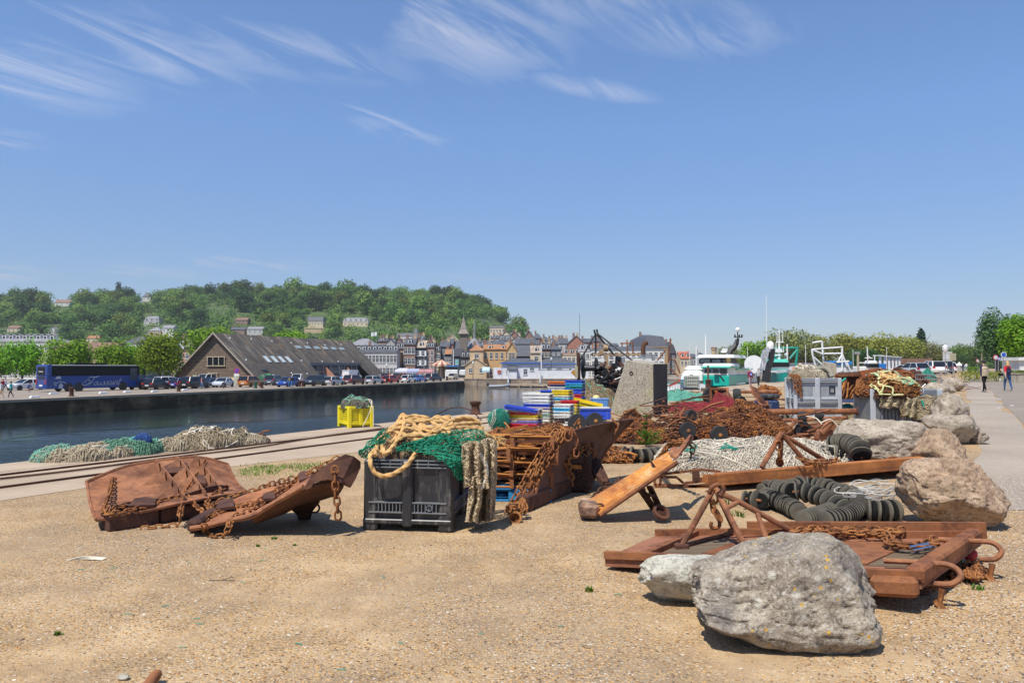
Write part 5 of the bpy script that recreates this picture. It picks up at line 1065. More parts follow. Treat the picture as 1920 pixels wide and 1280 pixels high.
mb.grid(vest,24,26,.012);mb.build('vest',cloth((.52,.42,.29),'beige_quilt'),pm,world=False)
pw,vs_,s_=person(GT(1890,733),-.05,'blonde person in a red top and blue jeans walking away with a dark backpack',(.62,.02,.03),(.05,.12,.26),1.70,(.62,.40,.18),sleeves=.5,stride=-.17,swing=.25,girl=True,shoe=(.5,.4,.35),fingers=True,hairlen=.3)
b=GT(1890,733)
o=thing('backpack','dark blue backpack on the back of the blonde person','bag',(b.x-.06,b.y-.19,b.z+1.18),local=True);mb=MB();mb.box((0,0,0),(.26,.14,.38),bev=.05,taper=.75);mb.build('bag_body',cloth((.02,.025,.06)),o,world=False);mb=MB();mb.box((0,-.085,-.06),(.17,.05,.16),bev=.02);mb.build('pocket',cloth((.03,.035,.08)),o,world=False)
for sg in(-1,1):mb=MB();mb.tube(spline([(sg*.09,.04,-.15),(sg*.13,.15,.05),(sg*.11,.2,.2),(sg*.08,.07,.17)],5),.014,5);mb.build('strap',cloth((.02,.025,.06)),o,world=False)
o=thing('handbag','black bag hanging at the left side of the blonde person','bag',(b.x-.40,b.y-.02,b.z+.95),local=True);mb=MB();mb.box((0,0,0),(.30,.10,.16),bev=.04);mb.build('bag_body',cloth((.012,.012,.015)),o,world=False);mb=MB();mb.tube(spline([(-.1,0,.07),(.02,0,.2),(.12,0,.06)],6),.008,5);mb.build('handle',cloth((.012,.012,.015)),o,world=False)
person(G(1407,727,0),.1,'person in a dark red jacket and patterned trousers walking towards the trawlers',(.26,.012,.03),(.42,.30,.32),1.62,(.5,.48,.45),stride=.12,swing=.1,fingers=False);b=G(1407,727,0)
o=thing('small_backpack','small violet backpack on the red jacket','bag',(b.x,b.y-.2,b.z+1.18),local=True);mb=MB();mb.box((0,0,0),(.26,.12,.34),bev=.06,taper=.6);mb.build('bag_body',cloth((.16,.16,.5)),o,world=False);mb=MB();mb.box((0,-.07,-.06),(.14,.04,.12),bev=.02);mb.build('pocket',cloth((.4,.4,.7)),o,world=False)
person(G(1422,724,0),0,'grey haired person in a pale grey shirt and dark trousers beside the red jacket',(.42,.42,.43),(.03,.035,.03),1.66,(.42,.40,.37),stride=.16,swing=.08)
person(GT(1806,698.5),.4,'person in dark jacket crossing at the far end of the road',(.05,.06,.09),(.02,.02,.03),1.75,stride=.2);person(GT(1812,698),-1.2,'person in a white top and light blue jeans striding at the end of the road',(.7,.7,.72),(.10,.32,.42),1.72,stride=.36)
person(GT(1774,697),.5,'person in a pale pink top by the signs beside the parked cars',(.55,.38,.36),(.2,.05,.06),1.68)
QP=[(2,747,'person in a white top and tan skirt at the left photo edge',(.7,.7,.68),(.45,.28,.15),1.7,PI/2,'walk'),(5,736,'person in a bright red top at the left edge of the far quay',(.6,.02,.06),(.3,.25,.2),1.7,1.2,'walk'),(10,734,'person in a pale blue shirt beside the red top',(.45,.52,.7),(.02,.03,.06),1.75,-1.2,'walk'),(20,746,'person in a turquoise top and dark trousers walking left on the far quay',(.10,.45,.45),(.02,.02,.025),1.7,PI/2,'walk'),(53,735,'person in a blue shirt crouching by the white saloon',(.05,.10,.28),(.45,.3,.25),1.7,-PI/2-.2,'crouch'),(378,729,'person in a pink shirt and blue jeans walking right of the navy car',(.6,.25,.25),(.10,.2,.4),1.75,-PI/2,'walk'),(417,728,'dark clothed person sitting low before the silver blue coupe',(.02,.02,.025),(.1,.1,.1),1.6,-PI/2,'crouch'),(543,726,'person in a tan top, left of the standing couple',(.22,.17,.12),(.05,.18,.45),1.7,.2,'walk'),(548,726,'person in a black top and blue jeans, right of the standing couple',(.02,.02,.025),(.05,.18,.42),1.8,.1,'walk'),(731,711,'person in an orange top between the rear cars',(.6,.25,.04),(.05,.05,.08),1.7,0,'walk'),(736,711,'person in a white shirt between the rear cars',(.7,.7,.7),(.05,.05,.08),1.7,0,'walk'),(758,709.5,'person in a bright red shirt in the rear of the car park',(.65,.02,.02),(.05,.05,.08),1.8,0,'walk'),(783,708,'person in a coral shirt near the awnings',(.6,.16,.12),(.05,.05,.08),1.7,0,'walk'),(789,708,'person in a cream shirt near the awnings',(.65,.58,.5),(.1,.1,.15),1.7,0,'walk'),(794,708,'person in a white top near the slim grey lamp post',(.7,.7,.7),(.2,.2,.25),1.7,0,'walk'),(829,707,'person in a green shirt by the merry-go-round',(.05,.35,.12),(.05,.05,.08),1.7,0,'walk'),(822,707,'person in black by the merry-go-round',(.02,.02,.02),(.05,.05,.08),1.75,0,'walk'),(1019,702,'person in turquoise beside the longer harbour office',(.15,.5,.55),(.2,.2,.3),1.7,0,'walk'),(1023,702,'person in pale blue beside the turquoise one',(.4,.45,.65),(.2,.2,.3),1.65,0,'walk'),(1044,697.5,'person in black behind the white hoarding',(.02,.02,.025),(.03,.03,.03),1.8,0,'walk'),(1055,697.5,'person in pink behind the white hoarding',(.6,.3,.45),(.3,.3,.3),1.7,0,'walk')]
for(px,yb,lb,tp,bt,h_,rz,ps)in QP:
 if px in(1019,1023,1044,1055):b=P(px,700,203 if px<1030 else 204);b.z=ZL;
 else:b=G(px,yb,ZL)
 if px in(1044,1055):b.z=ZL+1.0
 person(b,rz,lb,tp,bt,h_,(.08,.06,.05),pose=ps,stride=.3 if rz else.12,shoe=(.5,.5,.5))
b=P(1050,700,204);o=thing('raised_step','low stone terrace behind the white hoarding','terrace',(b.x,204,ZL),local=True);mb=MB();mb.box((0,1,.5),(8,3.4,.99),bev=.05);mb.build('slab',TANW,o,world=False)
#  generators for chains, nets, ropes, rocks
def link_v(L,Wd,r,n=10,m=4):
 vs=[];fs=[];a_=L/2-Wd/2
 for i in range(n):
  t=2*PI*i/n;c,s_=math.cos(t),math.sin(t);cx_=c*Wd/2+(a_ if c>1e-6 else-a_ if c<-1e-6 else 0);cy_=s_*Wd/2
  for k in range(m):
   p=2*PI*k/m+.78;q=r*math.cos(p);vs.append((cx_+c*q,cy_+s_*q,r*math.sin(p)))
 for i in range(n):
  for k in range(m):fs.append((i*m+k,((i+1)%n)*m+k,((i+1)%n)*m+(k+1)%m,i*m+(k+1)%m))
 return vs,fs
def chain(mb,pts,L=.09,Wd=.06,r=.0095,closed=False,n=10,m=5,mi=0):
 pts=[V(p)for p in pts];P2=spline(pts,10);d=[0]
 for a,b in zip(P2,P2[1:]):d.append(d[-1]+(b-a).length)
 tot=d[-1];st=L-2.6*r;N=max(2,int(tot/st));vs0,fs0=link_v(L,Wd,r,n,m);j=0
 for i in range(N+1):
  s_=min(tot,i*tot/N)
  while j<len(d)-2 and d[j+1]<s_:j+=1
  t=(s_-d[j])/max(1e-9,d[j+1]-d[j]);p=P2[j].lerp(P2[j+1],t);dr=(P2[min(j+1,len(P2)-1)]-P2[j]).normalized()
  up=V((0,0,1))if abs(dr.z)<.95 else V((0,1,0));y=up.cross(dr).normalized();z=dr.cross(y);roll=(PI/2 if i%2 else 0)+.5*nz(i*1.7,tot);y2=y*math.cos(roll)+z*math.sin(roll);z2=dr.cross(y2)
  Mx=Matrix(((dr.x,y2.x,z2.x,p.x),(dr.y,y2.y,z2.y,p.y),(dr.z,y2.z,z2.z,p.z),(0,0,0,1)));mb.add(vs0,fs0,mi,True,Mx)
 return mb
def rot_rand(r):
 a=V((r.gauss(0,1),r.gauss(0,1),r.gauss(0,1))).normalized();return Matrix.Rotation(r.uniform(0,6.28),4,a)
def dome(cx_,cy_,z0,rx,ry,H,rz=0,seed=0,p=.8,rough=.35,fr=1.6,fold=0):
 ca,sa=math.cos(rz),math.sin(rz)
 def h(x,y):
  q=1-min(1,math.hypot(x,y))**2.2
  if q<=0:return 0
  b=q**p*H*(1+rough*nz(x*fr+seed,y*fr,seed)+rough*.5*nz(x*fr*2.7+seed,y*fr*2.7,3))
  if fold:b+=fold*abs(nz(x*3.1+seed,y*7.3,seed*2))*min(1,q*4)
  return max(0,b)
 def f(u,v,off=0):
  a=u*2*PI;rr=v;wob=1+.22*nz(math.cos(a)*1.3+seed,math.sin(a)*1.3,seed);x,y=math.cos(a)*rr,math.sin(a)*rr
  z=h(x,y);X,Y_=x*rx*wob,y*ry*wob
  return V((cx_+X*ca-Y_*sa,cy_+X*sa+Y_*ca,z0+z+off+(0 if v<.98 else-.03)))
 return f
def dome_grid(f):
 def g(u,v,off=0):
  x,y=2*u-1,2*v-1;m_=max(abs(x),abs(y));l=math.hypot(x,y);r_=m_ if l>1e-9 else 0;a=math.atan2(y,x)/(2*PI)
  return f(a%1,min(1,r_),off)
 return g
def net_strands(mb,g,nu,nv,r,jit=.25,off=.01,seed=1,mi=0,drop=.04,bulge=.015):
 rr=random.Random(seed);N={}
 def node(i,j):
  if(i,j)not in N:
   u=min(1,max(0,(i+rr.gauss(0,jit))/nu));v=min(1,max(0,(j+rr.gauss(0,jit))/nv));N[(i,j)]=g(u,v,off+abs(rr.gauss(0,bulge)))
  return N[(i,j)]
 for i in range(nu):
  for j in range(nv):
   if(i+j)%2:prs=(((i,j),(i+1,j+1)),)
   else:prs=(((i+1,j),(i,j+1)),)
   if rr.random()<drop:continue
   for a,b in prs:
    p,q=node(*a),node(*b);d=q-p
    if d.length<1e-5:continue
    m_=(p+q)/2+V((rr.gauss(0,1),rr.gauss(0,1),rr.gauss(.3,.6)))*d.length*.10
    mb.tube([p,m_,q],r*rr.uniform(.8,1.25),3,mi,cap=False)
 return mb
def core(mb,f,nu=26,nv=12,mi=0):mb.grid(lambda u,v:f(u,1-v),nu,nv,0,mi);return mb
def chain_pile(name,label,cat,c,rx,ry,H,n,L,mat=RUST_CH,rz=0,seed=0,long=0,p=.8,extra=None,rough=.35):
 o=thing(name,label,cat,tuple(c));f=dome(c[0],c[1],c[2],rx,ry,H,rz,seed,p,rough);r=random.Random(seed+9)
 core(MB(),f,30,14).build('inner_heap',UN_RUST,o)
 mb=MB();vs0,fs0=link_v(L,L*.62,L*.125,8,4)
 for i in range(n):
  u,v=r.random(),math.sqrt(r.random())*.99;pnt=f(u,v)+V((r.gauss(0,L*.2),r.gauss(0,L*.2),r.uniform(0,L*.5)));Mx=Matrix.Translation(pnt)@rot_rand(r);Mx=Mx@Matrix.Scale(r.uniform(.8,1.25),4);mb.add(vs0,fs0,r.choice((0,0,0,1,2)),True,Mx)
 for i in range(long):
  u,v=r.random(),math.sqrt(r.random())*.7;pts=[f(u,v)]
  for k in range(6):u+=r.gauss(0,.05);v=min(.97,max(.05,v+r.gauss(0.03,.12)));pts.append(f(u%1,v)+V((0,0,L*.5)))
  chain(mb,pts,L,L*.62,L*.12,n=8,m=4)
 for i in range(n//60):
  u,v=r.random(),r.random()*.9;p0=f(u,v)+V((0,0,L*.3));a=r.uniform(0,6.28);e=p0+V((math.cos(a),math.sin(a)*.6,r.uniform(-.25,.35)))*L*r.uniform(2,5);mb.tube([p0,p0.lerp(e,.5)+V((0,0,L*r.uniform(-.3,.8))),e],L*r.uniform(.12,.3),5,r.choice((0,1,2)))
 mb.build('chains',[mat,RUST_OR if mat is not RUST_DK else RUST,RUST_DK],o,edge=False)
 return o,f
def net_pile(name,label,cat,c,rx,ry,H,um,nm,r=.006,cells=60,rz=0,seed=0,layers=2,ropes=0,rope_m=None,rope_r=.015,p=.7,fold=.08,rough=.5,fr=1.6,o=None,part='netting',second=None):
 if o is None:o=thing(name,label,cat,tuple(c))
 f=dome(c[0],c[1],c[2],rx,ry,H,rz,seed,p,rough,fr,fold);g=dome_grid(f);rr=random.Random(seed+4)
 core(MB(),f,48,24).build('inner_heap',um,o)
 for l in range(layers):
  mb=MB();m=max(6,int(cells*ry/rx))if ry<rx else cells
  net_strands(mb,g,cells,m,r,.32,.004+l*.012,seed*7+l);mb.build(part,nm if not(second and l%2)else second,o,edge=False)
 for i in range(ropes):
  u,v=rr.random(),rr.uniform(.1,.8);pts=[]
  for k in range(9):pts.append(f(u%1,min(1,max(0,v)),.02+rr.uniform(0,.03)));u+=rr.gauss(.03,.05);v+=rr.gauss(0,.13)
  mb=MB();mb.tube(spline(pts,6),rope_r,6);mb.build('rope',rope_m or ROPE_W,o)
 return o,f
def rock(name,label,c,dims,m,seed,rz=0,flat=.12,sub=5,pts=None,name_cat='boulder',sq=3.0,shear=0,taper=0,npl=11,prof=None):
 bm=bmesh.new();bmesh.ops.create_icosphere(bm,subdivisions=sub,radius=1);rr=random.Random(seed)
 planes=[(V((rr.gauss(0,1),rr.gauss(0,1),rr.gauss(0,.8))).normalized(),rr.uniform(.68,.9))for _ in range(npl)]
 ca,sa=math.cos(rz),math.sin(rz)
 for v in bm.verts:
  d=v.co.normalized();q=1/(abs(d.x)**sq+abs(d.y)**sq+abs(d.z)**sq)**(1/sq)
  p=d*q
  for(n,h)in planes:
   e=p.dot(n)-h
   if e>0:p-=n*e*.82
  nn=.10*fbm((p.x*1.4+seed,p.y*1.4,p.z*1.4),3)+.045*fbm((p.x*4+seed,p.y*4,p.z*4),4)+.018*fbm((p.x*13,p.y*13,p.z*13+seed),4)
  cr=fbm((p.x*2.2+5,p.y*2.2+seed,p.z*3),3);nn-=.05*max(0,1-abs(cr)*14)
  p+=d*nn
  zt=(p.z+1)/2
  if prof:
   T_,B_=prof;xx=max(-1,min(1,p.x));q_=lambda L:next((a[1]+(b[1]-a[1])*ss(a[0],b[0],xx)for a,b in zip(L,L[1:])if xx<=b[0]),L[-1][1]);v.co=V((p.x*dims[0]/2*ca-p.y*dims[1]/2*(1-.25*zt)*sa,p.x*dims[0]/2*sa+p.y*dims[1]/2*(1-.25*zt)*ca,q_(B_)+(q_(T_)-q_(B_))*max(0,zt*1.06-.03)));continue
  X=(p.x*(1-taper*zt)+shear*(zt-.5))*dims[0]/2;Y_=p.y*(1-taper*zt)*dims[1]/2;Z=max(p.z,-1+flat*.8)
  if pts:Z=Z if Z<0 else Z*pts(p.x)
  v.co=V((X*ca-Y_*sa,X*sa+Y_*ca,(Z+1-flat)*dims[2]/2))
 me=bpy.data.meshes.new(name);bm.to_mesh(me);bm.free();me.materials.append(m)
 me.polygons.foreach_set('use_smooth',[True]*len(me.polygons));o=bpy.data.objects.new(name,me);COL.objects.link(o);o.location=c;tag(o,label,name_cat);return o
def block(label,FR,FL,dvec,zr_,zl_,tl,name='concrete_block',m=CBLOCK,side=DARK_FACE):
 o=thing(name,label,'concrete block',(FR[0],FR[1],0));FR,FL,d=V(FR),V(FL),V(dvec);TL=FR.lerp(FL,tl);e=(FR-FL).normalized()
 b=[FL,FR,FR+d,FL+d];t=[TL,FR,FR+d,TL+d];mb=MB()
 vs=[(p.x,p.y,-.1)for p in b]+[(t[0].x,t[0].y,zl_),(t[1].x,t[1].y,zr_),(t[2].x,t[2].y,zr_+.02),(t[3].x,t[3].y,zl_+.02)]
 mb.add(vs,[(0,1,5,4),(2,3,7,6),(3,0,4,7),(4,5,6,7)]);bo=mb.build('block_body',m,o)
 mb=MB();mb.add([vs[1],vs[2],vs[6],vs[5]],[(0,1,2,3)]);mb.build('dark_side',side,o)
 for ob,ar in((bo,1),):
  bev=ob.modifiers.new('b','BEVEL');bev.width=.025;bev.segments=2
 n=V((e.y,-e.x,0));hc=FR.lerp(FL,.48);hc.z=zr_*.82;hc=hc+n*.005
 mb=MB();mb.lathe([(.075,-.06),(.07,.015),(.045,.02),(.04,-.04)],hc,n,14);mb.build('lifting_hole',RUST_DK,o);return o
block('tall weathered concrete mooring block with one dark streaked side',(5.1,27,0),(3.53,27.5,0),(1.15,3.05,0),1.86,2.0,.6)
sb_=P(1562,700,46);block('small grey concrete block behind the grey pallet box',(sb_.x+.2,46,0),(sb_.x-.62,46.3,0),(.4,.9,0),1.95,2.1,.9,side=CBLOCK)
#  fish crates
_cr={}
def crate_mesh(c,w=.80,d=.50,h=.17,hole=True):
 key=(c,w,d,h)
 if key not in _cr:
  m=M(('crate',c),lambda:m_plastic('crate_plastic',c,tuple(.5*x+.2 for x in c),.35,.5));mb=MB();t=.022;tp=.95
  for s in(-1,1):
   mb.box((0,s*(d/2-t),h/2),(w*tp,t,h));mb.box((s*(w/2-t),0,h/2),(t,d*tp,h))
   mb.box((0,s*(d/2-t*.3),h-.014),(w,t*1.9,.028));mb.box((s*(w/2-t*.3),0,h-.014),(t*1.9,d,.028))
   mb.box((0,s*(d/2-t*.4),h*.38),(w*.62,t,.018));
   for q in(-.42,-.2,.2,.42):mb.box((q*w,s*(d/2-t*.35),h*.45),(.02,t,h*.8))
   for q in(-.3,.3):mb.box((s*(w/2-t*.35),q*d,h*.45),(t,.02,h*.8))
   mb.box((s*(w/2-t*.2),0,h*.62),(t*.6,d*.3,.05),mi=1)
  mb.box((0,0,.02),(w*.93,d*.9,.02));_cr[key]=mb.build('fish_crate',[m,RUBB],edge=False);return _cr[key],True
 return _cr[key],False
def crate(c,loc,rz,label,group='stacked plastic fish crates',tilt=None,**kw):
 o,first=crate_mesh(c,**kw)
 if not first:o=o.copy();COL.objects.link(o)
 o.location=loc;o.rotation_euler=(tilt or(0,0,0))[0:2]+(rz,)if tilt else(0,0,rz);tag(o,label,'crate',group);return o
CN={'Y':((.72,.55,.01),'yellow'),'B':((.02,.07,.52),'blue'),'W':((.66,.65,.60),'white'),'C':((.03,.36,.62),'light blue'),'T':((.62,.46,.26),'beige'),'N':((.02,.04,.13),'navy'),'O':((.75,.17,.02),'orange'),'G':((.01,.20,.12),'green'),'R':((.55,.02,.02),'red'),'K':((.02,.02,.025),'black'),'L':((.25,.55,.03),'lime'),'E':((.45,.42,.05),'olive yellow')}
ORD=['lowest','second','third','fourth','fifth','sixth','seventh','eighth','ninth','tenth','eleventh','twelfth','thirteenth','fourteenth','fifteenth']
def stack(px,Y,cols,step,rz,where,w=.8,d=.5,h=.17):
 b=P(px,700,Y);r=random.Random(int(px));n=len(cols)
 for i,ch in enumerate(cols):
  c,nm=CN[ch];lb=f"{nm} fish crate, "+('lowest' if i==0 else 'topmost' if i==n-1 else ORD[i]+' from ground')+f' in {where}'
  crate(c,(b.x+r.gauss(0,.008),Y+r.gauss(0,.008),gz(b.x,Y)+i*step),rz+r.gauss(0,.02),lb,w=w,d=d,h=h)
stack(1029,24.2,'NYBYWBTCBWYB',.079,-.35,'the left tall colourful stack',w=.46,d=.5,h=.13);stack(1055,23.8,'YTYEWCYTCWYY',.081,-.35,'the tall yellow striped stack',w=.56,d=.5,h=.13)
stack(1078,25.6,'KBGKBYBRWBGCB',.094,-.35,'the dark blue stack behind',w=.6,d=.5);stack(1049,26,'BWYBWYBWYBWNO',.09,-.35,'the rear stack topped with orange',w=.7)
stack(1010,22.6,'WWGWTBWWW',.098,-.33,'the white stack in front',w=.82,d=.55,h=.165);stack(1002,24.9,'WWWTWWW',.124,-.3,'the white stack behind',w=.6,d=.5)
stack(1057,22.0,'WKWWCW',.098,-.33,'the narrow white stack',w=.5,d=.5);stack(983,21.6,'RBTYRW',.082,-.3,'the low stack beside the green net bag',w=.92,d=.55,h=.14);stack(1069,22.9,'RYYETYR',.093,-.3,'the yellow stack below the tall one',w=.5,d=.5)
b=P(978,700,21.5);crate(CN['B'][0],(b.x,21.5,.50),-.12,'blue fish crate lying tilted on the low mixed stack',tilt=(0,.13),w=.95,d=.58,h=.1)
b=P(1108,700,23.8);crate(CN['L'][0],(b.x-.15,23.8,0),-.1,'lime green fish crate under the big blue one',w=.62,d=.5,h=.14);crate(CN['B'][0],(b.x+.1,23.8,.11),-.05,'big blue fish crate with a pale rim, right of the stacks',w=1.02,d=.6,h=.32);crate(CN['W'][0],(b.x+.1,23.8,.34),-.05,'white fish crate nested in the big blue one',w=.92,d=.5,h=.14);crate(CN['Y'][0],(b.x-.08,24.6,.42),-.1,'yellow fish crate tilted behind the big blue one',tilt=(.1,.22),w=1.0,d=.6,h=.2)
b=P(934,700,21.2);o=thing('net_bag','rounded bundle of fine green netting beside the crates','netting',(b.x,21.2,0));
def bagf(u,v,off=0):
 a=u*2*PI;t=v*PI;q=.27+.03*nz(math.cos(a)*2,math.sin(a)*2,t)+off;return V((b.x+.02+math.sin(t)*math.cos(a)*q*1.1,21.2+math.sin(t)*math.sin(a)*q,.27+math.cos(t)*q*1.0))
MB().grid(lambda u,v:bagf(u,v,-.02),24,14).build('inner_heap',UN_GRN,o);mb=MB();net_strands(mb,bagf,46,30,.005,.3,.006,3);mb.build('netting',NET_TEAL,o,edge=False)
for k in range(3):mb=MB();mb.tube([bagf(.55+.03*k+.1*math.sin(t/3),.08+t/14,.02)for t in range(12)],.008,5);mb.build('rope',ROPE_W,o)
b=P(1112,700,31);net_pile('net_heap','olive and tan net heap left of the concrete block','netting',(b.x,31,0),1.1,.8,1.0,UN_TAN,NET_BRN,.008,40,seed=5,ropes=6,rope_m=ROPE_G)
b=P(1118,747,29.6);o=thing('buoy','round pale yellow buoy resting on the olive net heap','buoy',tuple(b));mb=MB();mb.ball(b,.15,12);mb.build('float',plain((.66,.55,.24),.5,name='buoy_plastic'),o);mb=MB();mb.tube([b+V((.02*math.cos(t),0,.16+.02*math.sin(t)))for t in[i*.7 for i in range(9)]],.008,5);mb.build('eyelet',RUBB,o)
b=P(1124,700,28.5);o=thing('tub','light blue tub left of the concrete block base','tub',(b.x,28.5,0));mb=MB();mb.box((b.x,28.5,.28),(.62,.45,.52),bev=.04,taper=1.05);mb.build('tub_body',m_plastic('blue_tub',(.10,.25,.58)),o);mb=MB();mb.box((b.x,28.5,.545),(.68,.5,.03),bev=.01);mb.build('rim',m_plastic('blue_tub_rim',(.12,.28,.60)),o)
#  boats along the near quay
QD=V((.468,.884,0));QN=V((-.884,.468,0))
def qp(px,py,off):
 m_=(px-960)/F_PX;Y=(-UE+off)/(.53-m_);return P(px,py,Y)
def qbox(mb,x0,x1,y0,y1,off,dep,mi=0,bev=0,slant=0):
 c0,c1=qp(x0,(y0+y1)/2,off),qp(x1,(y0+y1)/2,off);cm=qp((x0+x1)/2,700,off);k=kk(cm.y);zt=CAM_H+(HZ-y0)/k;zb=CAM_H+(HZ-y1)/k
 a,b_=V((c0.x,c0.y,0)),V((c1.x,c1.y,0));d=QN*dep;s_=(b_-a).normalized()*slant
 vs=[(*(q.xy),zb)for q in(a,b_,b_+d,a+d)]+[(*(q.xy),zt)for q in(a+s_,b_-s_,b_+d-s_,a+d+s_)]
 mb.add(vs,[(0,3,2,1),(4,5,6,7),(0,1,5,4),(1,2,6,5),(2,3,7,6),(3,0,4,7)],mi);return zt,zb
def qpart(o,nm,m,*boxes):
 mb=MB()
 for bx in boxes:qbox(mb,*bx[:6],**(bx[6]if len(bx)>6 else{}))
 ob=mb.build(nm,m,o);bv=ob.modifiers.new('b','BEVEL');bv.width=.05;bv.segments=2;return ob
def hull(o,a,L,Wd,zk,zd,mats,bow=1.6,sheer=.7,dirv=None,stripe=True,cap=True):
 """a = stern point on the yard side at deck level"""
 D=dirv or QD;N_=V((-D.y,D.x,0));mb=MB();n=16;m_=6;g=[]
 for i in range(n+1):
  t=i/n;wq=(1-max(0,(t-.55)/.45)**2.2)*(.8+.2*min(1,t*5));zt=zd+sheer*max(0,t-.4)**2*2.4
  row=[]
  for j in range(-m_,m_+1):
   s_=j/m_;fl=abs(s_);y=(1 if s_>0 else-1)*Wd/2*wq*(1-(1-fl)**2.2)**.6 if fl>0 else 0;z=zk+(zt-zk)*fl**1.5
   xx=t*L+(bow*fl*max(0,(t-.6)/.4)**2);row.append(V((a.x,a.y,0))+D*xx+N_*(y+Wd/2)+V((0,0,z)))
  g.append(row)
 W=2*m_+1;vs=[p for r_ in g for p in r_];fs=[];mi_=[]
 for i in range(n):
  for j in range(W-1):
   mb.f.append((i*W+j,(i+1)*W+j,(i+1)*W+j+1,i*W+j+1));mb.sm.append(True);fl=abs((j+.5)-m_)/m_;mb.m.append(1 if(stripe and fl>.82)else 0)
 mb.v=[tuple(v)for v in vs];mb.f.append(tuple(range(W)));mb.m.append(0);mb.sm.append(False);h_=mb.build('hull',mats,o)
 mb=MB();mb.add([tuple(g[i][0]-V((0,0,.35)))for i in range(n+1)]+[tuple(g[i][-1]-V((0,0,.35)))for i in range(n+1)],[(i,i+1,n+2+i,n+1+i)for i in range(n)]);mb.build('deck',plain((.35,.33,.3),.8,name='deck_paint'),o)
 if cap:
  mb=MB();mb.tube([g[i][0]for i in range(n+1)],.07,6);mb.tube([g[i][-1]for i in range(n+1)],.07,6);mb.build('gunwale',mats[-1],o)
 return g
TEAL=plain((.01,.46,.34),.35,.15,.8,name='turquoise_paint');TEAL2=plain((.10,.55,.42),.4,.1,1,name='pale_turquoise_paint');WHB=plain((.74,.74,.71),.4,.15,.6,name='white_boat_paint');BKB=plain((.02,.02,.022),.5,.3,name='black_paint')
c=V((P(1372,700,71.5).x,71.5,0))+QN*1.0;o=thing('trawler','turquoise and white trawler with a dark lattice mast carrying a white ball','fishing boat',(c.x,c.y,-3.2))
hull(o,V((c.x,c.y,0))-QD*3,15,5.2,-4.2,.15,[WHB,TEAL],sheer=.6)
EN=V((.884,-.468,0))
def fpart(nm,m,x0,x1,y0,y1,Y,dep=4,taper=1.0,bev=.05):
 """box whose broad face looks down the quay; right end at distance Y, running away along the quay"""
 p1=P(x1,y1,Y);pt=P(x1,y0,Y);m0=(x0-960)/F_PX;t=(p1.x-m0*p1.y)/(.884+.468*m0);c=V((p1.x,p1.y,(p1.z+pt.z)/2))-EN*t/2+QD*dep/2
 Mx=Matrix(((EN.x,QD.x,0,c.x),(EN.y,QD.y,0,c.y),(0,0,1,c.z),(0,0,0,1)));mb=MB();mb.box((0,0,0),(t,dep,pt.z-p1.z),Mx,bev=bev,taper=taper);return mb.build(nm,m,o)
fpart('lower_cabin',TEAL,1318,1367,703.5,724,69,3.5);fpart('cabin',WHB,1318,1366,689,703.6,69.05,3.4,.97)
for x0,x1 in((1320.5,1332),(1336,1345.5),(1349.5,1362)):fpart('window',GLASS_D,x0,x1,691.5,699.5,68.98,.3,bev=.02)
fpart('cabin_roof',TEAL2,1313,1369,686.5,690,68.7,4.4);fpart('upper_deck',WHB,1316,1372,681,686.6,69.2,4.0,.93)
fpart('bridge',BKB,1310,1368,671.5,681.5,71,3.2,.97)
for x0,x1 in((1313,1331),(1335,1351),(1354,1360)):fpart('window',GLASS_B,x0,x1,673,679.5,70.9,.3,bev=.02)
fpart('bridge_panel',plain((.45,.33,.12),.6,name='ochre_panel'),1361,1369,671,680,70.85,.4,bev=.02);fpart('bridge_roof',WHB,1306,1376,664.5,670.8,70.2,6.5,.93)
fpart('side_wall',WHB,1370,1378,691,703,72.5,7.5);fpart('side_bulwark',TEAL,1371,1380,703,719,72.4,7.6);fpart('foredeck',TEAL2,1366,1383,690.5,693,72.3,8.2)
fpart('stern_house',WHB,1274,1316,695,719,70,6,.92,.3);fpart('aft_cabin',WHB,1282,1316,686,696,71,5,.95,.2);fpart('blue_stripe',plain((.02,.25,.4),.4,name='blue_stripe'),1273,1300,711,714,69.8,.3,bev=.02)
mb=MB();ba=lambda x,y,off=2.6:P(x,y,73)
mb.tube([ba(1366,664),ba(1370,656),ba(1378,648),ba(1381,636)],[.35,.3,.22,.1],6);mb.tube([ba(1376,658),ba(1383,645),ba(1384,634)],.12,6);mb.bar(ba(1378,631.5),ba(1391,631.5),.08)
for x in(1378,1386,1391):mb.bar(ba(x,633),ba(x,627),.12)
mb.cyl(ba(1383,636),ba(1383,622),.05,6);mb.build('mast',BKB,o);mb=MB();mb.ball(ba(1383,618),.23,10);mb.build('radar_dome',WHITE,o)
mb=MB();mb.tube([ba(1364,665,2.2),ba(1372,653,2.2)],.17,7);mb.box(tuple(ba(1360,659)),(.8,.3,.2));mb.box(tuple(ba(1359,655)),(.5,.2,.15));mb.build('exhaust',WHITE,o)
mb=MB();mb.bar(P(1349,703,68.6),P(1358,715,68.6),.12);mb.build('fender_bar',BKB,o)
for x,yt,lb in((1305.5,648,0),(1323,626,1)):mb=MB();mb.cyl(P(x,700,74),P(x,yt,74),.07,6);mb.build('antenna',WHITE,o)
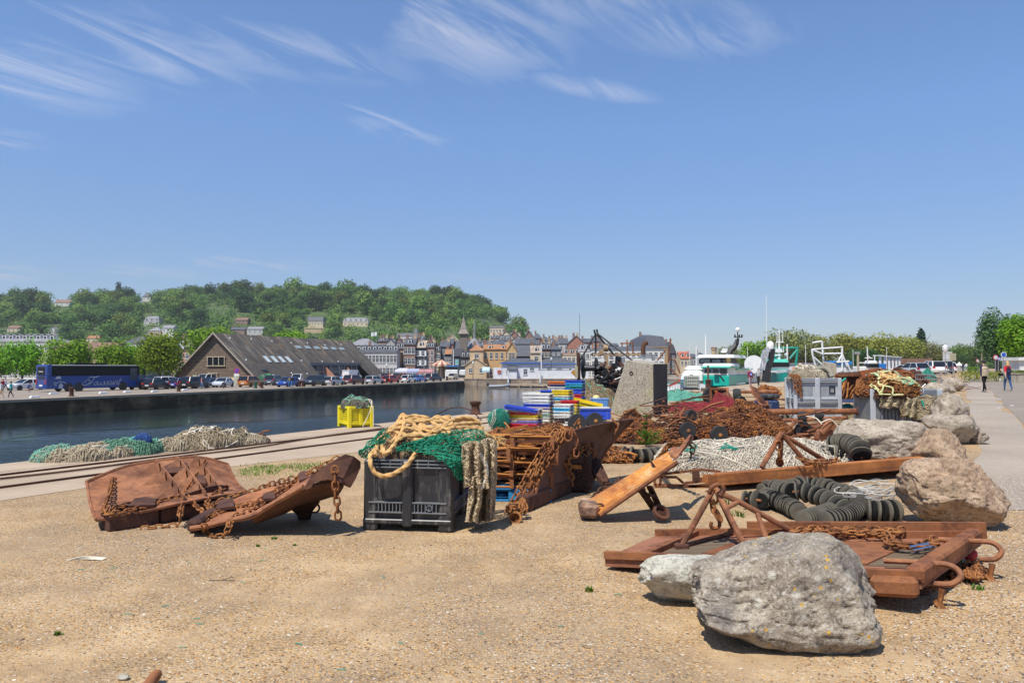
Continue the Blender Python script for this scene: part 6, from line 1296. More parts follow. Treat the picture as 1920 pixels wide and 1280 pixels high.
for(px,Y,lb,c1,L)in((1262,90,'white motor boat behind the concrete block, far side of the basin',WHB,9),(1295,118,'white cabin boat moored beyond the first trawler stern',WHB,10)):
 b=P(px,700,Y);o=thing('motor_boat',lb,'boat',(b.x,Y,-3.2));hull(o,b,L,3,-3.6,-1.6,[WHB,WHB],dirv=V((1,.1,0)).normalized());mb=MB();mb.box((b.x+L*.45,Y+1.5,-.9),(L*.4,2,1.7),bev=.2,taper=.85);mb.build('cabin',WHB,o);mb=MB();mb.box((b.x+L*.45,Y+1.5,-.6),(L*.41,2.04,.5),taper=.97);mb.build('windows',GLASS_D,o)
 mb=MB();mb.cyl((b.x+L*.4,Y+1.5,-.2),(b.x+L*.4,Y+1.5,3.2),.05,6);mb.build('mast',WHITE,o)
c=qp(1442,712,1.5);o=thing('trawler','turquoise trawler seen bow on with a green gallows and white mast','fishing boat',(c.x,c.y,-3.2));YB=92
def bp(px,py,dy=0):return P(px,py,YB+dy)
cb=bp(1458,700,3);n=14;mb=MB();vs=[];
for i in range(n+1):
 t=i/n
 for j in range(-6,7):
  s_=j/6;w_=2.1*(1-(1-t)**2.4);vs.append((cb.x-.3+s_*w_+t*3.4,cb.y-4+t*12,-4.2+(1.15-.9*t+4.2)*abs(s_)**(1.2 if t>.1 else.8)))
mb.add(vs,[(i*13+j,i*13+j+1,(i+1)*13+j+1,(i+1)*13+j)for i in range(n)for j in range(12)],0,True);mb.build('hull',TEAL,o)
mb=MB();mb.add([V(vs[i*13+j])+V((0,0,q))for i in range(n+1)for j in(0,12)for q in(0,.35)],[(i*4+a,(i+1)*4+a,(i+1)*4+a+1,i*4+a+1)for i in range(n)for a in(0,2)]);mb.add([V(vs[i*13+j])+V((0,0,0))for i in range(n+1)for j in(0,12)],[(2*i,2*i+1,2*i+3,2*i+2)for i in range(n)]);mb.build('bulwark',WHB,o)
def bbox(nm,m,x0,x1,y0,y1,dy,dep,bev=.06,taper=1):
 a,b_=bp(x0,y1,dy),bp(x1,y0,dy);mb=MB();mb.box(((a.x+b_.x)/2,a.y+dep/2,(a.z+b_.z)/2),(abs(b_.x-a.x),dep,abs(b_.z-a.z)),bev=bev,taper=taper);return mb.build(nm,m,o)
bbox('cabin',WHB,1444,1480,683,699,2,4);bbox('windows',GLASS_D,1443.5,1481,679.5,688,1.9,3.8);bbox('cabin_roof',TEAL2,1444,1479,673,679.5,1.6,4.4,taper=.93);bbox('turquoise_band',TEAL2,1444,1478,691,692.5,1.95,.1,0)
mb=MB();mb.cyl(bp(1461,675,3),bp(1461,618,3),.16,7,r2=.05)
for(x0,x1,y)in((1455,1469,641),(1453,1470,659),(1455,1466,665)):mb.bar(bp(x0,y,3),bp(x1,y,3),.14)
for x,y0,y1 in((1457,641,624),(1467.5,641,622),(1455,659,642),(1469,659,649)):mb.bar(bp(x,y0,3),bp(x,y1,3),.07)
mb.box(tuple(bp(1459,657,3)),(.9,.5,.45));mb.box(tuple(bp(1457,665.5,3)),(.8,.4,.2));mb.build('mast',WHITE,o)
mb=MB();mb.cyl(bp(1476,676,4),bp(1476,645,4),.1,6);mb.box(tuple(bp(1473,665,4)),(.3,.3,.5),bev=.1);mb.build('aerial',WHITE,o)
GP=plain((.01,.28,.20),.4,.15,name='green_paint');mb=MB()
for p,q in((bp(1450,653,6),bp(1496,652,6)),(bp(1496,652,6),bp(1491,692,6)),(bp(1495,655,6),bp(1481,672,6)),(bp(1450,653,6),bp(1455,675,6))):mb.tube([p,q],.16,6)
mb.build('gallows',GP,o);mb=MB();mb.cyl(bp(1487,697,2),bp(1489,688,2),.12,6);mb.build('orange_float',plain((.7,.12,.01),.5,name='orange_plastic'),o)
YD=84.0;Q=lambda x,y,of=0:P(x,y,YD+of);b=Q(1404,700);o=thing('fishing_boat','boat with a large white net drum and a folded grey crane between the trawlers','fishing boat',(b.x,YD,-3.2));hull(o,V((b.x-1.6,YD-2,0)),12,4,-4,-.1,[BKB,WHB])
b=Q(1413,683);mb=MB();mb.lathe([(1.0,0),(1.02,.1),(1.02,.25),(.7,.3),(.7,1.5),(1.02,1.55),(1.02,1.7),(1.0,1.75)],b,(.35,.94,0),26);mb.build('net_drum',WHITE,o);mb=MB();mb.box((b.x,b.y+.9,b.z-1.2),(1.5,1.5,1.8),bev=.1);mb.build('drum_stand',STEEL,o)
mb=MB();mb.bar(Q(1427,693),Q(1436,657),.65,.6);mb.bar(Q(1435,657),Q(1447,653),.55,.5);mb.build('crane_arm',plain((.40,.42,.44),.5,.3,2,name='grey_paint'),o);mb=MB();mb.tube([Q(1447,654),Q(1446,675),Q(1438,692),Q(1436,715)],[.4,.3,.45,.5],7);mb.build('lower_arm',BKB,o);mb=MB();p=Q(1444.5,651);mb.lathe([(.36,-.2),(.4,.1),(.38,.35),(.25,.6),(.05,.7)],p,n=16);mb.build('radar_dome',WHITE,o)
def frame(o,nm,segs,Y,r,m):
 mb=MB()
 for(x0,y0,x1,y1)in segs:mb.tube([P(x0,y0,Y),P(x1,y1,Y)],r,6)
 mb.build(nm,m,o)
b=P(1520,700,104);o=thing('fishing_boat','blue decked boat carrying a big white tubular gantry','fishing boat',(b.x,104,-3.2));hull(o,V((b.x-2,104,0)),9,4,-3.6,.6,[plain((.3,.03,.02),.5,name='red_hull'),WHB],dirv=V((1,.12,0)).normalized())
frame(o,'gantry',[(1522,655,1579,650.5),(1522,655,1524,668),(1524,668,1530,690),(1524,668,1542,684),(1579,651,1579,664),(1579,664,1571,680),(1579,664,1588,686),(1545,663,1577,662.5),(1524,656,1543,664),(1568,679,1592,677),(1588,679,1596,700),(1579,665,1579,695)],104,.13,WHITE)
frame(o,'davit',[(1523,642.5,1541,639.5),(1541,639.5,1545,690)],104.5,.13,WHITE);mb=MB();mb.box(tuple(P(1575,681,105)),(2.6,2,.5),bev=.1);mb.box(tuple(P(1558,680,105)),(1.2,2,.5),bev=.1);mb.build('blue_canopy',plain((.02,.22,.6),.5,name='blue_canopy'),o);mb=MB();mb.box(tuple(P(1575,691,105)),(2.0,1.6,1.4),bev=.1);mb.build('cabin',WHB,o)
b=P(1622,700,100);o=thing('fishing_boat','small white and blue fishing boat right of the grey pole','fishing boat',(b.x,100,-3.2));hull(o,V((b.x-2.2,100,0)),5.5,3,-3.6,.5,[plain((.02,.15,.5),.5,name='blue_hull'),WHB],dirv=V((1,.12,0)).normalized())
mb=MB();mb.box(tuple(P(1633,689,101)),(1.6,1.6,1.9),bev=.2,taper=.85);mb.box(tuple(P(1612,693,101)),(1.4,1.2,.9),bev=.1);mb.build('cabin',WHB,o);mb=MB();mb.box(tuple(P(1633,685,100.9)),(1.45,1.6,.5),taper=.95);mb.build('windows',GLASS_D,o);frame(o,'mast',[(1627,676,1626,650),(1622,671,1636,671),(1625,664,1633,672),(1608,680,1620,680),(1640,667,1640,678),(1637,666.5,1643,666.5)],100.5,.07,WHITE)
for i,(px,yt)in enumerate(((1650,667),(1659,668),(1667,668.5),(1674,669),(1680.5,669.5),(1686.5,670))):
 Y=120+i*9;b=P(px,yt,Y);o=thing('mooring_post','white mooring post with a flat cap, '+['nearest','second','third','fourth','fifth','farthest'][i]+' of the row','post',(b.x,Y,-3.2),group='white mooring posts with flat caps');mb=MB();mb.cyl((b.x,Y,-3.2),tuple(b),.22,8);mb.build('pile',WHITE,o);mb=MB();mb.cyl(tuple(b),(b.x,Y,b.z+.12),.62,12);mb.build('cap',WHITE,o)
b=P(1653,684,119);o=thing('post_box','tall blue cabinet between the nearest mooring posts','cabinet',(b.x,119,0));mb=MB();mb.box((b.x,119,1.15),(1.1,.8,2.3),bev=.05);mb.build('cabinet_body',plain((.02,.20,.55),.5,name='blue_cabinet'),o);mb=MB();mb.box((b.x,118.58,1.2),(.9,.05,1.9));mb.build('door',plain((.02,.16,.48),.5,name='blue_door'),o)
b=P(1609,700,70);o=thing('lamp_post','weathered grey pole with a floodlight head before the blue fishing boat','lamp post',(b.x,70,0));zt=P(1609,664,70).z;mb=MB();mb.cyl((b.x,70,0),(b.x,70,zt),.11,8);mb.build('pole',CBLOCK,o);mb=MB();mb.box((b.x-.05,70,zt+.1),(.5,.3,.22),bev=.05);mb.build('floodlight',STEEL,o)
pole(1438.5,553,150,'very tall thin white mast rising above the park trees','mast_post',r=.13,m=WHITE,head=0,cat='mast',z0=-3)
b=P(1339,700,210);o=thing('stone_tower','short round stone tower behind the first trawler','tower',(b.x,210,ZL));zt=P(1339,653,210).z;mb=MB();mb.lathe([(.75,0),(.7,zt-ZL-.4),(.85,zt-ZL-.4),(.85,zt-ZL)],(b.x,210,ZL),n=14);mb.build('wall',TANW,o);mb=MB();mb.lathe([(.9,0),(.9,.25),(.6,.4)],(b.x,210,zt),n=14);mb.build('parapet',BRN,o)
house(1478,1532,683,680.5,200,'long white shed with a grey roof behind the second trawler',WHT,SLATL,0,0,'flat','shed',chim=0,zb=0,cat='shed');house(1486,1526,679,671,214,'low building with a rusty orange roof above the white shed',BRN,TILE,3,1,'side','low_building',chim=0,zb=0,cat='building')
house(1687,1746,681,672,205,'flat brown boarded building at the end of the boat basin',BRN,BRNR,0,0,'flat','low_building',chim=0,zb=.2,cat='building');house(1912,1950,675,671.5,70,'white kiosk with a flat roof at the right photo edge',WHT,WHT,2,1,'flat','kiosk',depth=2.5,chim=0,zb=.7,cat='kiosk')
for(px,yt,Y,lb)in((1293,640,120,'thin white mast left of the first trawler'),(1309,655,125,'short white mast just behind the stern of the first trawler'),(1402,650,110,'white mast behind the net drum boat'),(1511,645,115,'white mast between the green gallows and the white gantry'),(1600,655,125,'thin mast left of the weathered grey pole'),(1663,650,140,'slim mast rising behind the mooring posts')):
 pole(px,yt,Y,lb,'boat_mast',r=.07,m=WHITE,head=0,cat='mast',z0=-3)
YW=45.0
def wp(px,py,dy=0):return P(px,py,YW+dy)
b=wp(1075,760);o=thing('winch_boat','rusting work boat crowded with blackened winches behind the concrete block','boat',(b.x,YW,-3.2));hull(o,V((b.x-.5,YW+.5,0)),6.5,3.4,-3.8,-.3,[RUST_DK,WHB],dirv=V((1,.25,0)).normalized())
mb=MB()
for p,q,r_ in((wp(1117,626,1),wp(1083,683),.05),(wp(1117,626,1),wp(1117,665,1),.06),(wp(1119,626,1),wp(1152,666,2),.06),(wp(1120,625,1),wp(1186,676,0),.06),(wp(1083,683),wp(1080,690),.05)):mb.tube([p,q],r_,6)
mb.bar(wp(1114,618,1),wp(1117,630,1),.18,.1);mb.bar(wp(1119,617,1),wp(1121,630,1),.1,.1);mb.build('a_frame',BKB,o)
mb=MB();mb.bar(wp(1108,664.5,1),wp(1205,664,1),.18,.14);mb.bar(wp(1137,664,1),wp(1138.5,712,1),.22);mb.lathe([(.24,0),(.24,.28)],wp(1131,652,1),(1,0,.0),12);mb.bar(wp(1127,655,1),wp(1128,664,1),.25);mb.build('beam',rust('rust_painted',(.24,.09,.03),(.36,.24,.13),(.45,.32,.2)),o)
mb=MB();mb.tube(spline([wp(1206,664),wp(1206,652),wp(1208,645),wp(1214,642)],5),[.14]*14+[.16]*2,9);mb.build('exhaust_pipe',RUST_DK,o)
mb=MB()
for p,q in((wp(1163,643.5,2),wp(1186,643,2)),(wp(1186,640.5,2),wp(1187,662,2)),(wp(1175.5,637,2),wp(1176,663,2)),(wp(1166,643,2),wp(1166.5,650,2)),(wp(1232,676),wp(1249,655)),(wp(1253,680),wp(1257,634)),(wp(1254,672),wp(1266,676)),(wp(1266,676),wp(1275,700)),(wp(1256,690),wp(1272,706))):mb.tube([p,q],.045,5)
mb.build('railing',RUST,o);mb=MB();mb.poly([wp(1196,668),wp(1210,659),(wp(1222,668)),wp(1208,674)],.1);mb.poly([wp(1222,664),wp(1228,665),wp(1228,676),wp(1223,676)],.3);mb.build('grey_plate',STEEL,o)
for i,(x,dy)in enumerate(((1094,0),(1118,.6))):
 c=wp(x,690,dy);axv=V((.95,-.3,0));mb=MB();mb.lathe([(.10,-.05),(.64,-.03),(.66,0),(.64,.03),(.2,.06),(.16,.7 if i==0 else.2)],c,axv,26);mb.build('winch_drum',BKB,o)
r=random.Random(31);mb=MB()
for i in range(230):
 px,py=r.uniform(1120,1175),r.uniform(686,738);c=wp(px,py,r.uniform(-.6,1.5));k_=r.random()
 if k_<.4:mb.lathe([(r.uniform(.06,.2),0),(r.uniform(.06,.2),r.uniform(.05,.4))],c,(r.gauss(0,1),r.gauss(0,.4),r.gauss(0,.5)),9,r.choice((0,0,0,1)))
 elif k_<.7:mb.bar(c,c+V((r.gauss(0,.3),r.gauss(0,.2),r.gauss(0,.3))),r.uniform(.04,.12),None,r.choice((0,0,0,1,1,2)))
 else:mb.box((0,0,0),(r.uniform(.1,.3),r.uniform(.1,.3),r.uniform(.08,.25)),Matrix.Translation(c)@rot_rand(r),r.choice((0,0,0,0,1,2)))
for i in range(26):c=wp(r.uniform(1130,1180),r.uniform(700,735),r.uniform(-.8,.2));mb.tube(spline([c,c+V((r.uniform(-.3,.3),0,-.15)),c+V((r.uniform(-.6,.6),0,r.uniform(-.4,0)))],4),.025,4,r.choice((0,1,2)))
for i in range(5):mb.lathe([(.13,0),(.13,.05)],wp(1147,669+4.3*i,1),n=12)
mb.lathe([(.17,0),(.2,.2),(.15,.55)],wp(1159,684,1),n=10);mb.lathe([(.13,0),(.13,.35)],wp(1168,680,1),n=10,mi=2)
mb.build('winch_machinery',[BKB,RUST_DK,STEEL],o)
mb=MB();mb.tube([wp(1084,661),wp(1085,692),wp(1086,762)],.10,8);mb.build('post',RUST_DK,o);mb=MB();mb.bar(wp(1080.5,686,-.1),wp(1081,708,-.1),.17);mb.poly([wp(1079,692,-.1),wp(1079,706,-.1),wp(1070,698,-.1)],.08,1);mb.build('cream_plate',[plain((.5,.45,.28),.6,.3,name='cream_plate'),plain((.6,.25,.03),.6,.3,name='orange_plate')],o)
b=P(1104,700,40);o=thing('gunwale_section','white painted section of hull lying behind the buoy','hull section',(b.x,40,0));mb=MB();mb.box((b.x,40,-.1),(1.1,.5,.35),bev=.05);mb.build('hull_plate',WHB,o);mb=MB();mb.bar((b.x-.5,39.7,.09),(b.x+.5,39.7,.09),.06);mb.build('rubbing_strip',RUST,o)
b=P(1000,700,190);o=thing('pontoon','pale floating walkway before the stone quay','pontoon',(b.x,190,-3.2));a,c=P(952,728,190),P(1085,726,182);mb=MB();mb.bar((a.x,a.y,-2.75),(c.x,c.y,-2.75),2.4,.5);mb.build('deck',CONC_Q,o);
for i in range(6):q=a.lerp(c,(i+.5)/6);mb=MB();mb.box((q.x,q.y,-3.15),(2.5,2,.5));mb.build('float',BKB,o)
b=P(917,700,176);o=thing('dinghy','grey inflatable dinghy with an outboard motor by the stone quay','boat',(b.x,176,-3.2));mb=MB();mb.tube(spline([(b.x,175,-2.8),(b.x+3,175,-2.7),(b.x+4.6,176,-2.5),(b.x+3,177,-2.7),(b.x,177,-2.8)],6),.32,8);mb.build('tube',plain((.3,.32,.34),.6,name='grey_rubber'),o);mb=MB();mb.box((b.x+1.7,176,-2.85),(3.6,1.7,.15));mb.build('floor',BKB,o);mb=MB();mb.box((b.x-.3,176,-2.3),(.5,.4,.8),bev=.1);mb.build('outboard_motor',BKB,o)
b=P(868,700,185);o=thing('tour_boat','white passenger boat with a blue canopy near the merry-go-round','boat',(P(845,700,203).x,203,ZL));x0,x1=P(833,700,203).x,P(867,700,203).x;mb=MB();mb.box(((x0+x1)/2-.5,204,ZL+1.2),(x1-x0-1.5,2.5,2.4),bev=.15);mb.build('hull',WHB,o);mb=MB();mb.box(((x0+x1)/2-.5,204,ZL+3.4),(x1-x0-1,2.8,.25),bev=.05);mb.build('canopy',plain((.03,.2,.55),.6,name='blue_canvas'),o);mb=MB();mb.box(((x0+x1)/2-.5,204,ZL+2.85),(x1-x0-2,2.0,.9));mb.build('windows',GLASS_B,o);mb=MB();mb.box((x1,204,ZL+1.7),(1.8,2,1.4),bev=.2);mb.build('bow_cabin',WHB,o)
#  boulders
rock('boulder','largest pale grey lichen spotted boulder in the front foreground',(1.765,4.96,0),(1.34,.86,.80),ROCK_A,5,.02,sub=6,sq=4.2,npl=5,prof=([(-1,.38),(-.86,.44),(-.64,.49),(-.42,.54),(-.15,.59),(.18,.63),(.5,.61),(.78,.56),(.9,.50),(1,.42)],[(-1,.22),(-.85,.13),(-.6,.07),(-.3,.01),(0,-.02),(.7,-.02),(1,.04)]))
rock('boulder','small pale greenish stone slab beside the big foreground boulder',(1.50,5.66,0),(1.02,.5,.37),ROCK_C,8,.12,sq=5,npl=5,prof=([(-1,.30),(-.8,.33),(1,.36)],[(-1,.10),(-.7,.0),(1,-.02)]))
rock('boulder','brown rounded boulder at the corner of the rusty raft by the pavement',(4.82,8.35,0),(1.18,1.0,.76),ROCK_B,12,.1,flat=.06,sq=2.6,sub=6)
rock('boulder','long flat topped grey boulder behind the orange beam',(6.30,13.0,0),(1.65,1.2,.86),ROCK_D,17,-.12,flat=.05,sq=4.2,sub=6)
rock('boulder','tan pointed boulder leaning against the long grey one',(7.0,12.3,0),(1.0,1.0,.74),ROCK_B,23,.3,flat=.05,sq=2.4,taper=.2)
b=GT(1812,836);rock('boulder','block shaped pale boulder beside the pavement behind the long grey one',(b.x,b.y+.5,b.z),(1.0,1.0,.72),ROCK_D,31,.4,flat=.04,sq=3.6);b=GT(1846,834);rock('boulder','small greenish grey stone touching the block shaped boulder',(b.x,b.y+.2,b.z),(.42,.45,.32),ROCK_D,35,.1,flat=.04)
b=GT(1808,808);rock('boulder','tall leaning grey boulder right of the net covered container',(b.x-.05,b.y+.5,b.z),(1.15,1.0,1.0),ROCK_D,41,-.2,flat=.04,sq=2.8,taper=.3,shear=-.3);b=GT(1700,795);rock('boulder','flat pale stone below the net covered container',(b.x+.4,b.y+1.2,b.z),(1.6,.8,.40),ROCK_D,44,0,flat=.04)
for px,py,d,sd,lb in((1752,745,(1.5,1.1,.85),51,'grey boulder behind the container nets, nearest of the far row'),(1772,738,(1.1,1,.7),53,'light topped boulder by the pavement behind the container'),(1790,727,(1.3,1,.8),57,'rubble boulder beside the steel barrier'),(1776,722,(1.1,1,.7),59,'farthest small boulder of the far row')):
 b=GT(px,py+6);rock('boulder',lb,tuple(b),d,ROCK_D,sd,.3,flat=.04,sub=4)
BO=V((-1.60,8.09,0));EX=V((.990,-.139,0));EY=V((.139,.990,0));BW,BD,BH=.975,1.2,.765;RZ=math.atan2(EX.y,EX.x)
o=thing('pallet_box','black plastic pallet box heaped with thick rope and green net','pallet box',tuple(BO),RZ,local=True)
mb=MB();t=.03;z0,z1=.13,BH
for y in(.045,BD-.045):mb.box((BW/2,y,(z0+z1)/2),(BW-.1,t,z1-z0))
for x in(.045,BW-.045):mb.box((x,BD/2,(z0+z1)/2),(t,BD-.1,z1-z0))
mb.box((BW/2,BD/2,.15),(BW-.1,BD-.1,.03));mb.build('shell',PL_BLACK,o,world=False)
for(x,y)in((.075,.075),(BW-.075,.075),(.075,BD-.075),(BW-.075,BD-.075)):mb=MB();mb.box((x,y,BH/2-.002),(.155,.155,BH-.01),bev=.022,taper=.96);mb.box((x,y,.07),(.163,.163,.14),bev=.02);mb.build('corner_post',PL_BLACK,o,world=False)
mb=MB();mb.box((BW/2,.02,.40),(.125,.09,.70),bev=.02);mb.build('middle_rib',PL_BLACK,o,world=False);mb=MB();mb.box((BW-.02,BD/2,.43),(.06,.115,.66),bev=.015);mb.build('middle_rib',PL_BLACK,o,world=False)
mb=MB()
for z in(BH-.012,BH-.05,BH-.085,.20,.305):mb.box((BW/2,.012,z),(BW-.12,.05,.012));mb.box((BW-.012,BD/2,z),(.05,BD-.12,.012))
for i in range(17):x=.17+i*(BW-.34)/16;mb.box((x,.014,.25),(.008,.045,.1));mb.box((BW-.014,.17+i*(BD-.34)/16,.25),(.045,.008,.1))
for x in(.3,.42,.6,.72):mb.box((x,.014,BH-.05),(.008,.045,.075))
mb.build('rim_ribs',PL_GREY2,o,world=False);mb=MB();mb.lathe([(.034,-.01),(.034,.02),(.026,.02),(.026,-.01)],(.73,.0,.255),(0,-1,0),14);mb.build('drain_ring',PL_GREY2,o,world=False);mb=MB()
for y in(.03,BD/2,BD-.03):mb.box((BW/2,y,.105),(BW,.1,.05),bev=.01)
mb.build('skids',PL_BLACK,o,world=False)
def bc(x,y,z):return BO+EX*x+EY*y+V((0,0,z))
def cp(x,y,Y):return P(640+x/4.741,740+y/4.741,Y)
def rY(x,y):
 return 7.93 if y>575 else 7.97+(575-y)/400*.62+max(0,(x-950))/350*.3
c=bc(BW/2-.02,BD/2+.1,BH-.07);o,fbox=net_pile('net_heap','tan and rust coloured net heap filling the black pallet box','netting',c,.56,.56,.27,UN_TAN,NET_TAN,.004,54,rz=RZ,seed=3,layers=2,p=.5,fold=.05,rough=.5,second=m_rope('rusty_twine',(.40,.20,.09)))
RP=[[(1240,262),(1120,215),(1000,240),(900,280),(855,340),(780,410),(690,475),(640,545),(595,610),(520,670),(430,712),(340,715),(282,670),(258,600),(262,530),(320,470),(360,400),(430,330)],[(300,540),(330,440),(400,370),(480,280),(545,178),(562,215),(545,310),(500,400),(440,480),(392,522),(362,455),(380,370),(440,300),(570,235),(700,205),(800,240),(880,290)],[(560,200),(650,185),(780,205)],[(560,290),(680,250),(790,300),(900,335),(1050,330),(1150,300),(1260,300)],[(780,235),(850,195),(925,212),(990,240)],[(500,400),(620,350),(700,352),(790,372)],[(880,300),(1000,295),(1150,285),(1262,290)],[(930,270),(1080,255),(1225,245)],[(320,500),(315,430),(350,380),(440,320),(520,290)],[(350,520),(400,440),(470,400),(500,330),(540,260),(620,225),(760,240)],[(640,260),(720,310),(800,290),(950,310)],[(980,225),(1080,200),(1180,215),(1230,250)],[(640,400),(720,395),(760,380)],[(1220,300),(1280,345),(1340,372),(1385,395)]]
orp=thing('rope','thick tan twisted rope piled on the black pallet box, one loop hanging in front','rope',tuple(c))
for i,pl in enumerate(RP):
 pts=spline([cp(x,y,rY(x,y)-(i%3)*.03)for x,y in pl],14);mb=MB();mb.tube(pts,.0235 if i<2 else.019,12,lobes=3,twist=62,amp=.16);mb.build('rope_strand',ROPE,orp)
r=random.Random(12)
for i in range(15):
 x,y=r.uniform(380,900),r.uniform(210,330);a=r.uniform(-.5,.5);pts=[]
 for k in range(6):pts.append(cp(x,y,rY(x,y)-.015-r.random()*.05));x+=r.uniform(50,95);y=min(365,max(185,y+r.uniform(-32,32)+a*20))
 mb=MB();mb.tube(spline([p for p in pts if p.x<-.62],12),.016,9,lobes=3,twist=70,amp=.15);mb.build('rope_strand',ROPE,orp)
r=random.Random(2);mb=MB()
for i in range(60):q=cp(1385+r.gauss(0,14),398+r.gauss(0,12),8.5);e=q+V((r.uniform(.0,.10),r.uniform(-.06,.02),r.uniform(-.08,.03)));mb.tube([q,q.lerp(e,.5)+V((0,0,.01)),e],.0035,3)
mb.build('frayed_end',ROPE,orp)
def patch(rows,Yf):
 R=[[cp(x,y,Yf(x,y))for x,y in row]for row in rows];S_=[spline(row,8)for row in R]
 def f(u,v,off=0):
  t=v*(len(S_)-1);i=min(int(t),len(S_)-2);w_=t-i;a=S_[i];b_=S_[i+1];ua=u*(len(a)-1);ub=u*(len(b_)-1);pa=a[int(ua)].lerp(a[min(int(ua)+1,len(a)-1)],ua%1);pb=b_[int(ub)].lerp(b_[min(int(ub)+1,len(b_)-1)],ub%1)
  return pa.lerp(pb,w_)+V((.2,-.9,.4))*off+V((0,0,.02*nz(u*6,v*6,2)))
 return f
og=thing('green_net','bright green trawl netting spilling over the corner of the black pallet box','netting',tuple(c))
f1=patch([[(620,430),(760,390),(900,350),(1100,315),(1260,330)],[(485,470),(650,455),(850,420),(1060,400),(1290,410)],[(490,505),(660,505),(850,480),(1050,460),(1270,480)]],lambda x,y:rY(x,y)-.03)
f2=patch([[(640,500),(800,470),(1000,460),(1120,500)],[(800,540),(900,530),(1030,530),(1130,590)],[(920,610),(1000,590),(1090,600),(1150,650)],[(1000,690),(1050,670),(1110,670),(1180,710)],[(1000,725),(1060,760),(1110,800),(1195,750)]],lambda x,y:(rY(x,y)if y<575 else 7.93)-.05+max(0,(x-985))/200*.35)
f3=patch([[(350,330),(400,310),(440,380)],[(200,480),(290,450),(360,440)],[(150,510),(230,500),(320,500)],[(160,540),(210,575),(300,560)]],lambda x,y:8.15)
for i,f in enumerate((f1,f2,f3)):
 n=((46,15),(22,24),(16,14))[i];mb=MB();net_strands(mb,f,n[0],n[1],.0050,.3,.01,5+i,drop=.04,bulge=.03);net_strands(mb,f,n[0]-6,n[1]-3,.0050,.35,-.01,15+i,drop=.25,bulge=.02);mb.build('netting',NET_GRN,og,edge=False)
NET_CRM=net_m('net_pale_tan',(.72,.58,.38),.7)
oh=thing('tan_net','tan netting hanging from the right side of the black pallet box down to the ground','netting',tuple(c))
def drape(x0,x1,y0,y1,Y0,folds,sd):
 def f(u,v,off=0):
  x=x0+(x1-x0)*u+18*math.sin(v*3+sd)+14*nz(u*3,v*3,sd);y=y0+(y1-y0)*v+25*nz(u*4,sd,1)*(1 if v>.9 else 0)-40*math.sin(PI*u)*(1-v)
  return cp(x,y,Y0+.06*math.sin(u*folds*6.28+v*2)-off*2+.1*(1-v)*0)
 return f
for i,(a_,m1,m2)in enumerate((((1115,1230,760,1130,8.02,2,1),UN_TAN,NET_CRM),((1085,1300,450,830,8.02,2.5,4),UN_TAN,NET_CRM),((1225,1365,420,1100,8.3,2.2,7),UN_TAN,NET_CRM),((1170,1330,780,1120,8.2,3,9),UN_TAN,NET_BRN))):
 f=drape(*a_);MB().grid(f,14,22,.01).build('inner_fold',m1,oh);mb=MB();net_strands(mb,f,26,44,.0036,.25,.015,30+i);net_strands(mb,f,22,38,.0036,.3,.03,40+i);mb.build('netting',m2,oh,edge=False)
mb=MB();mb.tube(spline([cp(x,y,7.95)for x,y in((1225,520),(1265,580),(1290,660),(1280,760),(1240,830),(1215,800))],8),.022,10,lobes=3,twist=60);mb.build('rope',ROPE_W,oh)
b=G(653,803);rz=math.radians(34);o=thing('pallet_box','yellow slatted plastic pallet box at the quay edge topped with cord','pallet box',(b.x,b.y,0),rz,local=True);W_,D_,H_=.78,.85,.62;mb=MB()
for(x,y)in((.05,.05),(W_-.05,.05),(.05,D_-.05),(W_-.05,D_-.05)):mb.box((x,y,H_/2),(.11,.11,H_),bev=.015)
mb.box((W_/2,.02,H_/2+.03),(.1,.05,H_-.1),bev=.01)
for z in(H_-.03,.14):mb.box((W_/2,.025,z),(W_-.1,.045,.07));mb.box((.025,D_/2,z),(.045,D_-.1,.07));mb.box((W_/2,D_-.025,z),(W_-.1,.045,.07));mb.box((W_-.025,D_/2,z),(.045,D_-.1,.07))
for i in range(7):z=.2+i*.055;mb.box((W_/2,.035,z),(W_-.1,.02,.026));mb.box((.035,D_/2,z),(.02,D_-.1,.026))
for i in range(9):x=.1+i*(W_-.2)/8;mb.box((x,.045,H_/2),(.018,.012,H_-.1));mb.box((.045,.1+i*(D_-.2)/8,H_/2),(.012,.018,H_-.1))
mb.build('slatted_shell',PL_YEL,o,world=False);mb=MB();mb.box((W_/2,D_/2,H_/2+.02),(W_-.1,D_-.1,H_-.06));mb.build('inner_liner',plain((.5,.40,.01),.6,name='yellow_inner'),o,world=False)
c=V((b.x+math.cos(rz)*W_/2-math.sin(rz)*D_/2,b.y+math.sin(rz)*W_/2+math.cos(rz)*D_/2,H_-.03));o2,f=net_pile('cord_heap','green cord and grey cable coiled on top of the yellow pallet box','rope',c,.46,.44,.22,UN_DK,NET_GREY,.006,26,seed=8,layers=1,p=.4,ropes=16,rope_m=ROPE_G,rope_r=.012)
mb=MB();mb.tube(spline([P(690,748,21.7),P(697,752,21.4),P(694,770,21.2),P(680,800,21.1)],8),.012,5);mb.tube(spline([P(690,748,21.6),P(699,765,21.5),P(700,798,21.4)],8),.010,5);mb.build('white_rope',ROPE_W,o2)
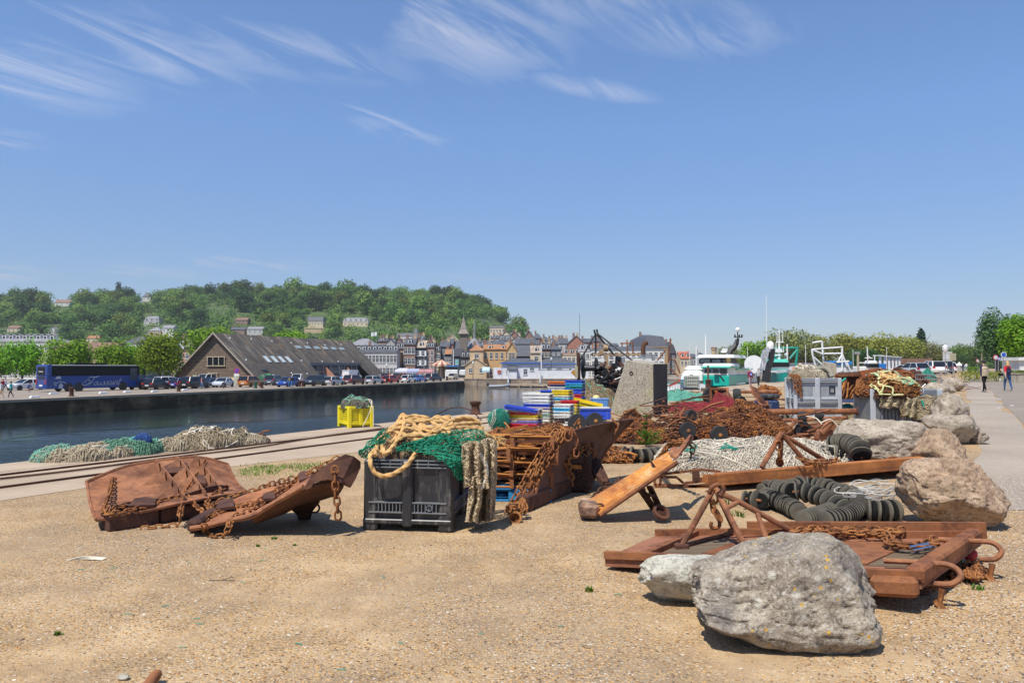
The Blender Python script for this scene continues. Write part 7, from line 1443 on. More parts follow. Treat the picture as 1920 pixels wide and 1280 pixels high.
#  trawl doors on the left
def gridrows(near,far,sag=0):
 A,B=spline([P(*p)for p in near],6),spline([P(*p)for p in far],6)
 def f(u,v,off=0):
  q=lambda L:L[min(int(u*(len(L)-1)),len(L)-2)].lerp(L[min(int(u*(len(L)-1)),len(L)-2)+1],u*(len(L)-1)-min(int(u*(len(L)-1)),len(L)-2));return q(A).lerp(q(B),v)+V((0,0,off-sag*math.sin(PI*v)))
 return f
def onpl(px,py,f,off=.02):
 p0=f(.5,.5);n=(f(.8,.5)-f(.2,.5)).cross(f(.5,.9)-f(.5,.1)).normalized();d=ray(px,py);c0=V((0,0,CAM_H));t=(p0+n*(off if n.z>0 else-off)-c0).dot(n)/d.dot(n);return c0+d*t
o=thing('trawl_door','wide curved rusty trawl door with louvred ribs lying at the far left','trawl door',tuple(G(280,985)))
fA=gridrows([(180,974,8.0),(270,957,8.25),(360,938,8.6),(425,926,9.1),(462,921,9.5)],[(162,903,8.9),(230,876,9.5),(300,863,10.0),(374,857,10.4),(427,870,10.6)],.07)
MB().grid(fA,40,14,.025).build('door_plate',RUST_PL,o)
mb=MB();ed=[fA(i/30,1)for i in range(31)];mb.tube(ed,.022,6);mb.tube([fA(0,i/8)for i in range(9)],.016,6);mb.tube([fA(1,i/8)for i in range(9)],.02,6);mb.build('rim',RUST_PL,o)
for(u0,u1)in((.30,.47),(.47,.60),(.60,.72)):
 for k in range(4):
  v=.18+k*.2;mb=MB();a,b_,c_=fA(u0+.01,v+.02),fA(u1-.01,v+.13),fA(u1-.01,v-.01);tp=fA(u1-.01,v+.06,.13);mb.add([a,b_,c_,tp],[(0,3,1),(0,2,3),(1,3,2)]);mb.build('louvre',RUST_PL,o)
 mb=MB();mb.grid(lambda u,v:fA(u1+.01*math.sin(u*PI),.04+u*.94,.005+v*(.05+.05*math.sin(u*PI))),14,2,.014);mb.build('rib',RUST_PL,o)
mb=MB();mb.grid(lambda u,v:fA(.05+.75*u,.10+.06*math.sin(u*3),.0+v*(.05+.03*math.sin(u*9))),30,2,.015);mb.build('keel_flange',RUST_DK,o)
for pts in(((296,890),(306,876),(322,869),(352,868),(353,885)),((240,950),(252,936),(272,933),(292,938),(290,948)),((362,905),(372,890),(384,892),(386,908))):
 mb=MB();q=[onpl(x,y,fA,.05)for x,y in pts];mb.poly(q,.03);mb.build('lug',RUST_DK,o)
A_,B_=G(184,999),G(282,984);C_=G(420,962);mb=MB();mb.bar(A_+V((0,.12,.085)),B_+V((-.01,.12,.085)),.24,.165,bev=.012);mb.bar(B_+V((.01,.13,.085)),C_+V((0,.13,.085)),.22,.165,bev=.012);mb.build('shoe',RUST_DK,o)
oc=thing('chain','rusty chain draped over the louvred trawl door','chain',tuple(G(280,985)))
for pl in([(212,896),(206,925),(195,955),(204,962),(245,957),(295,941),(339,929),(351,916)],[(386,863),(370,887),(351,917),(341,945),(337,968)],[(351,930),(370,950),(386,961),(410,965)],[(426,911),(401,927),(388,942),(395,955)],[(204,962),(220,950),(262,952),(290,945)]):
 chain(mb:=MB(),[onpl(x,y,fA,.03)for x,y in pl],.085,.055,.0095);mb.build('chain_length',RUST_CH,oc,edge=False)
chain(mb:=MB(),[onpl(339,960,fA,.05),P(336,980,8.25),G(325,985,.02),G(295,988,.015),G(272,990,.015)],.085,.055,.0095);mb.build('chain_length',RUST_CH,oc,edge=False)
o=thing('trawl_door','narrow rusty trawl door tipped on its side, left of the black pallet box','trawl door',tuple(G(480,985)))
fB=gridrows([(357,990,7.75),(389,985,7.75),(434,974,7.75),(471,967,7.75),(509,945,7.72),(569,912,7.62)],[(366,975,8.15),(395,958,8.4),(441,934,8.6),(495,915,8.8),(546,900,8.9),(585,884,8.7)],.03)
MB().grid(fB,30,8,.03).build('door_plate',rust('rust_ochre',(.19,.07,.032),(.30,.115,.05),(.42,.18,.085),3),o)
mb=MB();mb.tube([fB(i/24,0)for i in range(25)],.024,8);mb.build('rim',RUST_PL,o)
mb=MB();mb.poly([P(*p)for p in((569,917,7.58),(578,900,7.62),(590,886,7.7),(606,875,7.8),(622,867,7.88),(634,857,7.95),(647,852,8.0),(662,856,8.05),(675,866,8.12),(675,877,8.12),(666,897,8.0),(657,913,7.9),(650,910,7.86),(638,904,7.8),(612,899,7.72),(593,903,7.65),(580,911,7.6))],.028);mb.build('wing_plate',RUST_DK,o)
mb=MB();mb.grid(lambda u,v:(spline([P(471,967,7.78),P(520,941,7.74),P(569,914,7.66),P(612,900,7.78),P(645,908,7.9)],5)[int(u*20)]).lerp(spline([P(480,970,8.05),P(530,958,8.4),P(556,945,8.5),P(590,937,8.55),P(622,922,8.4)],5)[int(u*20)],v)+V((0,.0,-.05*math.sin(PI*v))),20,5,.03);mb.build('belly_plate',RUST_DK,o)
mb=MB();mb.poly([P(*p)for p in((545,945,8.45),(600,932,8.45),(586,950,8.6),(582,968,8.7),(562,969,8.7),(556,955,8.6))],.12);mb.build('bracket',RUST_DK,o)
mb=MB();vs0,fs0=link_v(.12,.1,.012,12,6);mb.add(vs0,fs0,0,True,Matrix.Translation(P(589,952,8.55))@Matrix.Rotation(PI/2,4,'X'));mb.build('ring',RUST_DK,o)
mb=MB();a=G(357,1003)+V((0,.06,.075));mb.bar(a,P(405,962,8.5),.15,.14,bev=.03);mb.build('shoe',RUST_DK,o)
for pts in(((561,900),(560,886),(568,881),(577,882),(581,893)),((405,952),(410,938),(424,933),(437,933),(440,948)),((494,934),(493,926),(502,921),(516,922),(517,932))):mb=MB();mb.poly([onpl(x,y+3,fB,.06)for x,y in pts],.03);mb.build('lug',RUST_DK,o)
oc=thing('chain','rusty chain running along the edge of the tipped trawl door','chain',tuple(G(420,1000)))
for pl in([(385,975),(400,965),(420,957),(447,948),(480,940),(520,918),(545,905)],[(395,950),(410,940),(440,930),(480,918),(505,908),(546,897)],[(430,985),(441,967),(471,955),(501,937),(539,914),(561,893),(580,886)]):
 chain(mb:=MB(),[onpl(x,y,fB,.03)for x,y in pl],.085,.055,.0095);mb.build('chain_length',RUST_CH,oc,edge=False)
chain(mb:=MB(),[P(430,980,7.72),P(427,992,7.7),G(419,1003,.03),G(402,1006,.015),G(388,1000,.015),P(383,985,7.72)],.085,.055,.0095);chain(mb,[P(580,886,7.75),P(602,874,7.85),P(629,860,7.95)],.08,.05,.009);mb.build('chain_length',RUST_CH,oc,edge=False)
chain(mb:=MB(),[P(628,882,7.74),P(629,910,7.72),P(632,940,7.72),P(634,966,7.74)],.10,.065,.012);mb.bar(P(621,885,7.72),P(638,881,7.68),.02);mb.build('hanging_chain',RUST_CH,oc,edge=False)
#  third and fourth trawl doors
o=thing('trawl_door','large dark trawl door standing on edge behind its chains, centre of the yard','trawl door',tuple(G(985,962)))
F0,F1_,T0,T1=G(985,958),G(1103,905),P(1070,809,10.0),P(1187,786,12.0)
def fC(u,v,off=0):
 n=(F1_-F0).cross(T0-F0).normalized();p=F0.lerp(F1_,u).lerp(T0.lerp(T1,u),v);w_=ss(0,.55,v)if v<.55 else 1
 return p+n*(-.07*math.sin(PI*min(1,v*1.0))+.05*ss(.5,0,v)+off)+V((0,0,.02*math.sin(u*PI)*v))
MB().grid(fC,24,18,.03).build('door_plate',rust('rust_umber',(.06,.028,.02),(.105,.05,.035),(.16,.08,.055),2.5),o)
for e_ in(0,1):mb=MB();mb.tube([fC(e_,i/14)for i in range(15)],.03,7);mb.build('rim',RUST,o)
mb=MB();mb.tube([fC(i/14,1)for i in range(15)],.02,7);mb.build('rim',RUST_DK,o)
mb=MB();mb.bar(F0+V((-.04,-.06,.10)),F1_+V((0,0,.10)),.16,.2,bev=.02);mb.build('shoe',RUST_DK,o)
mb=MB();q=lambda px,py,Y:P(px,py,Y)
for pts in(((1098,868,11.0),(1118,858,11.0),(1126,875,10.8),(1142,903,10.4),(1136,909,10.4),(1112,893,10.7)),):mb.poly([P(*p)for p in pts],.05)
mb.bar(P(1120,862,11.2),P(1138,900,10.5),.05);mb.bar(P(1100,872,11),P(1134,906,10.4),.06);mb.build('bracket',RUST_DK,o)
for x,y,Y in((1066,808,9.95),(1152,793,11.4)):mb=MB();vs0,fs0=link_v(.15,.1,.014,12,6);mb.add(vs0,fs0,0,True,Matrix.Translation(P(x,y+8,Y-.06))@Matrix.Rotation(PI/2,4,'X')@Matrix.Rotation(1.4,4,'Z'));mb.build('shackle',RUST_CH,o)
oc=thing('chain','heavy rusty chains hanging along the left edge of the large dark trawl door','chain',tuple(G(960,960)))
for k in range(4):chain(mb:=MB(),[F0.lerp(T0,t)+V((-.06-.05*k+.03*nz(t*5,k),-.03-.03*k,.03+.05*math.sin(t*3.1)*(k%2)))for t in(0,.2,.4,.6,.8,.97)],.10+.02*(k%2),.065,.011);mb.build('chain_length',RUST_CH,oc,edge=False)
chain(mb:=MB(),[P(1078,812,9.8),P(1082,825,9.8),P(1081,848,9.8)],.12,.07,.013);mb.build('hanging_chain',RUST,oc,edge=False);chain(mb:=MB(),[P(1153,792,11.3),P(1157,800,11.3),P(1153,812,11.3)],.15,.08,.016);mb.build('hanging_chain',RUST,oc,edge=False)
chain(mb:=MB(),[P(1083,872,10.9),P(1096,885,10.8),P(1102,900,10.6),P(1100,914,10.5)],.12,.07,.013);mb.build('hanging_chain',RUST_DK,oc,edge=False)
mb=MB();mb.lathe([(.05,0),(.075,0),(.075,.05),(.05,.05),(.05,0)],G(966,970,.05),(0,-1,.2),14);mb.bar(G(955,955,.06),F0+V((0,0,.1)),.09);mb.build('end_ring',RUST_CH,oc);r=random.Random(6)
for k in range(3):chain(mb:=MB(),[G(953+8*k,950+5*k,.03),G(962+6*k,960,.08),G(975+5*k,955,.12),G(980,940,.2)],.09,.06,.011);mb.build('chain_length',RUST_CH,oc,edge=False)
o=thing('trawl_door','bright orange streaked trawl door propped at a slant with a worn square shoe','trawl door',tuple(G(1110,980)))
def fD(u,v,off=0):
 a0,a1=P(1103,940,8.75),P(1126,966,8.45);b0,b1=P(1254,850,9.2),P(1271,866,8.35);n=(b0-a0).cross(a1-a0).normalized();n=n if n.z>0 else-n
 return a0.lerp(b0,u).lerp(a1.lerp(b1,u),v)+n*(off-.07*math.sin(PI*v)*1.0)
MB().grid(fD,24,10,.03).build('door_plate',PLD,o)
mb=MB();mb.tube([fD(i/10,1)for i in range(11)],.024,7);mb.tube([fD(i/10,0)for i in range(11)],.02,7);mb.build('rim',RUST,o)
a,b_=G(1104,984)+V((-.05,.30,.10)),G(1112,982)+V((.0,.10,.10));mb=MB();mb.bar(G(1104,982)+V((.02,.10,.12)),P(1101,945,8.9),.22,.17,bev=.04);mb.build('shoe',rust('rust_worn',(.07,.04,.03),(.22,.12,.08),(.5,.32,.2),5),o)
mb=MB();mb.poly([P(1252,851,9.2),P(1262,838,9.4),P(1272,842,9.3),P(1280,832,9.6),P(1297,818,9.9),P(1300,824,9.9),P(1284,842,9.5),P(1268,860,8.9)],.03);mb.bar(P(1283,832,9.6),P(1295,817,9.85),.035);mb.build('tip_plate',RUST_PL,o)
mb=MB()
for(x0,y0,Y0,x1,y1,Y1,w_)in((1200,915,9.0,1232,962,9.3,.09),(1218,912,9.0,1240,958,9.4,.07),(1196,918,9.0,1215,930,9.1,.08),(1212,925,9.0,1228,930,9.1,.06)):mb.bar(P(x0,y0,Y0),P(x1,y1,Y1),w_,.03)
mb.build('bracket',RUST_DK,o);mb=MB();mb.lathe([(.09,0),(.10,0),(.10,.04),(.07,.04),(.07,0)],G(1238,962,.1),(.3,-.6,.7),14);mb.build('ring',RUST_DK,o)
mb=MB();vs0,fs0=link_v(.1,.07,.012,10,5);mb.add(vs0,fs0,0,True,Matrix.Translation(fD(.06,.5,.05))@Matrix.Rotation(1,4,'X'));mb.add(vs0,fs0,0,True,Matrix.Translation(fD(.78,.2,.05))@Matrix.Rotation(1,4,'Y'));mb.build('shackle',RUST_DK,o)
oc=thing('chain','chain running from the orange door tip down to the coils behind it','chain',tuple(G(1240,870)))
for k in range(2):chain(mb:=MB(),[P(1284,826+4*k,10),P(1270,828+3*k,10.3),P(1252,836,10.6+.2*k),P(1242,852,10.8),G(1236-10*k,868,.05)],.12,.075,.014);mb.build('chain_length',RUST_CH,oc,edge=False)
chain(mb:=MB(),[P(1290,832,9.8),P(1299,836,9.8),P(1296,853,9.8)],.09,.06,.01);mb.build('hanging_chain',RUST_DK,oc,edge=False)
for k in range(3):chain(mb:=MB(),[G(1120+20*k,925,.05),G(1140+10*k,912,.12),G(1165,910-6*k,.15),G(1190+6*k,915,.05)],.12,.08,.015);mb.build('chain_length',RUST_DK,oc,edge=False)
#  rusty frames, chain rubble and the blue pallet
b=G(962,941);o=thing('pallet','blue wooden pallet under the rusty dredge frames','pallet',(b.x,b.y,0),-.1,local=True);BLW=m_plastic('blue_wood',(.02,.22,.48),(.4,.4,.4),.5,.8)
for z in(.015,.15):mb=MB();[mb.box((0,.08+i*.17,z),(1.0,.12,.022))for i in range(5)];mb.build('boards',BLW,o,world=False)
for x in(-.42,0,.42):mb=MB();[mb.box((x,y,.082),(.12,.14,.11))for y in(.08,.42,.76)];mb.build('blocks',BLW,o,world=False)
FR=None
def dframe(loc,rz,tilt,label,s=1.0):
 global FR
 if FR is None:
  FR=thing('dredge_cage',label,'dredge cage',loc,rz,'rusty dredge cages stacked on the blue pallet',local=True);W_,D_,H_=.52,.5,.15
  mb=MB()
  for z in(0,H_):mb.tube(spline([(W_/2,-D_/2,z),(-W_/2+.05,-D_/2,z),(-W_/2,-D_/2+.05,z),(-W_/2,D_/2,z)],4),.014,6)
  mb.bar((-W_/2,-D_/2+.03,0),(-W_/2,-D_/2+.03,H_),.02);mb.build('hoop',RUST_OR,FR,world=False);mb=MB();mb.box((W_/2,-D_/2,H_/2),(.05,.02,H_+.04));mb.box((W_/2-.18,-D_/2+.015,H_*.8),(.34,.012,.045));mb.box((W_/2,0,H_*.5),(.02,D_,.06));mb.box((0,D_/2,H_/2),(W_,.02,.1));mb.build('side_plate',RUST,FR,world=False)
  mb=MB();mb.bar((-W_/2,-.1,H_/2),(W_/2,.1,H_/2),.03);mb.build('cross_bar',RUST,FR,world=False);FR.scale=(s,)*3;FR.rotation_euler=(*tilt,rz);return
 q=dup(FR,loc,rz,label,s);q.rotation_euler=(*tilt,rz)
DFL=['lowest left','lowest right','second left','second right','third left','third right','top left','top right','lowest middle','second middle','third middle','topmost tilted']
for i in range(12):lv=i//2 if i<8 else(i-8);s_=-1 if i%2==0 else 1;r_=random.Random(i);x=b.x+(s_*.27 if i<8 else.0)+r_.uniform(-.03,.03);dframe((x,b.y+.25+(.35 if i>=8 else 0)+r_.uniform(-.05,.05),.19+lv*.165),-.1+r_.uniform(-.12,.12),(r_.uniform(-.06,.06),r_.uniform(-.07,.07)),'rusty hooped dredge cage, '+DFL[i]+' of the stack on the blue pallet',r_.uniform(.95,1.12))
o,f=chain_pile('chain_heap','loose orange rust chain rubble on top of the dredge frames','chain heap',(b.x+.35,b.y+1.25,.46),.95,.75,.34,1900,.07,RUST_CH,seed=4,long=14,p=.5,rough=.5)
mb=MB();mb.box((b.x+.35,b.y+1.2,.26),(1.5,1.0,.52),bev=.05);mb.build('inner_heap',UN_RUST,o);r=random.Random(8);mb=MB()
for i in range(26):c=V((b.x+r.uniform(-.5,.9),b.y+r.uniform(.3,.75),r.uniform(.2,.95)));mb.bar(c,c+V((r.uniform(-.4,.4),r.uniform(-.1,.1),r.uniform(-.1,.1))),r.uniform(.015,.04),r.uniform(.015,.06))
mb.build('loose_bars',RUST_OR,o);chain(mb:=MB(),[V((b.x+.9,b.y+.6,.9)),V((b.x+.75,b.y+.5,.6)),V((b.x+.8,b.y+.4,.2))],.1,.065,.012);mb.build('chain_length',RUST_CH,o,edge=False)
#  the flat door with a triangular frame, front right
Z0=.10
def rp(px,py,z):return G(px,py,z)
L0,B0,B1_,R1_,R0_,N0=rp(1134,1046,.10),rp(1228,1004,.10),rp(1300,992,.12),rp(1838,1006,.25),rp(1726,1084,.25),rp(1230,1056,.10)
o=thing('trawl_door','long flat timber and steel trawl door lying behind the big boulder','trawl door',tuple(G(1400,1060)))
def fR(u,v,off=0):
 a=L0.lerp(R0_,u);b_=B0.lerp(R1_,u)if u>.0 else B0;q=a.lerp(b_,v);q.z=.10+.15*u+off+.012*math.sin(u*6);return q
mb=MB();mb.grid(fR,30,8,.07);mb.build('steel_plate',rust('rust_flat',(.13,.05,.028),(.22,.085,.045),(.32,.13,.07),2.6),o)
mb=MB();mb.grid(lambda u,v:fR(.16+.76*u,.22+.52*v,.006),24,6,.005);mb.build('timber_boards',WOOD,o)
for(u0,u1)in((.30,.40),(.47,.56),(.60,.84)):mb=MB();mb.poly([fR(u0,.22,.012),fR(u1-.03,.22,.012),fR(u1,.8,.012),fR(u0+.03,.8,.012)],.012);mb.build('patch_plate',RUST,o)
for e_ in(0,1):mb=MB();[mb.bar(fR(i/12,e_,.03),fR((i+1)/12,e_,.03),.05,.06)for i in range(12)];mb.build('edge_rail',RUST,o)
mb=MB();mb.bar(fR(.14,.02,.03),fR(.14,.98,.03),.06,.04);mb.bar(fR(.985,0,.02),fR(.985,1,.02),.12,.12,bev=.02);mb.bar(fR(1,-.02,-.05),fR(.87,-.02,-.05),.12,.14,bev=.03);mb.bar(fR(.3,1.03,.05),fR(1.01,1.04,.05),.05,.14);mb.build('end_beam',RUST,o)
for(px,py)in((1690,1052),(1790,1012)):
 k_=1.0 if py>1030 else.85;p=rp(px,py,.29);d=(R0_-L0).normalized();mb=MB();mb.tube(spline([p-d*.12,p+d*.16*k_,p+d*.32*k_+V((0,0,-.01)),p+d*.37*k_+V((0,-.03,-.07)),p+d*.30*k_+V((0,-.05,-.13)),p+d*.18*k_+V((0,-.04,-.14))],6),.022,9);mb.build('hook',RUST_PL,o)
 mb=MB();q=p+d*.24+V((0,-.05,-.17));mb.tube([q,q+V((-.02,0,-.10)),q+V((.0,-.02,-.15))],[.025,.018,.024],8);chain(mb,[q+V((0,0,-.14)),q+V((.05,-.03,-.19)),q+V((.12,0,-.22))],.12,.08,.014);mb.build('shackle',RUST_CH,o)
mb=MB();c=fR(.93,-.03,-.04);d=(R0_-L0).normalized();mb.tube([c+d*x+V((0,-.03,z))for x,z in((-.09,-.02),(-.09,.02),(-.07,.03),(.07,.03),(.09,.02),(.09,-.02),(.07,-.03),(-.07,-.03))],.014,6,closed=True);mb.build('slot',RUST,o)
AP=P(1340,912,6.85);F=[rp(1278,1024,.16),rp(1402,1034,.17),rp(1378,996,.17),rp(1490,998,.2)];mb=MB();rr_=.026
for q_ in(F[0],F[1],F[2]):mb.tube([AP,q_],rr_,9)
mb.build('triangle_frame',RUST_PL,o);mb=MB();S1=P(1385,940,6.9);mb.tube([P(1352,925,6.87),S1,F[3]],rr_,9);mb.tube([S1,P(1363,952,6.75)],.022,8);mb.tube([P(1420,963,6.93),F[1].lerp(F[3],.42)],.024,8);mb.tube([F[1],F[1].lerp(F[3],.45),F[3]],.026,8);mb.tube([F[0],F[2]],.022,8);mb.build('side_strut',RUST_PL,o)
for q_ in F:mb=MB();mb.box(tuple(q_+V((0,0,-.01))),(.12,.1,.07),bev=.01);mb.build('foot_bracket',RUST_DK,o)
mb=MB();mb.tube(spline([P(1330,925,6.75),P(1336,912,6.72),P(1350,908,6.75),P(1357,918,6.75),P(1350,928,6.75)],5),.020,8);mb.build('shackle',RUST,o)
chain(mb:=MB(),[P(1338,930,6.82),P(1337,950,6.82),P(1345,965,6.8)],.13,.08,.014);mb.tube(spline([P(1342,958,6.8),P(1347,970,6.8),P(1349,985,6.8),P(1340,990,6.8),P(1333,986,6.8),P(1334,978,6.8)],5),.017,8);mb.build('hook_chain',RUST_CH,o)
oc=thing('chain','rusty chain strewn across the flat trawl door and off its right end','chain',tuple(R1_));r=random.Random(3)
CC=[[(1490,1000),(1540,996),(1580,1002),(1630,998),(1680,1004)],[(1500,1008),(1560,1002),(1600,1008),(1650,1004),(1672,1012),(1660,1022),(1680,1028),(1725,1032)],[(1668,1022),(1700,1030),(1730,1024),(1748,1018)],[(1600,996),(1640,1006),(1690,1000)],[(1530,992),(1545,1004),(1590,1000)]]
for pl in CC:chain(mb:=MB(),[G(x,y,.17+.11*(x-1300)/500)+V((0,0,.02+.02*r.random()))for x,y in pl],.085,.055,.010);mb.build('chain_length',RUST_CH,oc,edge=False)
chain(mb:=MB(),[rp(1750,1018,.30),rp(1772,1020,.30),P(1780,1045,6.2),G(1782,1062,.02),G(1800,1075,.02),G(1840,1080,.02),G(1848,1068,.02),G(1815,1065,.03),G(1795,1085,.02),G(1760,1098,.02),G(1735,1105,.02)],.085,.055,.010);mb.build('chain_length',RUST_CH,oc,edge=False)
for k in range(5):chain(mb:=MB(),[G(1785+r.uniform(0,50),1055+r.uniform(0,28),.03+r.uniform(0,.04))for _ in range(6)],.085,.055,.010);mb.build('chain_length',RUST_CH,oc,edge=False)
for k in range(3):chain(mb:=MB(),[G(1640+25*k,1100,.02),G(1655+25*k,1112,.02),G(1690+20*k,1108,.02)],.11,.07,.013);mb.build('chain_length',RUST_DK,oc,edge=False)
mb=MB();mb.tube([rp(1705,1025,.30),rp(1740,1019,.31)],[.012,.014],8);mb.tube([rp(1712,1031,.30),rp(1746,1024,.31)],.010,8);mb.build('turnbuckle',CHROME,oc);mb=MB();mb.lathe([(.03,0),(.045,.03),(.045,.08),(.02,.11)],G(1812,1048,.06),(.6,0,.5),10);mb.build('red_coupling',plain((.5,.02,.02),.5,name='red_plastic'),oc)
#  long orange beam with its own triangle
o=thing('beam_trawl_door','long straight orange rusted door edge lying in front of the long grey boulder','trawl door',tuple(G(1500,905)))
E0,E1,E2=P(1342,898,10.6),P(1466,888,11.0),P(1728,866,12.0);mb=MB();mb.bar(E0,E1,.12,.17,bev=.01);mb.bar(E1,E2,.12,.18,bev=.01);mb.bar(P(1322,897,10.5),E0,.1,.12);mb.build('steel_edge',BEAM,o)
mb=MB();mb.grid(lambda u,v:E0.lerp(E2,u)+V((.05,.1+.9*v,.07-.28*v)),12,4,.03);mb.build('door_plate',RUST_PL,o);mb=MB();mb.tube(spline([P(1738,862,12),P(1756,861,12),P(1760,866,11.9),P(1748,872,11.9)],5),.03,8);mb.tube(spline([P(1664,861,11.9),P(1668,857,11.9),P(1680,857,11.9),P(1684,861,11.9)],4),.018,7);mb.build('hook',RUST,o);mb=MB()
for(a,c)in(((1465,812,11.1),(1428,876,10.9)),((1465,812,11.1),(1462,872,11.5)),((1466,813,11.1),(1512,868,11.2)),((1490,828,11.2),(1545,862,11.9)),((1466,815,11.1),(1490,828,11.2)),((1545,862,11.9),(1512,868,11.2))):mb.tube([P(*a),P(*c)],.038,8)
mb.build('triangle_frame',RUST_PL,o);chain(mb:=MB(),[P(1460,835,11),P(1461,850,11),P(1462,866,11.1)],.14,.09,.016);chain(mb,[P(1500,860,11),P(1520,866,11),P(1550,866,11.3),P(1570,862,11.6)],.12,.08,.014);mb.build('chain_length',RUST_CH,o,edge=False)
o=thing('bent_rack','thin twisted rusty frame left of the long orange beam','frame',tuple(G(1290,915)));mb=MB();Pq=lambda x,y,Y=10.9:P(x,y,Y)
for a,c in(((1228,890),(1315,880)),((1315,880),(1350,884)),((1230,894),(1268,894)),((1268,894),(1285,908)),((1228,908),(1330,912)),((1285,905),(1352,898)),((1305,882),(1305,905)),((1240,892),(1236,916)),((1228,890),(1228,912)),((1350,884),(1352,900)),((1310,896),(1350,902)),((1290,912),(1345,906))):mb.bar(Pq(*a),Pq(*c),.035)
for x in range(1232,1330,11):mb.bar(Pq(x,908),Pq(x+2,922),.03)
mb.build('frame_bars',RUST,o);mb=MB();mb.box(tuple(Pq(1305,892)),(.1,.04,.16));mb.build('plate',RUST_DK,o)
#  strings of rubber discs
DM={}
def disc_obj(o,p,d,r_,th,m):
 key=(round(r_,3),round(th,3),m.name)
 if key not in DM:mb=MB();mb.lathe([(r_*.3,-th/2),(r_*.93,-th/2),(r_,-th*.3),(r_,th*.3),(r_*.93,th/2),(r_*.3,th/2)],n=20);ob=mb.build('rubber_disc',m,o,world=False);DM[key]=ob
 else:ob=DM[key].copy();COL.objects.link(ob);ob.parent=o
 ob.location=p-V(ORG[o.name]);ob.rotation_euler=V(d).to_track_quat('Z','Y').to_euler()
def discs(label,pts,r_,th,gap=0,alt=True,rv=.12,seed=0,group=None):
 R=random.Random(seed);P2=spline(pts,12);o=thing('disc_string',label,'ground rope',tuple(P2[0]),group=group);mb=MB();mb.tube(P2,.018,6);mb.build('cable',RUST,o);acc=0;nxt=0;i=0
 for a,b_ in zip(P2,P2[1:]):
  L=(b_-a).length
  while nxt<=acc+L:
   t=(nxt-acc)/L;q=r_*(1+R.uniform(-rv,rv))*(.86 if alt and i%2 else 1);q=round(q/.01)*.01;dd=(b_-a).normalized()+V((R.gauss(0,.07),R.gauss(0,.07),R.gauss(0,.07)));disc_obj(o,a.lerp(b_,t),dd,q,th*(1 if i%2 else.8),RUBBER if i%2 else RUBBER_W);nxt+=th+gap+R.uniform(0,.006);i+=1
  acc+=L
 return o
g5='strings of black rubber discs'
def c5(x,y,z):return G(1300+x/3.0968,760+y/3.0968,z)
discs('string of big loose rubber discs, leftmost of the tangle',[c5(300,540,.13),c5(350,545,.13),c5(400,550,.12),c5(450,520,.1)],.115,.032,.034,seed=1,group=g5)
discs('short string of thin tightly ribbed discs ending in a rusty bolt',[c5(455,540,.12),c5(510,560,.12),c5(570,590,.11),c5(610,615,.1)],.105,.018,.003,False,.05,2,g5)
discs('long bowed string of alternating discs arching over the tangle',[c5(400,500,.12),c5(470,480,.16),c5(560,500,.2),c5(640,500,.22),c5(710,520,.2),c5(780,550,.17),c5(840,580,.14),c5(880,600,.12)],.115,.034,.022,seed=3,group=g5)
discs('string of ribbed discs with a rusty spindle at its near end',[c5(640,660,.12),c5(700,640,.12),c5(760,625,.12),c5(800,610,.12)],.10,.024,.004,True,.04,4,g5)
discs('curved string of pale edged discs, nearest the flat trawl door',[c5(770,665,.12),c5(840,650,.12),c5(910,625,.12),c5(960,595,.12),c5(985,560,.12)],.10,.026,.004,False,.05,5,g5)
discs('straight barrel of large discs touching the brown boulder',[c5(1020,610,.12),c5(1090,613,.12),c5(1165,610,.12)],.125,.04,.005,False,.04,6,g5)
discs('string of discs behind the bowed one, under the orange beam',[c5(560,470,.1),c5(640,460,.1),c5(740,470,.1),c5(860,500,.1),c5(960,540,.1)],.12,.035,.02,seed=7,group=g5)
discs('curve of black discs beside the long grey boulder',[P(1562,832,12.9),P(1580,829,12.7),P(1598,833,12.4),P(1611,843,12.15),P(1616,858,12.0)],.16,.04,.012,seed=8,group=g5)
discs('low row of worn discs behind the white net',[P(1534,848,12.7),P(1555,849,12.6),P(1584,852,12.5)],.13,.06,.01,seed=9,group=g5);discs('row of upright discs behind the orange rust chain coil',[G(1142,850,.14),G(1170,852,.14),G(1200,855,.12),G(1236,852,.12)],.15,.06,.012,seed=10,group=g5)
discs('row of discs hidden under the nets by the grey pallet box',[GT(1440,786),GT(1480,784),GT(1520,786)],.14,.08,.03,seed=11,group=g5)
ow=thing('wire_coil','loose coil of pale wire rope over the disc strings by the brown boulder','wire',tuple(c5(1000,520,0)));r=random.Random(4)
for k in range(13):mb=MB();cx_,cy_=r.uniform(950,1120),r.uniform(460,520);mb.tube(spline([c5(cx_+r.uniform(60,160)*math.cos(t),cy_+r.uniform(15,40)*math.sin(t),.17+.04*r.random())for t in[i*.9 for i in range(7)]],6),.007,5);mb.build('wire_loop',plain((.32,.31,.28),.6,name='wire')if k%3 else plain((.62,.58,.5),.6,name='pale_cord'),ow)
b=G(1620,965);chain_pile('chain_heap','small rusty chain tangle between the discs and the brown boulder','chain heap',(b.x,b.y,0),.36,.22,.07,230,.06,RUST_CH,seed=14,long=4)
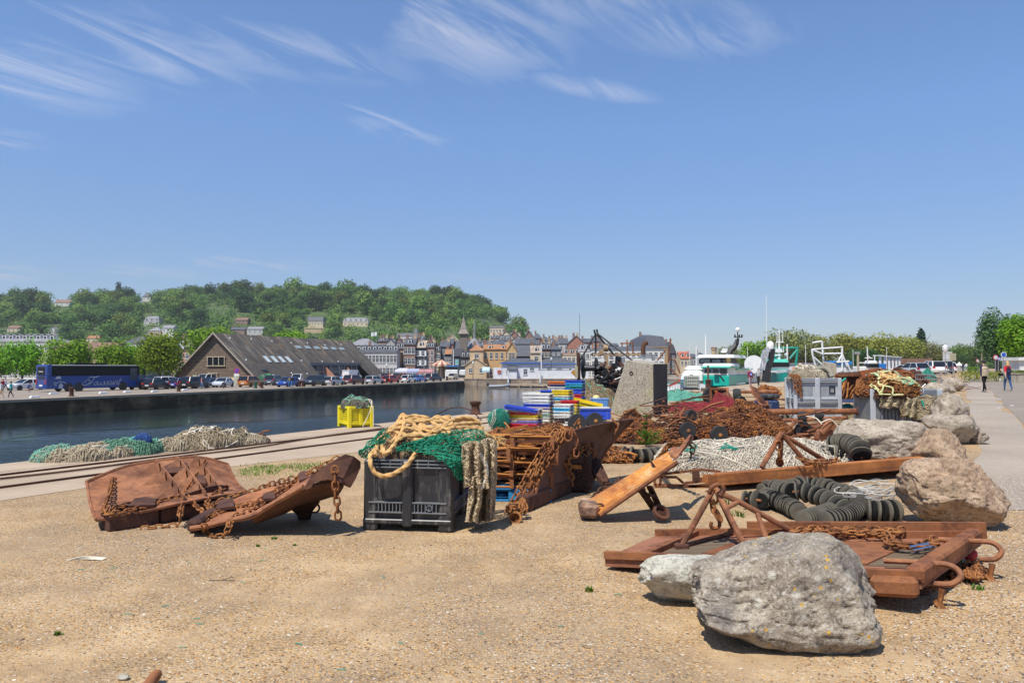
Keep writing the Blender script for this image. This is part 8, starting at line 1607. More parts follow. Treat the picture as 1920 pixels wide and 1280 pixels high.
#  nets and chain heaps in the middle
b=G(1380,880);net_pile('net_heap','large spread heap of white fishing net in the middle of the yard','netting',(b.x+.35,12.9,0),1.65,.85,.42,UN_WHT,NET_WHT,.006,84,seed=11,layers=3,p=.45,fold=.14,ropes=8,rope_m=ROPE_W,rope_r=.012,rough=.7);net_pile('net_heap','lower white net heap right of the triangular frame','netting',(5.3,12.9,0),.95,.6,.34,UN_WHT,NET_WHT,.006,50,seed=13,layers=2,p=.5,fold=.1,ropes=4,rope_m=ROPE_W,rough=.7)
mb=MB();r=random.Random(3);on=thing('cord_bits','scraps of turquoise cord on the large white net heap','cord',(b.x,12.6,.3))
for k in range(9):c=P(r.choice((1330,1360,1375,1390,1300))+r.uniform(-15,15),r.choice((836,842,872))+r.uniform(-3,3),12.3);mb=MB();mb.tube(spline([c+V((r.uniform(-.1,.1),0,r.uniform(-.04,.04)))for _ in range(6)],4),.009,4);mb.build('cord',NET_TEAL,on)
b=G(1185,872);chain_pile('chain_heap','long low coil of orange rust chain behind the slanted door','chain heap',(1.75,13.9,0),.80,.34,.2,850,.10,RUST_CH,seed=21,long=16,rough=.2);
b=G(1405,835);chain_pile('chain_heap','biggest brown heap of rusty chain and rings, right of centre','chain heap',(5.35,17.8,0),1.30,1.1,.66,5200,.08,RUST_PILE,seed=22,long=34,p=.75,rough=.55)
b=G(1195,835);chain_pile('chain_heap','dark rusty chain heap at the foot of the tall concrete block','chain heap',(2.95,17.6,0),.80,.8,.42,1700,.075,RUST_PILE,seed=23,long=10,rough=.4);chain_pile('chain_heap','narrow pointed heap of fine rusty chain against the concrete block','chain heap',(3.1,19.5,0),.40,.4,.60,1000,.06,RUST_PILE,seed=24,p=1.1)
def bars_heap(name,label,c,d,n,m,seed,rmin=.015,cat='scrap'):
 o=thing(name,label,cat,tuple(c));r=random.Random(seed)
 for g_ in range(3):
  mb=MB()
  for i in range(n//3):
   p=V((c[0]+r.gauss(0,d[0]*.32),c[1]+r.gauss(0,d[1]*.3),c[2]+abs(r.gauss(0,d[2]*.45))));a=r.gauss(0,.5)+(0 if r.random()<.7 else PI/2);L=r.uniform(.2,.55)*d[0];e=p+V((math.cos(a)*L,math.sin(a)*L*.5,r.gauss(0,d[2]*.22)));e.z=max(e.z,c[2]+.02)
   if r.random()<.7:mb.tube([p,p.lerp(e,.5)+V((0,0,r.uniform(-.02,.05))),e],r.uniform(rmin,rmin*2),5)
   else:mb.bar(p,e,r.uniform(.03,.1),.02)
  mb.build('bars',m if g_%2 else RUST,o)
 return o
bars_heap('dredge_scrap','grid of rusty dredge bars between the fir seedling and the wheels',(4.05,18.2,0),(1.3,1.0,.7),90,RUST_DK,5)
for i in range(7):mb=MB();a=V((3.55+.16*i,18.0+.05*i,.12));mb.bar(a,a+V((.30,.35,.45)),.025);mb.bar(V((3.5,17.9+.06*i,.1+.07*i)),V((4.8,18.1+.06*i,.14+.06*i)),.025);o_=mb.build('dredge_bar',RUST_DK);tag(o_,['lowest','second','third','fourth','fifth','sixth','uppermost'][i]+' rusty crossed bar leaning beside the fir seedling','bar','rusty crossed bars beside the fir seedling')
def wheel_thing(px,py,Y,r_,label,ax=(.1,-1,.05),hub=RUST_OR,w_=.13):
 p=P(px,py,Y);o=thing('trawl_wheel',label,'wheel',tuple(p),group='rubber tyred trawl wheels');mb=MB();mb.lathe([(r_*.66,-w_/2),(r_*.92,-w_/2),(r_,-w_*.25),(r_,w_*.25),(r_*.92,w_/2),(r_*.66,w_/2)],p,ax,24);mb.build('tyre',TYRE,o);mb=MB();mb.lathe([(r_*.68,-w_*.3),(r_*.68,w_*.3),(r_*.5,w_*.1),(r_*.2,w_*.25),(r_*.2,w_*.6),(r_*.08,w_*.65)],p,ax,18);mb.build('hub',hub,o);return o
wheel_thing(1348.5,815,16.6,.20,'black wheel with an orange rust hub, nearest in the middle row');wheel_thing(1289,807,17.2,.20,'black wheel with a rusty boss, left of the orange hubbed one',hub=RUST);wheel_thing(1294,782,20.3,.21,'dark wheel behind the scrap, upper left of the brown heap',(.5,-.8,0),RUST_DK);wheel_thing(1506,808,16.9,.215,'large black wheel on the axle left of the rusty bracket',(.2,-.98,0),RUST_PL,.1);wheel_thing(1504,783,19,.15,'small black wheel on the pipe axle under the grey pallet box',(1,-.3,0),RUST,.2);wheel_thing(1536,779,20,.15,'second small black wheel further right on the pipe axle',(1,-.3,0),RUST,.2)
wheel_thing(1082,793,13.6,.17,'black wheel sticking up behind the large dark door, left one',(.2,-.9,.2));wheel_thing(1115,790,14.2,.17,'black wheel sticking up behind the large dark door, right one',(.2,-.9,.2));wheel_thing(1331,742,30,.33,'black wheel behind the upright rusty door',(.3,-.9,0),RUST);wheel_thing(1389,756,26,.26,'black wheel at the foot of the upright rusty door',(.5,-.8,0),RUST);wheel_thing(1381.5,741,33,.3,'small black wheel at the left end of a long thin pipe',(1,-.2,0),RUST,.3)
def pipe(label,a,b_,r_,m=RUST,name='pipe',cap=True):
 o=thing(name,label,'pipe',tuple(a));mb=MB();mb.tube([a,b_],r_,10);mb.build('tube',m,o)
 mb=MB();d=(b_-a).normalized();mb.lathe([(r_*.7,-.01),(r_*1.35,-.01),(r_*1.35,.05),(r_*.7,.05)],b_,d,14);mb.build('flange',RUST_DK,o);return o
pipe('long rusty pipe ending in a flange beneath the grey pallet box',GT(1445,794)+V((0,.6,.32)),GT(1625,795)+V((-.02,.6,.34)),.09);pipe('thinner rusty pipe lying under the long flanged one',GT(1440,800)+V((0,.3,.14)),GT(1600,797)+V((0,.5,.18)),.06,RUST_PL);pipe('rusty square tube on the ground below the pipes',GT(1520,805)+V((0,.4,.06)),GT(1628,803)+V((0,.4,.06)),.06,RUST_DK);pipe('long thin pipe with a wheel lying behind the upright door',GT(1386,752)+V((0,1,.45)),GT(1470,752)+V((0,1,.45)),.09,RUST_PL)
o=bars_heap('rusty_bracket','heavy rusty bracket with a round boss and hanging cord',(P(1560,815,15.5).x,15.5,.05),(.9,.4,.25),30,RUST_PL,9,cat='bracket');mb=MB();mb.poly([P(1535,824,15.4),P(1545,800,15.4),P(1556,788,15.4),P(1572,800,15.4),P(1590,812,15.4),P(1588,826,15.4)],.08);mb.tube([P(1540,812,15.2),P(1560,789,15.2)],.075,10);mb.lathe([(.15,0),(.15,.25),(.08,.28)],P(1538,818,15.5),(.2,-1,0),16);mb.build('casting',RUST_PL,o);mb=MB();mb.tube(spline([P(1540,792,15.1),P(1557,786,15.1),P(1572,800,15.1),P(1590,818,15)],6),.014,5);mb.tube(spline([P(1512,780,15.4),P(1530,784,15.3),P(1541,795,15.2)],6),.014,5);mb.build('cord',ROPE_W,o)
bars_heap('axle_scrap','rusty axles and arms at the right foot of the biggest chain heap',(6.4,16.9,.02),(1.5,.6,.55),54,RUST_PL,12);bars_heap('frame_scrap','rusty frames under the red netting behind the wheels',(4.6,22,.05),(1.8,1.2,.7),80,RUST_DK,15);bars_heap('dredge_scrap','rusty gear scattered behind the upright door',(8.6,29,.0),(3.5,1.5,.5),90,RUST_DK,16)
b=P(1300,765,24);net_pile('red_net','faded red netting spread over rusty frames','netting',(b.x,24,.35),.8,.5,.22,under_m('net_heap_red',(.28,.03,.04)),net_m('net_red',(.36,.05,.06)),.007,40,seed=31,layers=1,p=.5);b=P(1362,762,24.5);net_pile('red_net','smaller humped red net next to the biggest chain heap','netting',(b.x-.15,24.5,.42),.42,.5,.34,under_m('net_heap_red',(.28,.03,.04)),net_m('net_red',(.36,.05,.06)),.007,26,seed=33,layers=1,p=.6)
b=GT(1290,752);net_pile('mint_net','pale mint net scraps on rusty gear right of the concrete block','netting',(b.x,b.y+1,0),1.5,1.2,.42,UN_MINT,NET_MINT,.012,30,seed=35,layers=1,ropes=8,rope_m=RUST_CH,rope_r=.03);bars_heap('frame_scrap','long rusty bars along the quay strip beyond the mint net',(P(1290,700,31).x,31,.0),(3.2,1.5,.3),60,RUST,17)
o=thing('trawl_door','upright rusty door plate with an orange hook, beyond the biggest chain heap','trawl door',tuple(GT(1350,758)));YQ=25.5;mb=MB();mb.poly([P(1332,728,YQ),P(1363,729,YQ),P(1382,760,YQ-.8),P(1378,762,YQ-.8),P(1352,762,YQ-.6),P(1340,745,YQ)],.06);mb.build('door_plate',RUST_DK,o);mb=MB();mb.bar(P(1332,727,YQ-.1),P(1333,760,YQ-.1),.06);mb.bar(P(1364,728,YQ-.1),P(1364.5,758,YQ-.6),.08);mb.bar(P(1331,728,YQ-.1),P(1366,729,YQ-.1),.07);mb.bar(P(1340,731,YQ-.1),P(1354,756,YQ-.4),.05);mb.build('stiffener',RUST,o);mb=MB();mb.tube(spline([P(1343,733,YQ-.2),P(1345,738,YQ-.2),P(1341,740,YQ-.2),P(1343,743,YQ-.2)],4),.03,6);mb.build('hook',plain((.6,.12,.02),.5,name='orange_paint'),o)
o=thing('trawl_door','curved rusty plate tilted up left of the blue tub','trawl door',tuple(GT(1425,765)));mb=MB();mb.grid(lambda u,v:P(1408,722,25).lerp(P(1440,757,24.5),u).lerp(P(1421,728,25.4).lerp(P(1440,750,25.4),u),v)+V((0,0,-.25*math.sin(PI*u)*(1-v*.3))),14,5,.05);mb.build('door_plate',RUST_PL,o);mb=MB();mb.bar(P(1425,745,24.8),P(1443,768,24.6),.1);mb.build('stiffener',RUST_DK,o);chain_pile('chain_heap','flat orange rust heap with red scraps beyond the curved plate','chain heap',tuple(GT(1448,742)+V((0,1,0))),.9,.8,.5,900,.12,RUST_OR,seed=41)
b=GT(1455,778);o=thing('plastic_tub','dark navy tub with a black lid left of the grey pallet box','tub',tuple(b));mb=MB();mb.box((b.x-.05,b.y+.8,.33),(.75,.7,.5),bev=.1);mb.build('tub_body',m_plastic('navy_tub',(.01,.03,.10)),o);mb=MB();mb.box((b.x,b.y+.8,.68),(.65,.7,.16),bev=.05);mb.build('lid',PL_BLACK,o)
#  tall grey pallet box
PB=V((P(1491,700,24.2).x,24.2,.0));rz=math.radians(-7);o=thing('pallet_box','tall pale grey plastic pallet box marked with a black rectangle like a zero','pallet box',(PB.x,PB.y,0),rz,local=True);W_,D_,H_=1.37,1.15,1.40;zb=.1
mb=MB();mb.box((W_/2,D_/2,H_/2+.05),(W_-.08,D_-.08,H_-.12));mb.build('shell',PL_GREY,o,world=False)
for x in(0,W_*.5,W_):
 for y in(0,D_):mb=MB();mb.box((x,y,H_/2),(.12 if x!=W_*.5 else.16,.1,H_),bev=.02);mb.build('post',PL_GREY,o,world=False)
for x in(0,W_):mb=MB();mb.box((x,D_/2,H_/2),(.09,.12,H_),bev=.02);mb.build('post',PL_GREY,o,world=False)
mb=MB()
for z in(H_-.02,H_-.07,H_-.12,H_*.52,H_*.48,H_*.44,.12):mb.box((W_/2,.0,z),(W_,.07,.022));mb.box((0,D_/2,z),(.07,D_,.022))
mb.build('rim_ribs',PL_GREY,o,world=False);mb=MB()
for px0 in(.09,W_/2+.1):
 for i in range(13):
  for z in[.22+.07*k for k in range(5)]+[.84+.07*k for k in range(5)]:mb.box((px0+.02+i*.036,.034,z),(.014,.012,.045))
mb.build('vent_slots',PL_GREY2,o,world=False);mb=MB()
for(x,z,w_,h_)in((W_-.30,1.02,.035,.24),(W_-.15,1.02,.035,.24),(W_-.225,1.125,.15,.035),(W_-.225,.915,.15,.035)):mb.box((x,.02,z),(w_,.02,h_))
mb.build('painted_mark',BKB,o,world=False)
c=PB+V((.62,.55,H_-.05));o2,f=net_pile('net_heap','grey and tan net bundle piled on the grey pallet box','netting',c,.68,.5,.36,UN_TAN,NET_GREY,.009,40,seed=51,layers=2,p=.5,fold=.12,ropes=10,rope_m=ROPE_W,rope_r=.02,second=NET_TAN);mb=MB();mb.tube(spline([P(1512,706,24.4),P(1530,693,24.5),P(1545,690,24.5),P(1556,696,24.4),P(1560,706,24.3)],6),.07,8);mb.tube(spline([P(1505,695,25),P(1520,688,25),P(1540,688,25)],6),.06,8);mb.build('rolled_net',NET_GREY,o2)
for k in range(3):chain(mb:=MB(),[PB+V((-.1+.1*k,.2,H_+.1)),PB+V((-.08+.1*k,-.08,H_-.02)),PB+V((-.06+.1*k,-.1,H_-.35-.12*k))],.11,.07,.014);mb.build('hanging_chain',RUST_CH,o2,edge=False)
b=GT(1570,777);net_pile('mint_net','bright mint green net heap at the foot of the grey pallet box','netting',(b.x+.1,b.y+.4,0),1.05,.5,.34,UN_MINT,NET_MINT,.007,50,seed=61,layers=2,ropes=5,rope_m=ROPE_G,second=NET_TEAL);mb=MB()
#  rusty skip, blue container, loaded container
o=thing('steel_cage','rusty open steel cage full of leaning bars, right of the grey pallet box','cage',tuple(GT(1590,760)));YC=25.0;A=lambda x,y,d=0:P(x,y,YC+d);mb=MB()
for a,c in(((1568,704,0),(1617,702,0)),((1568,752,0),(1615,752,0)),((1568,704,0),(1569,752,0)),((1617,702,0),(1615,752,0)),((1568,702,1.2),(1617,700,1.2)),((1568,704,0),(1572,702,1.2)),((1617,702,0),(1619,700,1.2))):mb.bar(A(*a),A(*c),.09)
mb.build('frame',RUST,o);mb=MB();mb.poly([A(1570,706,1.2),A(1618,704,1.2),A(1616,750,1.2),A(1570,750,1.2)],.04);mb.poly([A(1569,702,.6),A(1617,700,.6),A(1619,697,1.3),A(1571,699,1.3)],.05);mb.build('back_panel',RUST_DK,o);r=random.Random(77)
for k in range(15):x=1572+2.9*k;mb=MB();mb.bar(A(x+8+r.uniform(-8,8),710+r.uniform(0,14),.5+r.random()*.5),A(x-8+r.uniform(-6,10),748,.2+r.random()*.4),r.uniform(.04,.1),.04);mb.build('leaning_bar',RUST if k%3 else RUST_OR,o)
mb=MB();mb.tube(spline([A(1570,726,-.1),A(1578,716,-.1),A(1586,709,-.1)],4),.04,6);mb.build('green_cord',NET_TEAL,o);mb=MB();mb.bar(A(1566,751.5,-.4),A(1640,751,-.4),.18,.1);ob=mb.build('flat_beam',m_plastic('blue_grey_paint',(.08,.12,.25),(.25,.15,.1),.8));tag(ob,'low blue painted beam lying before the rusty cage','beam')
o=thing('rusty_container','blue steel container with heavy rust and a raised rusty lid','container',tuple(GT(1650,775)));YC=23.6;BLC=rust('blue_rusted_paint',(.10,.05,.03),(.12,.26,.50),(.20,.38,.62),4,dirt=(.2,.08,.03));mb=MB();mb.poly([A(1620,705),A(1664,700),A(1664,758),A(1621,760)],.06);mb.build('front_wall',BLC,o);mb=MB();mb.poly([A(1664,700),A(1700,700,1.2),A(1700,756,1.2),A(1664,758)],.06);mb.poly([A(1620,705),A(1624,703,1.4),A(1624,755,1.4),A(1621,760)],.06);mb.build('side_wall',BLC,o)
mb=MB();mb.bar(A(1617,699,-.1),A(1616,765,-.1),.20,.1);mb.bar(A(1612,699,-.1),A(1642,694,-.1),.12,.12);mb.bar(A(1640,694,-.1),A(1690,697,.2),.10,.12);mb.tube(spline([A(1690,697,.2),A(1705,700,.5),A(1712,708,.5)],4),.07,6);mb.build('lid_frame',rust('rust_red',(.17,.05,.02),(.29,.09,.03),(.38,.13,.045),4),o);mb=MB()
for z in(712,724,738,750):mb.bar(A(1636,z,-.06),A(1662,z-1,-.06),.07,.05)
mb.bar(A(1634,708,-.08),A(1634,758,-.08),.1,.05);mb.build('ribs',BLC,o);mb=MB();mb.poly([A(1650,697,.1),A(1700,699,.4),A(1702,703,1.6),A(1652,700,1.4)],.05);mb.build('lid',RUST,o)
b=GT(1634,792);o=thing('pallet_box','dark grey box container half buried under chains and cream nets','pallet box',tuple(b));bw=2.1;mb=MB();mb.box((b.x+bw/2,b.y+.6,b.z+.5),(bw,1.2,.98),bev=.03);mb.build('shell',PL_GREY2,o);mb=MB()
for x in(.05,.95,1.5,bw-.05):mb.box((b.x+x,b.y-.01,b.z+.5),(.16,.07,1.0),bev=.02)
mb.build('post',PL_GREY,o);mb=MB()
for i in range(12):mb.box((b.x+.3+i*.11,b.y-.03,b.z+.2),(.05,.06,.36),bev=.01)
mb.build('ribs',PL_GREY2,o);c=V((b.x+.75,b.y+.5,b.z+.75));chain_pile('chain_heap','dome of rusty chain and pale green rope on the dark grey container','chain heap',c,1.04,.8,.68,2600,.085,RUST_CH,seed=71,long=16,p=.6);r=random.Random(5);oo=thing('rope','pale yellow green ropes looped over the chain dome','rope',tuple(c));fdm=dome(c.x,c.y,c.z,1.07,.83,.71,0,71,.6,.35)
for k in range(40):
 u=r.uniform(.5,1.0);v=r.uniform(.25,.8);pts=[]
 for q in range(7):pts.append(fdm(u%1,min(.99,max(.05,v)),.05));u+=r.uniform(-.02,.06);v+=r.uniform(-.08,.12)
 mb=MB();mb.tube(spline(pts,6),r.uniform(.018,.032),6);mb.build('rope_length',[ROPE_Y,ROPE,ROPE_G,ROPE,ROPE_Y][k%5],oo)
def sheetY(x0,x1,y0,y1,Y,sd,bul=.15):
 def f(u,v,off=0):return P(x0+(x1-x0)*u+4*nz(v*3,sd),y0+(y1-y0)*v+5*nz(u*4,sd),Y-bul*math.sin(PI*u)-.05*math.sin(u*16+v*3)-off)
 return f
on=thing('cream_net','cream net draped down the front of the dark grey container','netting',tuple(c));YN=b.y-.12
for i,a_ in enumerate(((1688,1720,746,780,YN,1),(1650,1692,742,764,YN,2),(1712,1784,742,786,YN+.1,3,.35))):f=sheetY(*a_);MB().grid(f,14,12,.03).build('inner_fold',UN_TAN,on);mb=MB();net_strands(mb,f,28,24,.008,.3,.02,80+i);mb.build('netting',m_rope('net_cream',(.62,.52,.33)),on,edge=False)
mb=MB();mb.tube(spline([P(1728,750,YN-.2),P(1732,762,YN-.2),P(1734,776,YN-.2)],5),.03,6);mb.build('green_cord',NET_TEAL,on)
#  right background: signs, barrier, cars, IBC tank
for(px,yb,ty,cc,lb,dr,Y)in((1712,697,'hatch',C_S,'silver hatchback with a red tail light under the green net',.6,84),(1748,697,'suv',C_W,'white car with its boot raised beyond the green net',.4,92),(1694,692,'sedan',C_W,'white saloon before the flat brown building',1.2,108),(1722,690,'hatch',C_S,'silver car behind the first white one',.9,118),(1765,694,'mpv',C_G,'dark people carrier behind the signs',.3,104),(1775,690,'suv',C_W,'white car farthest in the roadside row',.3,120)):
 b=P(px,700,Y);z=gz(b.x,Y);q=car(px,700,ty,cc,lb,0,z=z,ang=math.radians(60)+dr,group='cars parked at the right behind the rusty gear');q.location=(b.x,Y,z)
b=P(1738,700,60);net_pile('green_net','teal net pile heaped before the parked silver car','netting',(b.x,60,.2),1.1,.9,1.15,UN_GRN,NET_TEAL,.02,26,seed=91,layers=1);chain_pile('chain_heap','brown scrap heap left of the teal net pile','chain heap',(P(1700,700,52).x,52,.1),1.8,1.2,1.15,700,.3,RUST_DK,seed=92);bars_heap('frame_scrap','rubble and yellow straps behind the steel barrier',(P(1765,700,45).x,45,.25),(2.4,1.2,.8),70,STEEL,18)
def barrier(x0,x1,yt,yb,Y,label):
 a,b_=P(x0,yb,Y),P(x1,yb,Y);zt=P(x0,yt,Y).z;o=thing('crowd_barrier',label,'barrier',tuple(a));mb=MB();mb.tube([a,V((a.x,a.y,zt)),V((b_.x,b_.y,zt)),b_],.025,6);mb.tube([a+V((0,0,.25)),b_+V((0,0,.25))],.018,6);mb.build('rail',STEEL,o);mb=MB();n=int((b_-a).length/.12)
 for i in range(1,n):q=a.lerp(b_,i/n);mb.cyl((q.x,q.y,q.z+.25),(q.x,q.y,zt),.008,4)
 mb.build('bars',STEEL,o);
 for q in(a,b_):mb=MB();mb.bar(q+V((0,-.3,.02)),q+V((0,.3,.02)),.05,.03);mb.build('foot',STEEL,o)
 return o,a,b_,zt
barrier(1717,1765,702,720,40,'galvanised crowd barrier above the net covered container');barrier(1762,1790,695,708,52,'galvanised crowd barrier further back beside the pavement');o,a,b_,zt=barrier(1256,1276,714,739,40,'crowd barrier with red and white tape right of the concrete block')
mb=MB();mb.grid(lambda u,v:(a.x+(b_.x-a.x)*u,a.y-.05,zt-.25+.35*u-.09*v+.03*math.sin(u*9)),12,1,.006);mb.build('tape',plain((.6,.08,.08),.5,name='barrier_tape'),o)
b=P(1299,731,57);o=thing('ibc_tank','translucent white tank in a metal cage before the first trawler','tank',(b.x,57,0));mb=MB();mb.box((b.x,57.5,.62),(.98,.95,.95),bev=.08);mb.build('tank',plain((.50,.52,.40),.4,.2,1,name='milky_plastic'),o);mb=MB();mb.box((b.x,57.5,.07),(1.05,1.0,.13));mb.build('pallet_base',PL_BLACK,o);mb=MB()
for i in range(7):x=b.x-.5+i/6;mb.cyl((x,57,.1),(x,57,1.12),.014,4)
for z in(.2,.45,.7,.95,1.12):mb.bar((b.x-.51,57,z),(b.x+.51,57,z),.025)
mb.build('cage',STEEL,o);mb=MB();mb.lathe([(.12,0),(.12,.07)],(b.x,57.4,1.1),n=12);mb.build('cap',BKB,o)
b=P(1328,724,55);o=thing('mooring_bollard','rusty mooring bollard with a tall pipe before the turquoise cabin','bollard',(b.x,55,0));mb=MB();mb.lathe([(.3,0),(.22,.1),(.2,.7),(.26,.78),(.1,.85),(.06,.9),(.06,1.9)],(b.x,55,0),n=14);mb.build('post',RUST_DK,o);mb=MB();mb.box((b.x-.1,55,.12),(.8,.5,.2),bev=.03);mb.build('base_block',WOOD,o)
def sign(px,py,Y,label,shape,cols,w_,z0=None,h_=None,name='road_sign'):
 p=P(px,py,Y);z=gz(p.x,Y);o=thing(name,label,'road sign',(p.x,Y,z));mb=MB();mb.cyl((p.x,Y,z),(p.x,Y,p.z),.035,6);mb.build('post',STEEL,o);mb=MB();ms=[plain(c,.5,name='sign_paint')for c in cols]
 if shape=='disc':mb.cyl((p.x,Y-.05,p.z),(p.x,Y-.07,p.z),w_,18,0);mb.cyl((p.x,Y-.07,p.z),(p.x,Y-.08,p.z),w_*.72,18,1%len(ms))
 else:mb.box((p.x,Y-.06,p.z),(w_*2,.03,h_ or w_*1.6),mi=0,bev=.0);mb.box((p.x,Y-.08,p.z-(h_ or w_*1.6)*.05),(w_*1.3,.02,(h_ or w_*1.6)*.45),mi=1%len(ms))
 mb.build('panel',ms,o);return o
W3,B3,R3=(.6,.62,.62),(.03,.10,.5),(.5,.05,.05)
sign(1866,670,62,'round red rimmed sign left of the blue parking signs','disc',[R3,W3],.22);sign(1871.5,672,63,'square blue and white sign just right of the round red one','sq',[B3,W3],.17);sign(1881,665,60,'highest rounded blue and white sign above the blonde person','disc',[W3,B3],.24);sign(1833,676,110,'small red and white sign by the yellow green hedge','disc',[R3,W3],.3);sign(1776,668,86,'white rectangular sign panel facing away at the road bend','sq',[(.5,.5,.48),W3],.55,h_=1.1);sign(1786,669,84,'brown backed square sign next to the white panel','sq',[(.42,.38,.25),(.38,.34,.22)],.35,h_=.8)
pole(1841.5,632,96,'tall concrete street light pole against the roadside trees','street_lamp',r=.14,m=CBLOCK,head=0,z0=.7,cat='street lamp');pole(1773,661,80,'slim lamp post with a flat head at the road bend',r=.06,z0=.6,m=STEEL)
for px,lb in((1789,'white pointed tent, left of two at the far end of the road'),(1799,'white pointed tent, right of two at the far end of the road')):b=P(px,700,170);o=thing('tent',lb,'tent',(b.x,170,.8));mb=MB();mb.lathe([(1.0,1.3),(.15,1.95),(.02,2.2)],(b.x,170,.8),n=4,smooth=False);mb.build('roof',WHITE,o);mb=MB();mb.box((b.x,170,1.5),(1.2,1.2,1.3));mb.build('walls',GRW,o)
def leafbox(name,label,cat,c,d,n,m,s,seed,kind=None,parts=None):
 r=random.Random(seed);mb=MB()
 for i in range(n):
  p=V((c[0]+r.uniform(-.5,.5)*d[0],c[1]+r.uniform(-.5,.5)*d[1],c[2]+r.random()**.6*d[2]));a=V((r.gauss(0,1),r.gauss(-.4,1),r.gauss(.5,1))).normalized();t1=a.orthogonal().normalized();t2=a.cross(t1);q=s*r.uniform(.5,1.4);mb.add([p-t1*q,p-t2*q*.5,p+t1*q,p+t2*q*.6],[(0,1,2,3)])
 o=mb.build(name,m,edge=False);return tag(o,label,cat,kind=kind)
b=P(1825,686,112);leafbox('hedge','clipped yellow green hedge at the far end of the road','hedge',(b.x,112,.5),(1.7,.8,1.3),900,LEAF_LIME,.09,1);b=P(1870,700,58);leafbox('shrub','yellow flowering shrubs behind the two road walkers','shrub',(b.x,60,.5),(3.2,1.4,.9),1500,LEAF_YEL,.07,2);b=P(1905,700,62);leafbox('shrub','green shrubs in the stone planter at the right edge','shrub',(b.x+1,62,.6),(3.4,1.2,.9),1300,LEAF_HLT,.07,3);o=thing('stone_planter','low stone planter wall at the right edge by the kiosk','planter',(b.x,57,.5));mb=MB();mb.box((P(1912,700,57).x,57,.85),(1.9,.4,.75),bev=.04);mb.build('wall',CBLOCK,o);mb=MB();mb.box((P(1912,700,57).x,57,1.24),(2.0,.5,.07),bev=.02);mb.build('coping',ROCK_D,o)
#  seedling, weeds, debris, gravel
b=V((2.93,16.4,0));o=thing('fir_seedling','small bright green conifer seedling growing in front of the chain heaps','seedling',tuple(b));r=random.Random(9);mb=MB();mb.tube([b,b+V((.02,0,.35)),b+V((.01,0,.72))],[.012,.009,.004],5);mb.build('stem',BARK,o)
for k in range(30):
 h=r.choice((.05,.08,.12,.16,.2,.24,.3,.4,.5,.58,.66));L=(.42 if h<.26 else.17)*r.uniform(.5,1.1)*(1-h*.25);a=r.uniform(0,6.28);p0=b+V((0,0,h));tip=p0+V((math.cos(a)*L,math.sin(a)*L,L*.42));mb=MB()
 for i in range(30):
  t=(i+1)/30;q=p0.lerp(tip,t)+V((0,0,-.06*math.sin(PI*t)*L));
  for s_ in(-1,1):sd=V((-math.sin(a)*s_,math.cos(a)*s_,r.uniform(-.2,.5))).normalized()*.05*(1.1-.6*t);e=q+sd+(tip-p0).normalized()*.02;mb.add([q,q+V((0,0,.009))+sd*.3,e,q-V((0,0,.009))+sd*.3],[(0,1,2,3)])
 mb.build('branch',LEAF_PLT,o,edge=False)
def tuft(c,n,h,seed,m=LEAF_PLT,w_=.012,mb=None,spread=.05):
 r=random.Random(seed);mb=mb or MB()
 for i in range(n):
  a=r.uniform(0,6.28);p=V(c)+V((r.gauss(0,spread),r.gauss(0,spread),0));L=h*r.uniform(.5,1.1);t=V((math.cos(a),math.sin(a),0));s_=V((-t.y,t.x,0))*w_/2;m_=p+t*L*.2+V((0,0,L*.6));e=p+t*L*.6+V((0,0,L*.85));mb.add([p-s_,p+s_,m_+s_,m_-s_,e],[(0,1,2,3),(3,2,4)])
 return mb
WD=[(515,1010,.03,'by the shadow of the tipped trawl door'),(553,1022,.02,'below the shadow of the tipped trawl door'),(484,1024,.025,'in front of the tipped trawl door'),(1103,1108,.045,'left of the pale stone slab'),(1362,948,.15,'behind the triangle frame'),(1578,968,.14,'growing between the disc strings'),(1674,960,.16,'against the brown boulder'),(1782,1040,.16,'under the right end of the flat trawl door'),(1800,1058,.08,'in the chain at the right end'),(107,1190,.03,'in the left foreground gravel'),(1385,968,.10,'between the frame struts and the discs'),(1835,1105,.05,'on the gravel right of the hooks')]
for i,(px,py,h,lb)in enumerate(WD):c=G(px,py);o=tuft(c,26,h,i,spread=h*.35).build('weed',LEAF_PLT,edge=False);tag(o,'small green weed '+lb,'weed')
mb=MB();r=random.Random(44)
for i in range(110):
 px,py=(r.uniform(455,600),0),0;px=px[0];py=892-(px-455)*.13+r.gauss(0,5)if i%2 else 880-(px-455)*.05+r.gauss(0,3);tuft(G(px,py),7,.05,i,mb=mb,spread=.10)
for i in range(60):tuft(GT(r.uniform(1530,1640),r.uniform(775,812)),8,.14,i,mb=mb,spread=.12)
o=mb.build('grass',LEAF_HLT,edge=False);tag(o,'sparse grass in the cracks of the yard','grass',kind='stuff')
mb=MB();r=random.Random(50)
for i in range(22000):
 t=r.random()**1.5;Y=2.6+8*t;x=r.uniform(-.75,.75)*Y
 if nz(x*.75,Y*.75,3)+.5*nz(x*2.2,Y*2.2,7)<-.10 and r.random()<.85:continue
 s=r.uniform(.003,.0068)*(1+(r.random()<.02)*1.3);a=r.random()*6;ca,sa=math.cos(a),math.sin(a);e=r.uniform(.6,1.4);z=.35
 mb.add([(x+ca*s*e,Y+sa*s*e,0),(x-sa*s,Y+ca*s,0),(x-ca*s*e,Y-sa*s*e,0),(x+sa*s,Y-ca*s,0),(x+ca*s*.4,Y+sa*s*.4,s*.8),(x-ca*s*.4,Y-sa*s*.4,s*.7)],[(0,1,4),(1,2,5,4),(2,3,5),(3,0,4,5)],r.choice((0,0,1,2,3,4)))
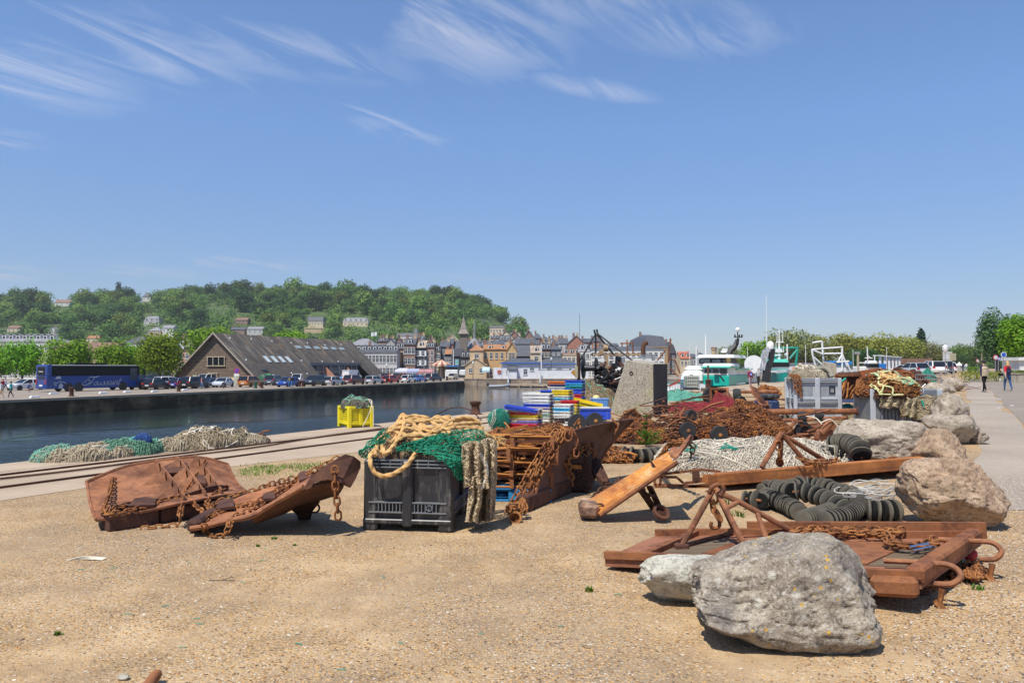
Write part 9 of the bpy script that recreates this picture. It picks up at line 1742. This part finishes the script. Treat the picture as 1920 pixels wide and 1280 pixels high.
o=mb.build('gravel',[plain((.50,.27,.09),.9,.3,30,name='ochre_pebble'),plain((.50,.33,.16),.9,.3,30,name='tan_pebble'),plain((.22,.13,.07),.9,.3,30,name='brown_pebble'),plain((.60,.54,.44),.9,.2,30,name='pale_pebble'),plain((.13,.10,.085),.9,.2,30,name='dark_pebble')],edge=False);tag(o,'loose pebbles scattered over the sandy yard','gravel',kind='stuff')
TW=[(210,1067),(355,1056),(490,1052),(498,1028),(280,1165),(343,1214),(240,1152),(125,1134),(560,1208),(588,1034),(8,1054),(215,1063),(370,1160),(718,1082),(752,1206),(860,1112),(902,1188),(640,1256),(455,1092),(375,1170),(1052,1175),(396,1013),(672,1108),(310,1137),(152,1068),(1160,1115)]
base=None
for i,(px,py)in enumerate(TW):
 c=G(px,py)
 if base is None:mb=MB();mb.tube(spline([(-.03,0,.006),(0,.006,.008),(.03,-.004,.006)],4),.003,5);base=mb.build('twine_scrap',NET_TEAL);q=base
 else:q=base.copy();COL.objects.link(q)
 q.location=c;r_=random.Random(i);q.rotation_euler=(0,0,r_.uniform(-.8,.8));q.scale=(r_.uniform(.3,1.0),)*3;tag(q,'short scrap of turquoise twine lying on the sandy ground','twine','turquoise twine scraps on the ground')
c=G(163,1050);mb=MB();[mb.tube(spline([c+V((-.16+random.Random(k).uniform(-.01,.01),-.03,.01)),c+V((-.02,0,.012+.004*k)),c+V((.15,.02+.012*(k-3),.008))],5),.004,4)for k in range(7)];tag(mb.build('frayed_rope',ROPE_W),'short frayed piece of pale rope on the left foreground gravel','rope')
c=G(415,1089);mb=MB();mb.tube([c+V((-.1,0,.008)),c+V((.02,0,.01)),c+V((.12,-.01,.008))],.003,4);mb.tube([c+V((0,0,.01)),c+V((.08,.06,.02))],.003,4);tag(mb.build('twig',BARK),'thin dark twig lying on the ground below the trawl doors','twig')
c=G(292,1300);mb=MB();mb.tube([c+V((-.05,-.05,.02)),G(292,1282)+V((0,0,.05))],.03,12);mb.lathe([(.03,0),(.025,.02),(.01,.03)],G(292,1282)+V((0,0,.05)),(.3,.5,.3),12);tag(mb.build('pipe_stub',RUST),'rusty pipe stub at the bottom edge of the photo','pipe')
c=G(233,1273);tag(rock('pale_scrap','x',c,(.07,.05,.03),ROCK_C,66,0,sub=2),'small pale crumpled scrap beside the pipe stub','scrap')
#  nets along the quay edge, thin cables
def nets(px,py,rx,ry,H,um,nm,label,seed,**k):b=G(px,py);net_pile('net_heap',label,'netting',(b.x,b.y,0),rx,ry,H,um,nm,.007,46,rz=math.radians(52),seed=seed,layers=2,p=.5,fold=.1,**k)
nets(118,862,.55,.42,.20,UN_TAN,NET_TAN,'low tan net heap at the left end of the quayside nets',101,second=NET_MINT,ropes=4,rope_m=ROPE_G);nets(172,860,.8,.45,.20,UN_TAN,NET_TAN,'rumpled tan net heap, second along the quay edge',102,ropes=3,rope_m=ROPE_W);nets(232,853,.8,.45,.24,UN_OLV,NET_OLV,'sea green net heap beside the blue rolled net',103,ropes=5,rope_m=ROPE_G);nets(290,846,.6,.35,.18,UN_MINT,NET_MINT,'mint coloured net right of the blue rolled net',104,ropes=3,rope_m=ROPE_G)
nets(390,838,.95,.55,.36,UN_TAN,NET_BRN,'highest olive brown net heap on the quay edge',105,ropes=8,rope_m=ROPE_W,second=NET_TAN);nets(345,842,.7,.4,.22,UN_TAN,NET_TAN,'pale tan net heap left of the highest one',106,ropes=3,rope_m=ROPE_W);nets(455,833,.7,.35,.16,UN_TAN,NET_TAN,'low tan net tail at the right end of the quayside nets',107,ropes=5,rope_m=ROPE_W)
b=G(265,850);o=thing('rolled_net','tight roll of dark blue net on the quayside heap','netting',tuple(b));mb=MB();mb.tube(spline([b+V((-.25,.1,.16)),b+V((-.05,.05,.30)),b+V((.1,.0,.28)),b+V((.12,-.05,.1))],6),[.06+.05*math.sin(i/18*PI)for i in range(19)],10);mb.build('roll',UN_BLUE,o);mb=MB();mb.tube(spline([b+V((-.5,.1,.14)),b+V((-.3,.1,.24)),b+V((-.1,.1,.3))],6),.07,9);mb.build('mint_roll',UN_MINT,o)
b=G(482,830);chain_pile('chain_heap','small rusty chain end lying past the quayside nets','chain heap',tuple(b),.28,.18,.14,200,.09,RUST_DK,seed=110)
for i,pl in enumerate(([(0,897),(150,880),(330,856),(480,838),(610,817),(720,803)],[(820,776),(850,764),(880,768),(905,790),(915,800)])):
 mb=MB();mb.tube(spline([G(x,y,.03)if i==0 else P(x,y,27-(x-820)*.03)for x,y in pl],8),.018 if i==0 else.02,6);tag(mb.build('cable',RUST_DK),['long dark cable lying along the crane rails','bent rusty rod arching by the big bollard'][i],'cable' if i==0 else 'rod')
mb=MB();r=random.Random(52)
for i in range(9000):
 Y=3.4+8.5*r.random()**1.4;x=.6*Y+r.gauss(.35,.55)
 if x>.72*Y:continue
 s=r.uniform(.004,.009);a=r.random()*6;ca,sa=math.cos(a),math.sin(a);z=.006
 mb.add([(x+ca*s,Y+sa*s,z),(x-sa*s,Y+ca*s,z),(x-ca*s,Y-sa*s,z),(x+sa*s,Y-ca*s,z),(x+ca*s*.4,Y+sa*s*.4,z+s*.8),(x-ca*s*.4,Y-sa*s*.4,z+s*.7)],[(0,1,4),(1,2,5,4),(2,3,5),(3,0,4,5)],r.choice((0,1,2,3,3,4)))
o=mb.build('verge_gravel',[plain((.50,.27,.09),.9,.3,30,name='ochre_pebble'),plain((.46,.38,.29),.9,.3,30,name='grey_pebble'),plain((.15,.13,.12),.9,.3,30,name='dark_grey_pebble'),plain((.62,.56,.48),.9,.2,30,name='white_pebble'),plain((.28,.16,.09),.9,.2,30,name='brown_pebble')],edge=False);tag(o,'coarser mixed grey and ochre gravel along the edge of the pavement','gravel',kind='stuff')
mb=MB();mb.box((0,750,60),(3600,2000,260));hzo=mb.build('haze',plain((1,1,1),1,0,name='haze_air'));hzo['kind']='stuff';hm_=bpy.data.materials.new('thin_haze');hm_.use_nodes=True;t_=hm_.node_tree;t_.nodes.clear();a_=t_.nodes.new('ShaderNodeOutputMaterial');v_=t_.nodes.new('ShaderNodeVolumePrincipled');v_.inputs['Color'].default_value=(.90,.95,1,1);v_.inputs['Density'].default_value=.00014;v_.inputs['Anisotropy'].default_value=.2;t_.links.new(v_.outputs[0],a_.inputs['Volume']);hzo.data.materials[0]=hm_;tag(hzo,'thin summer haze hanging over the basin, the town and the hill','haze',kind='stuff')
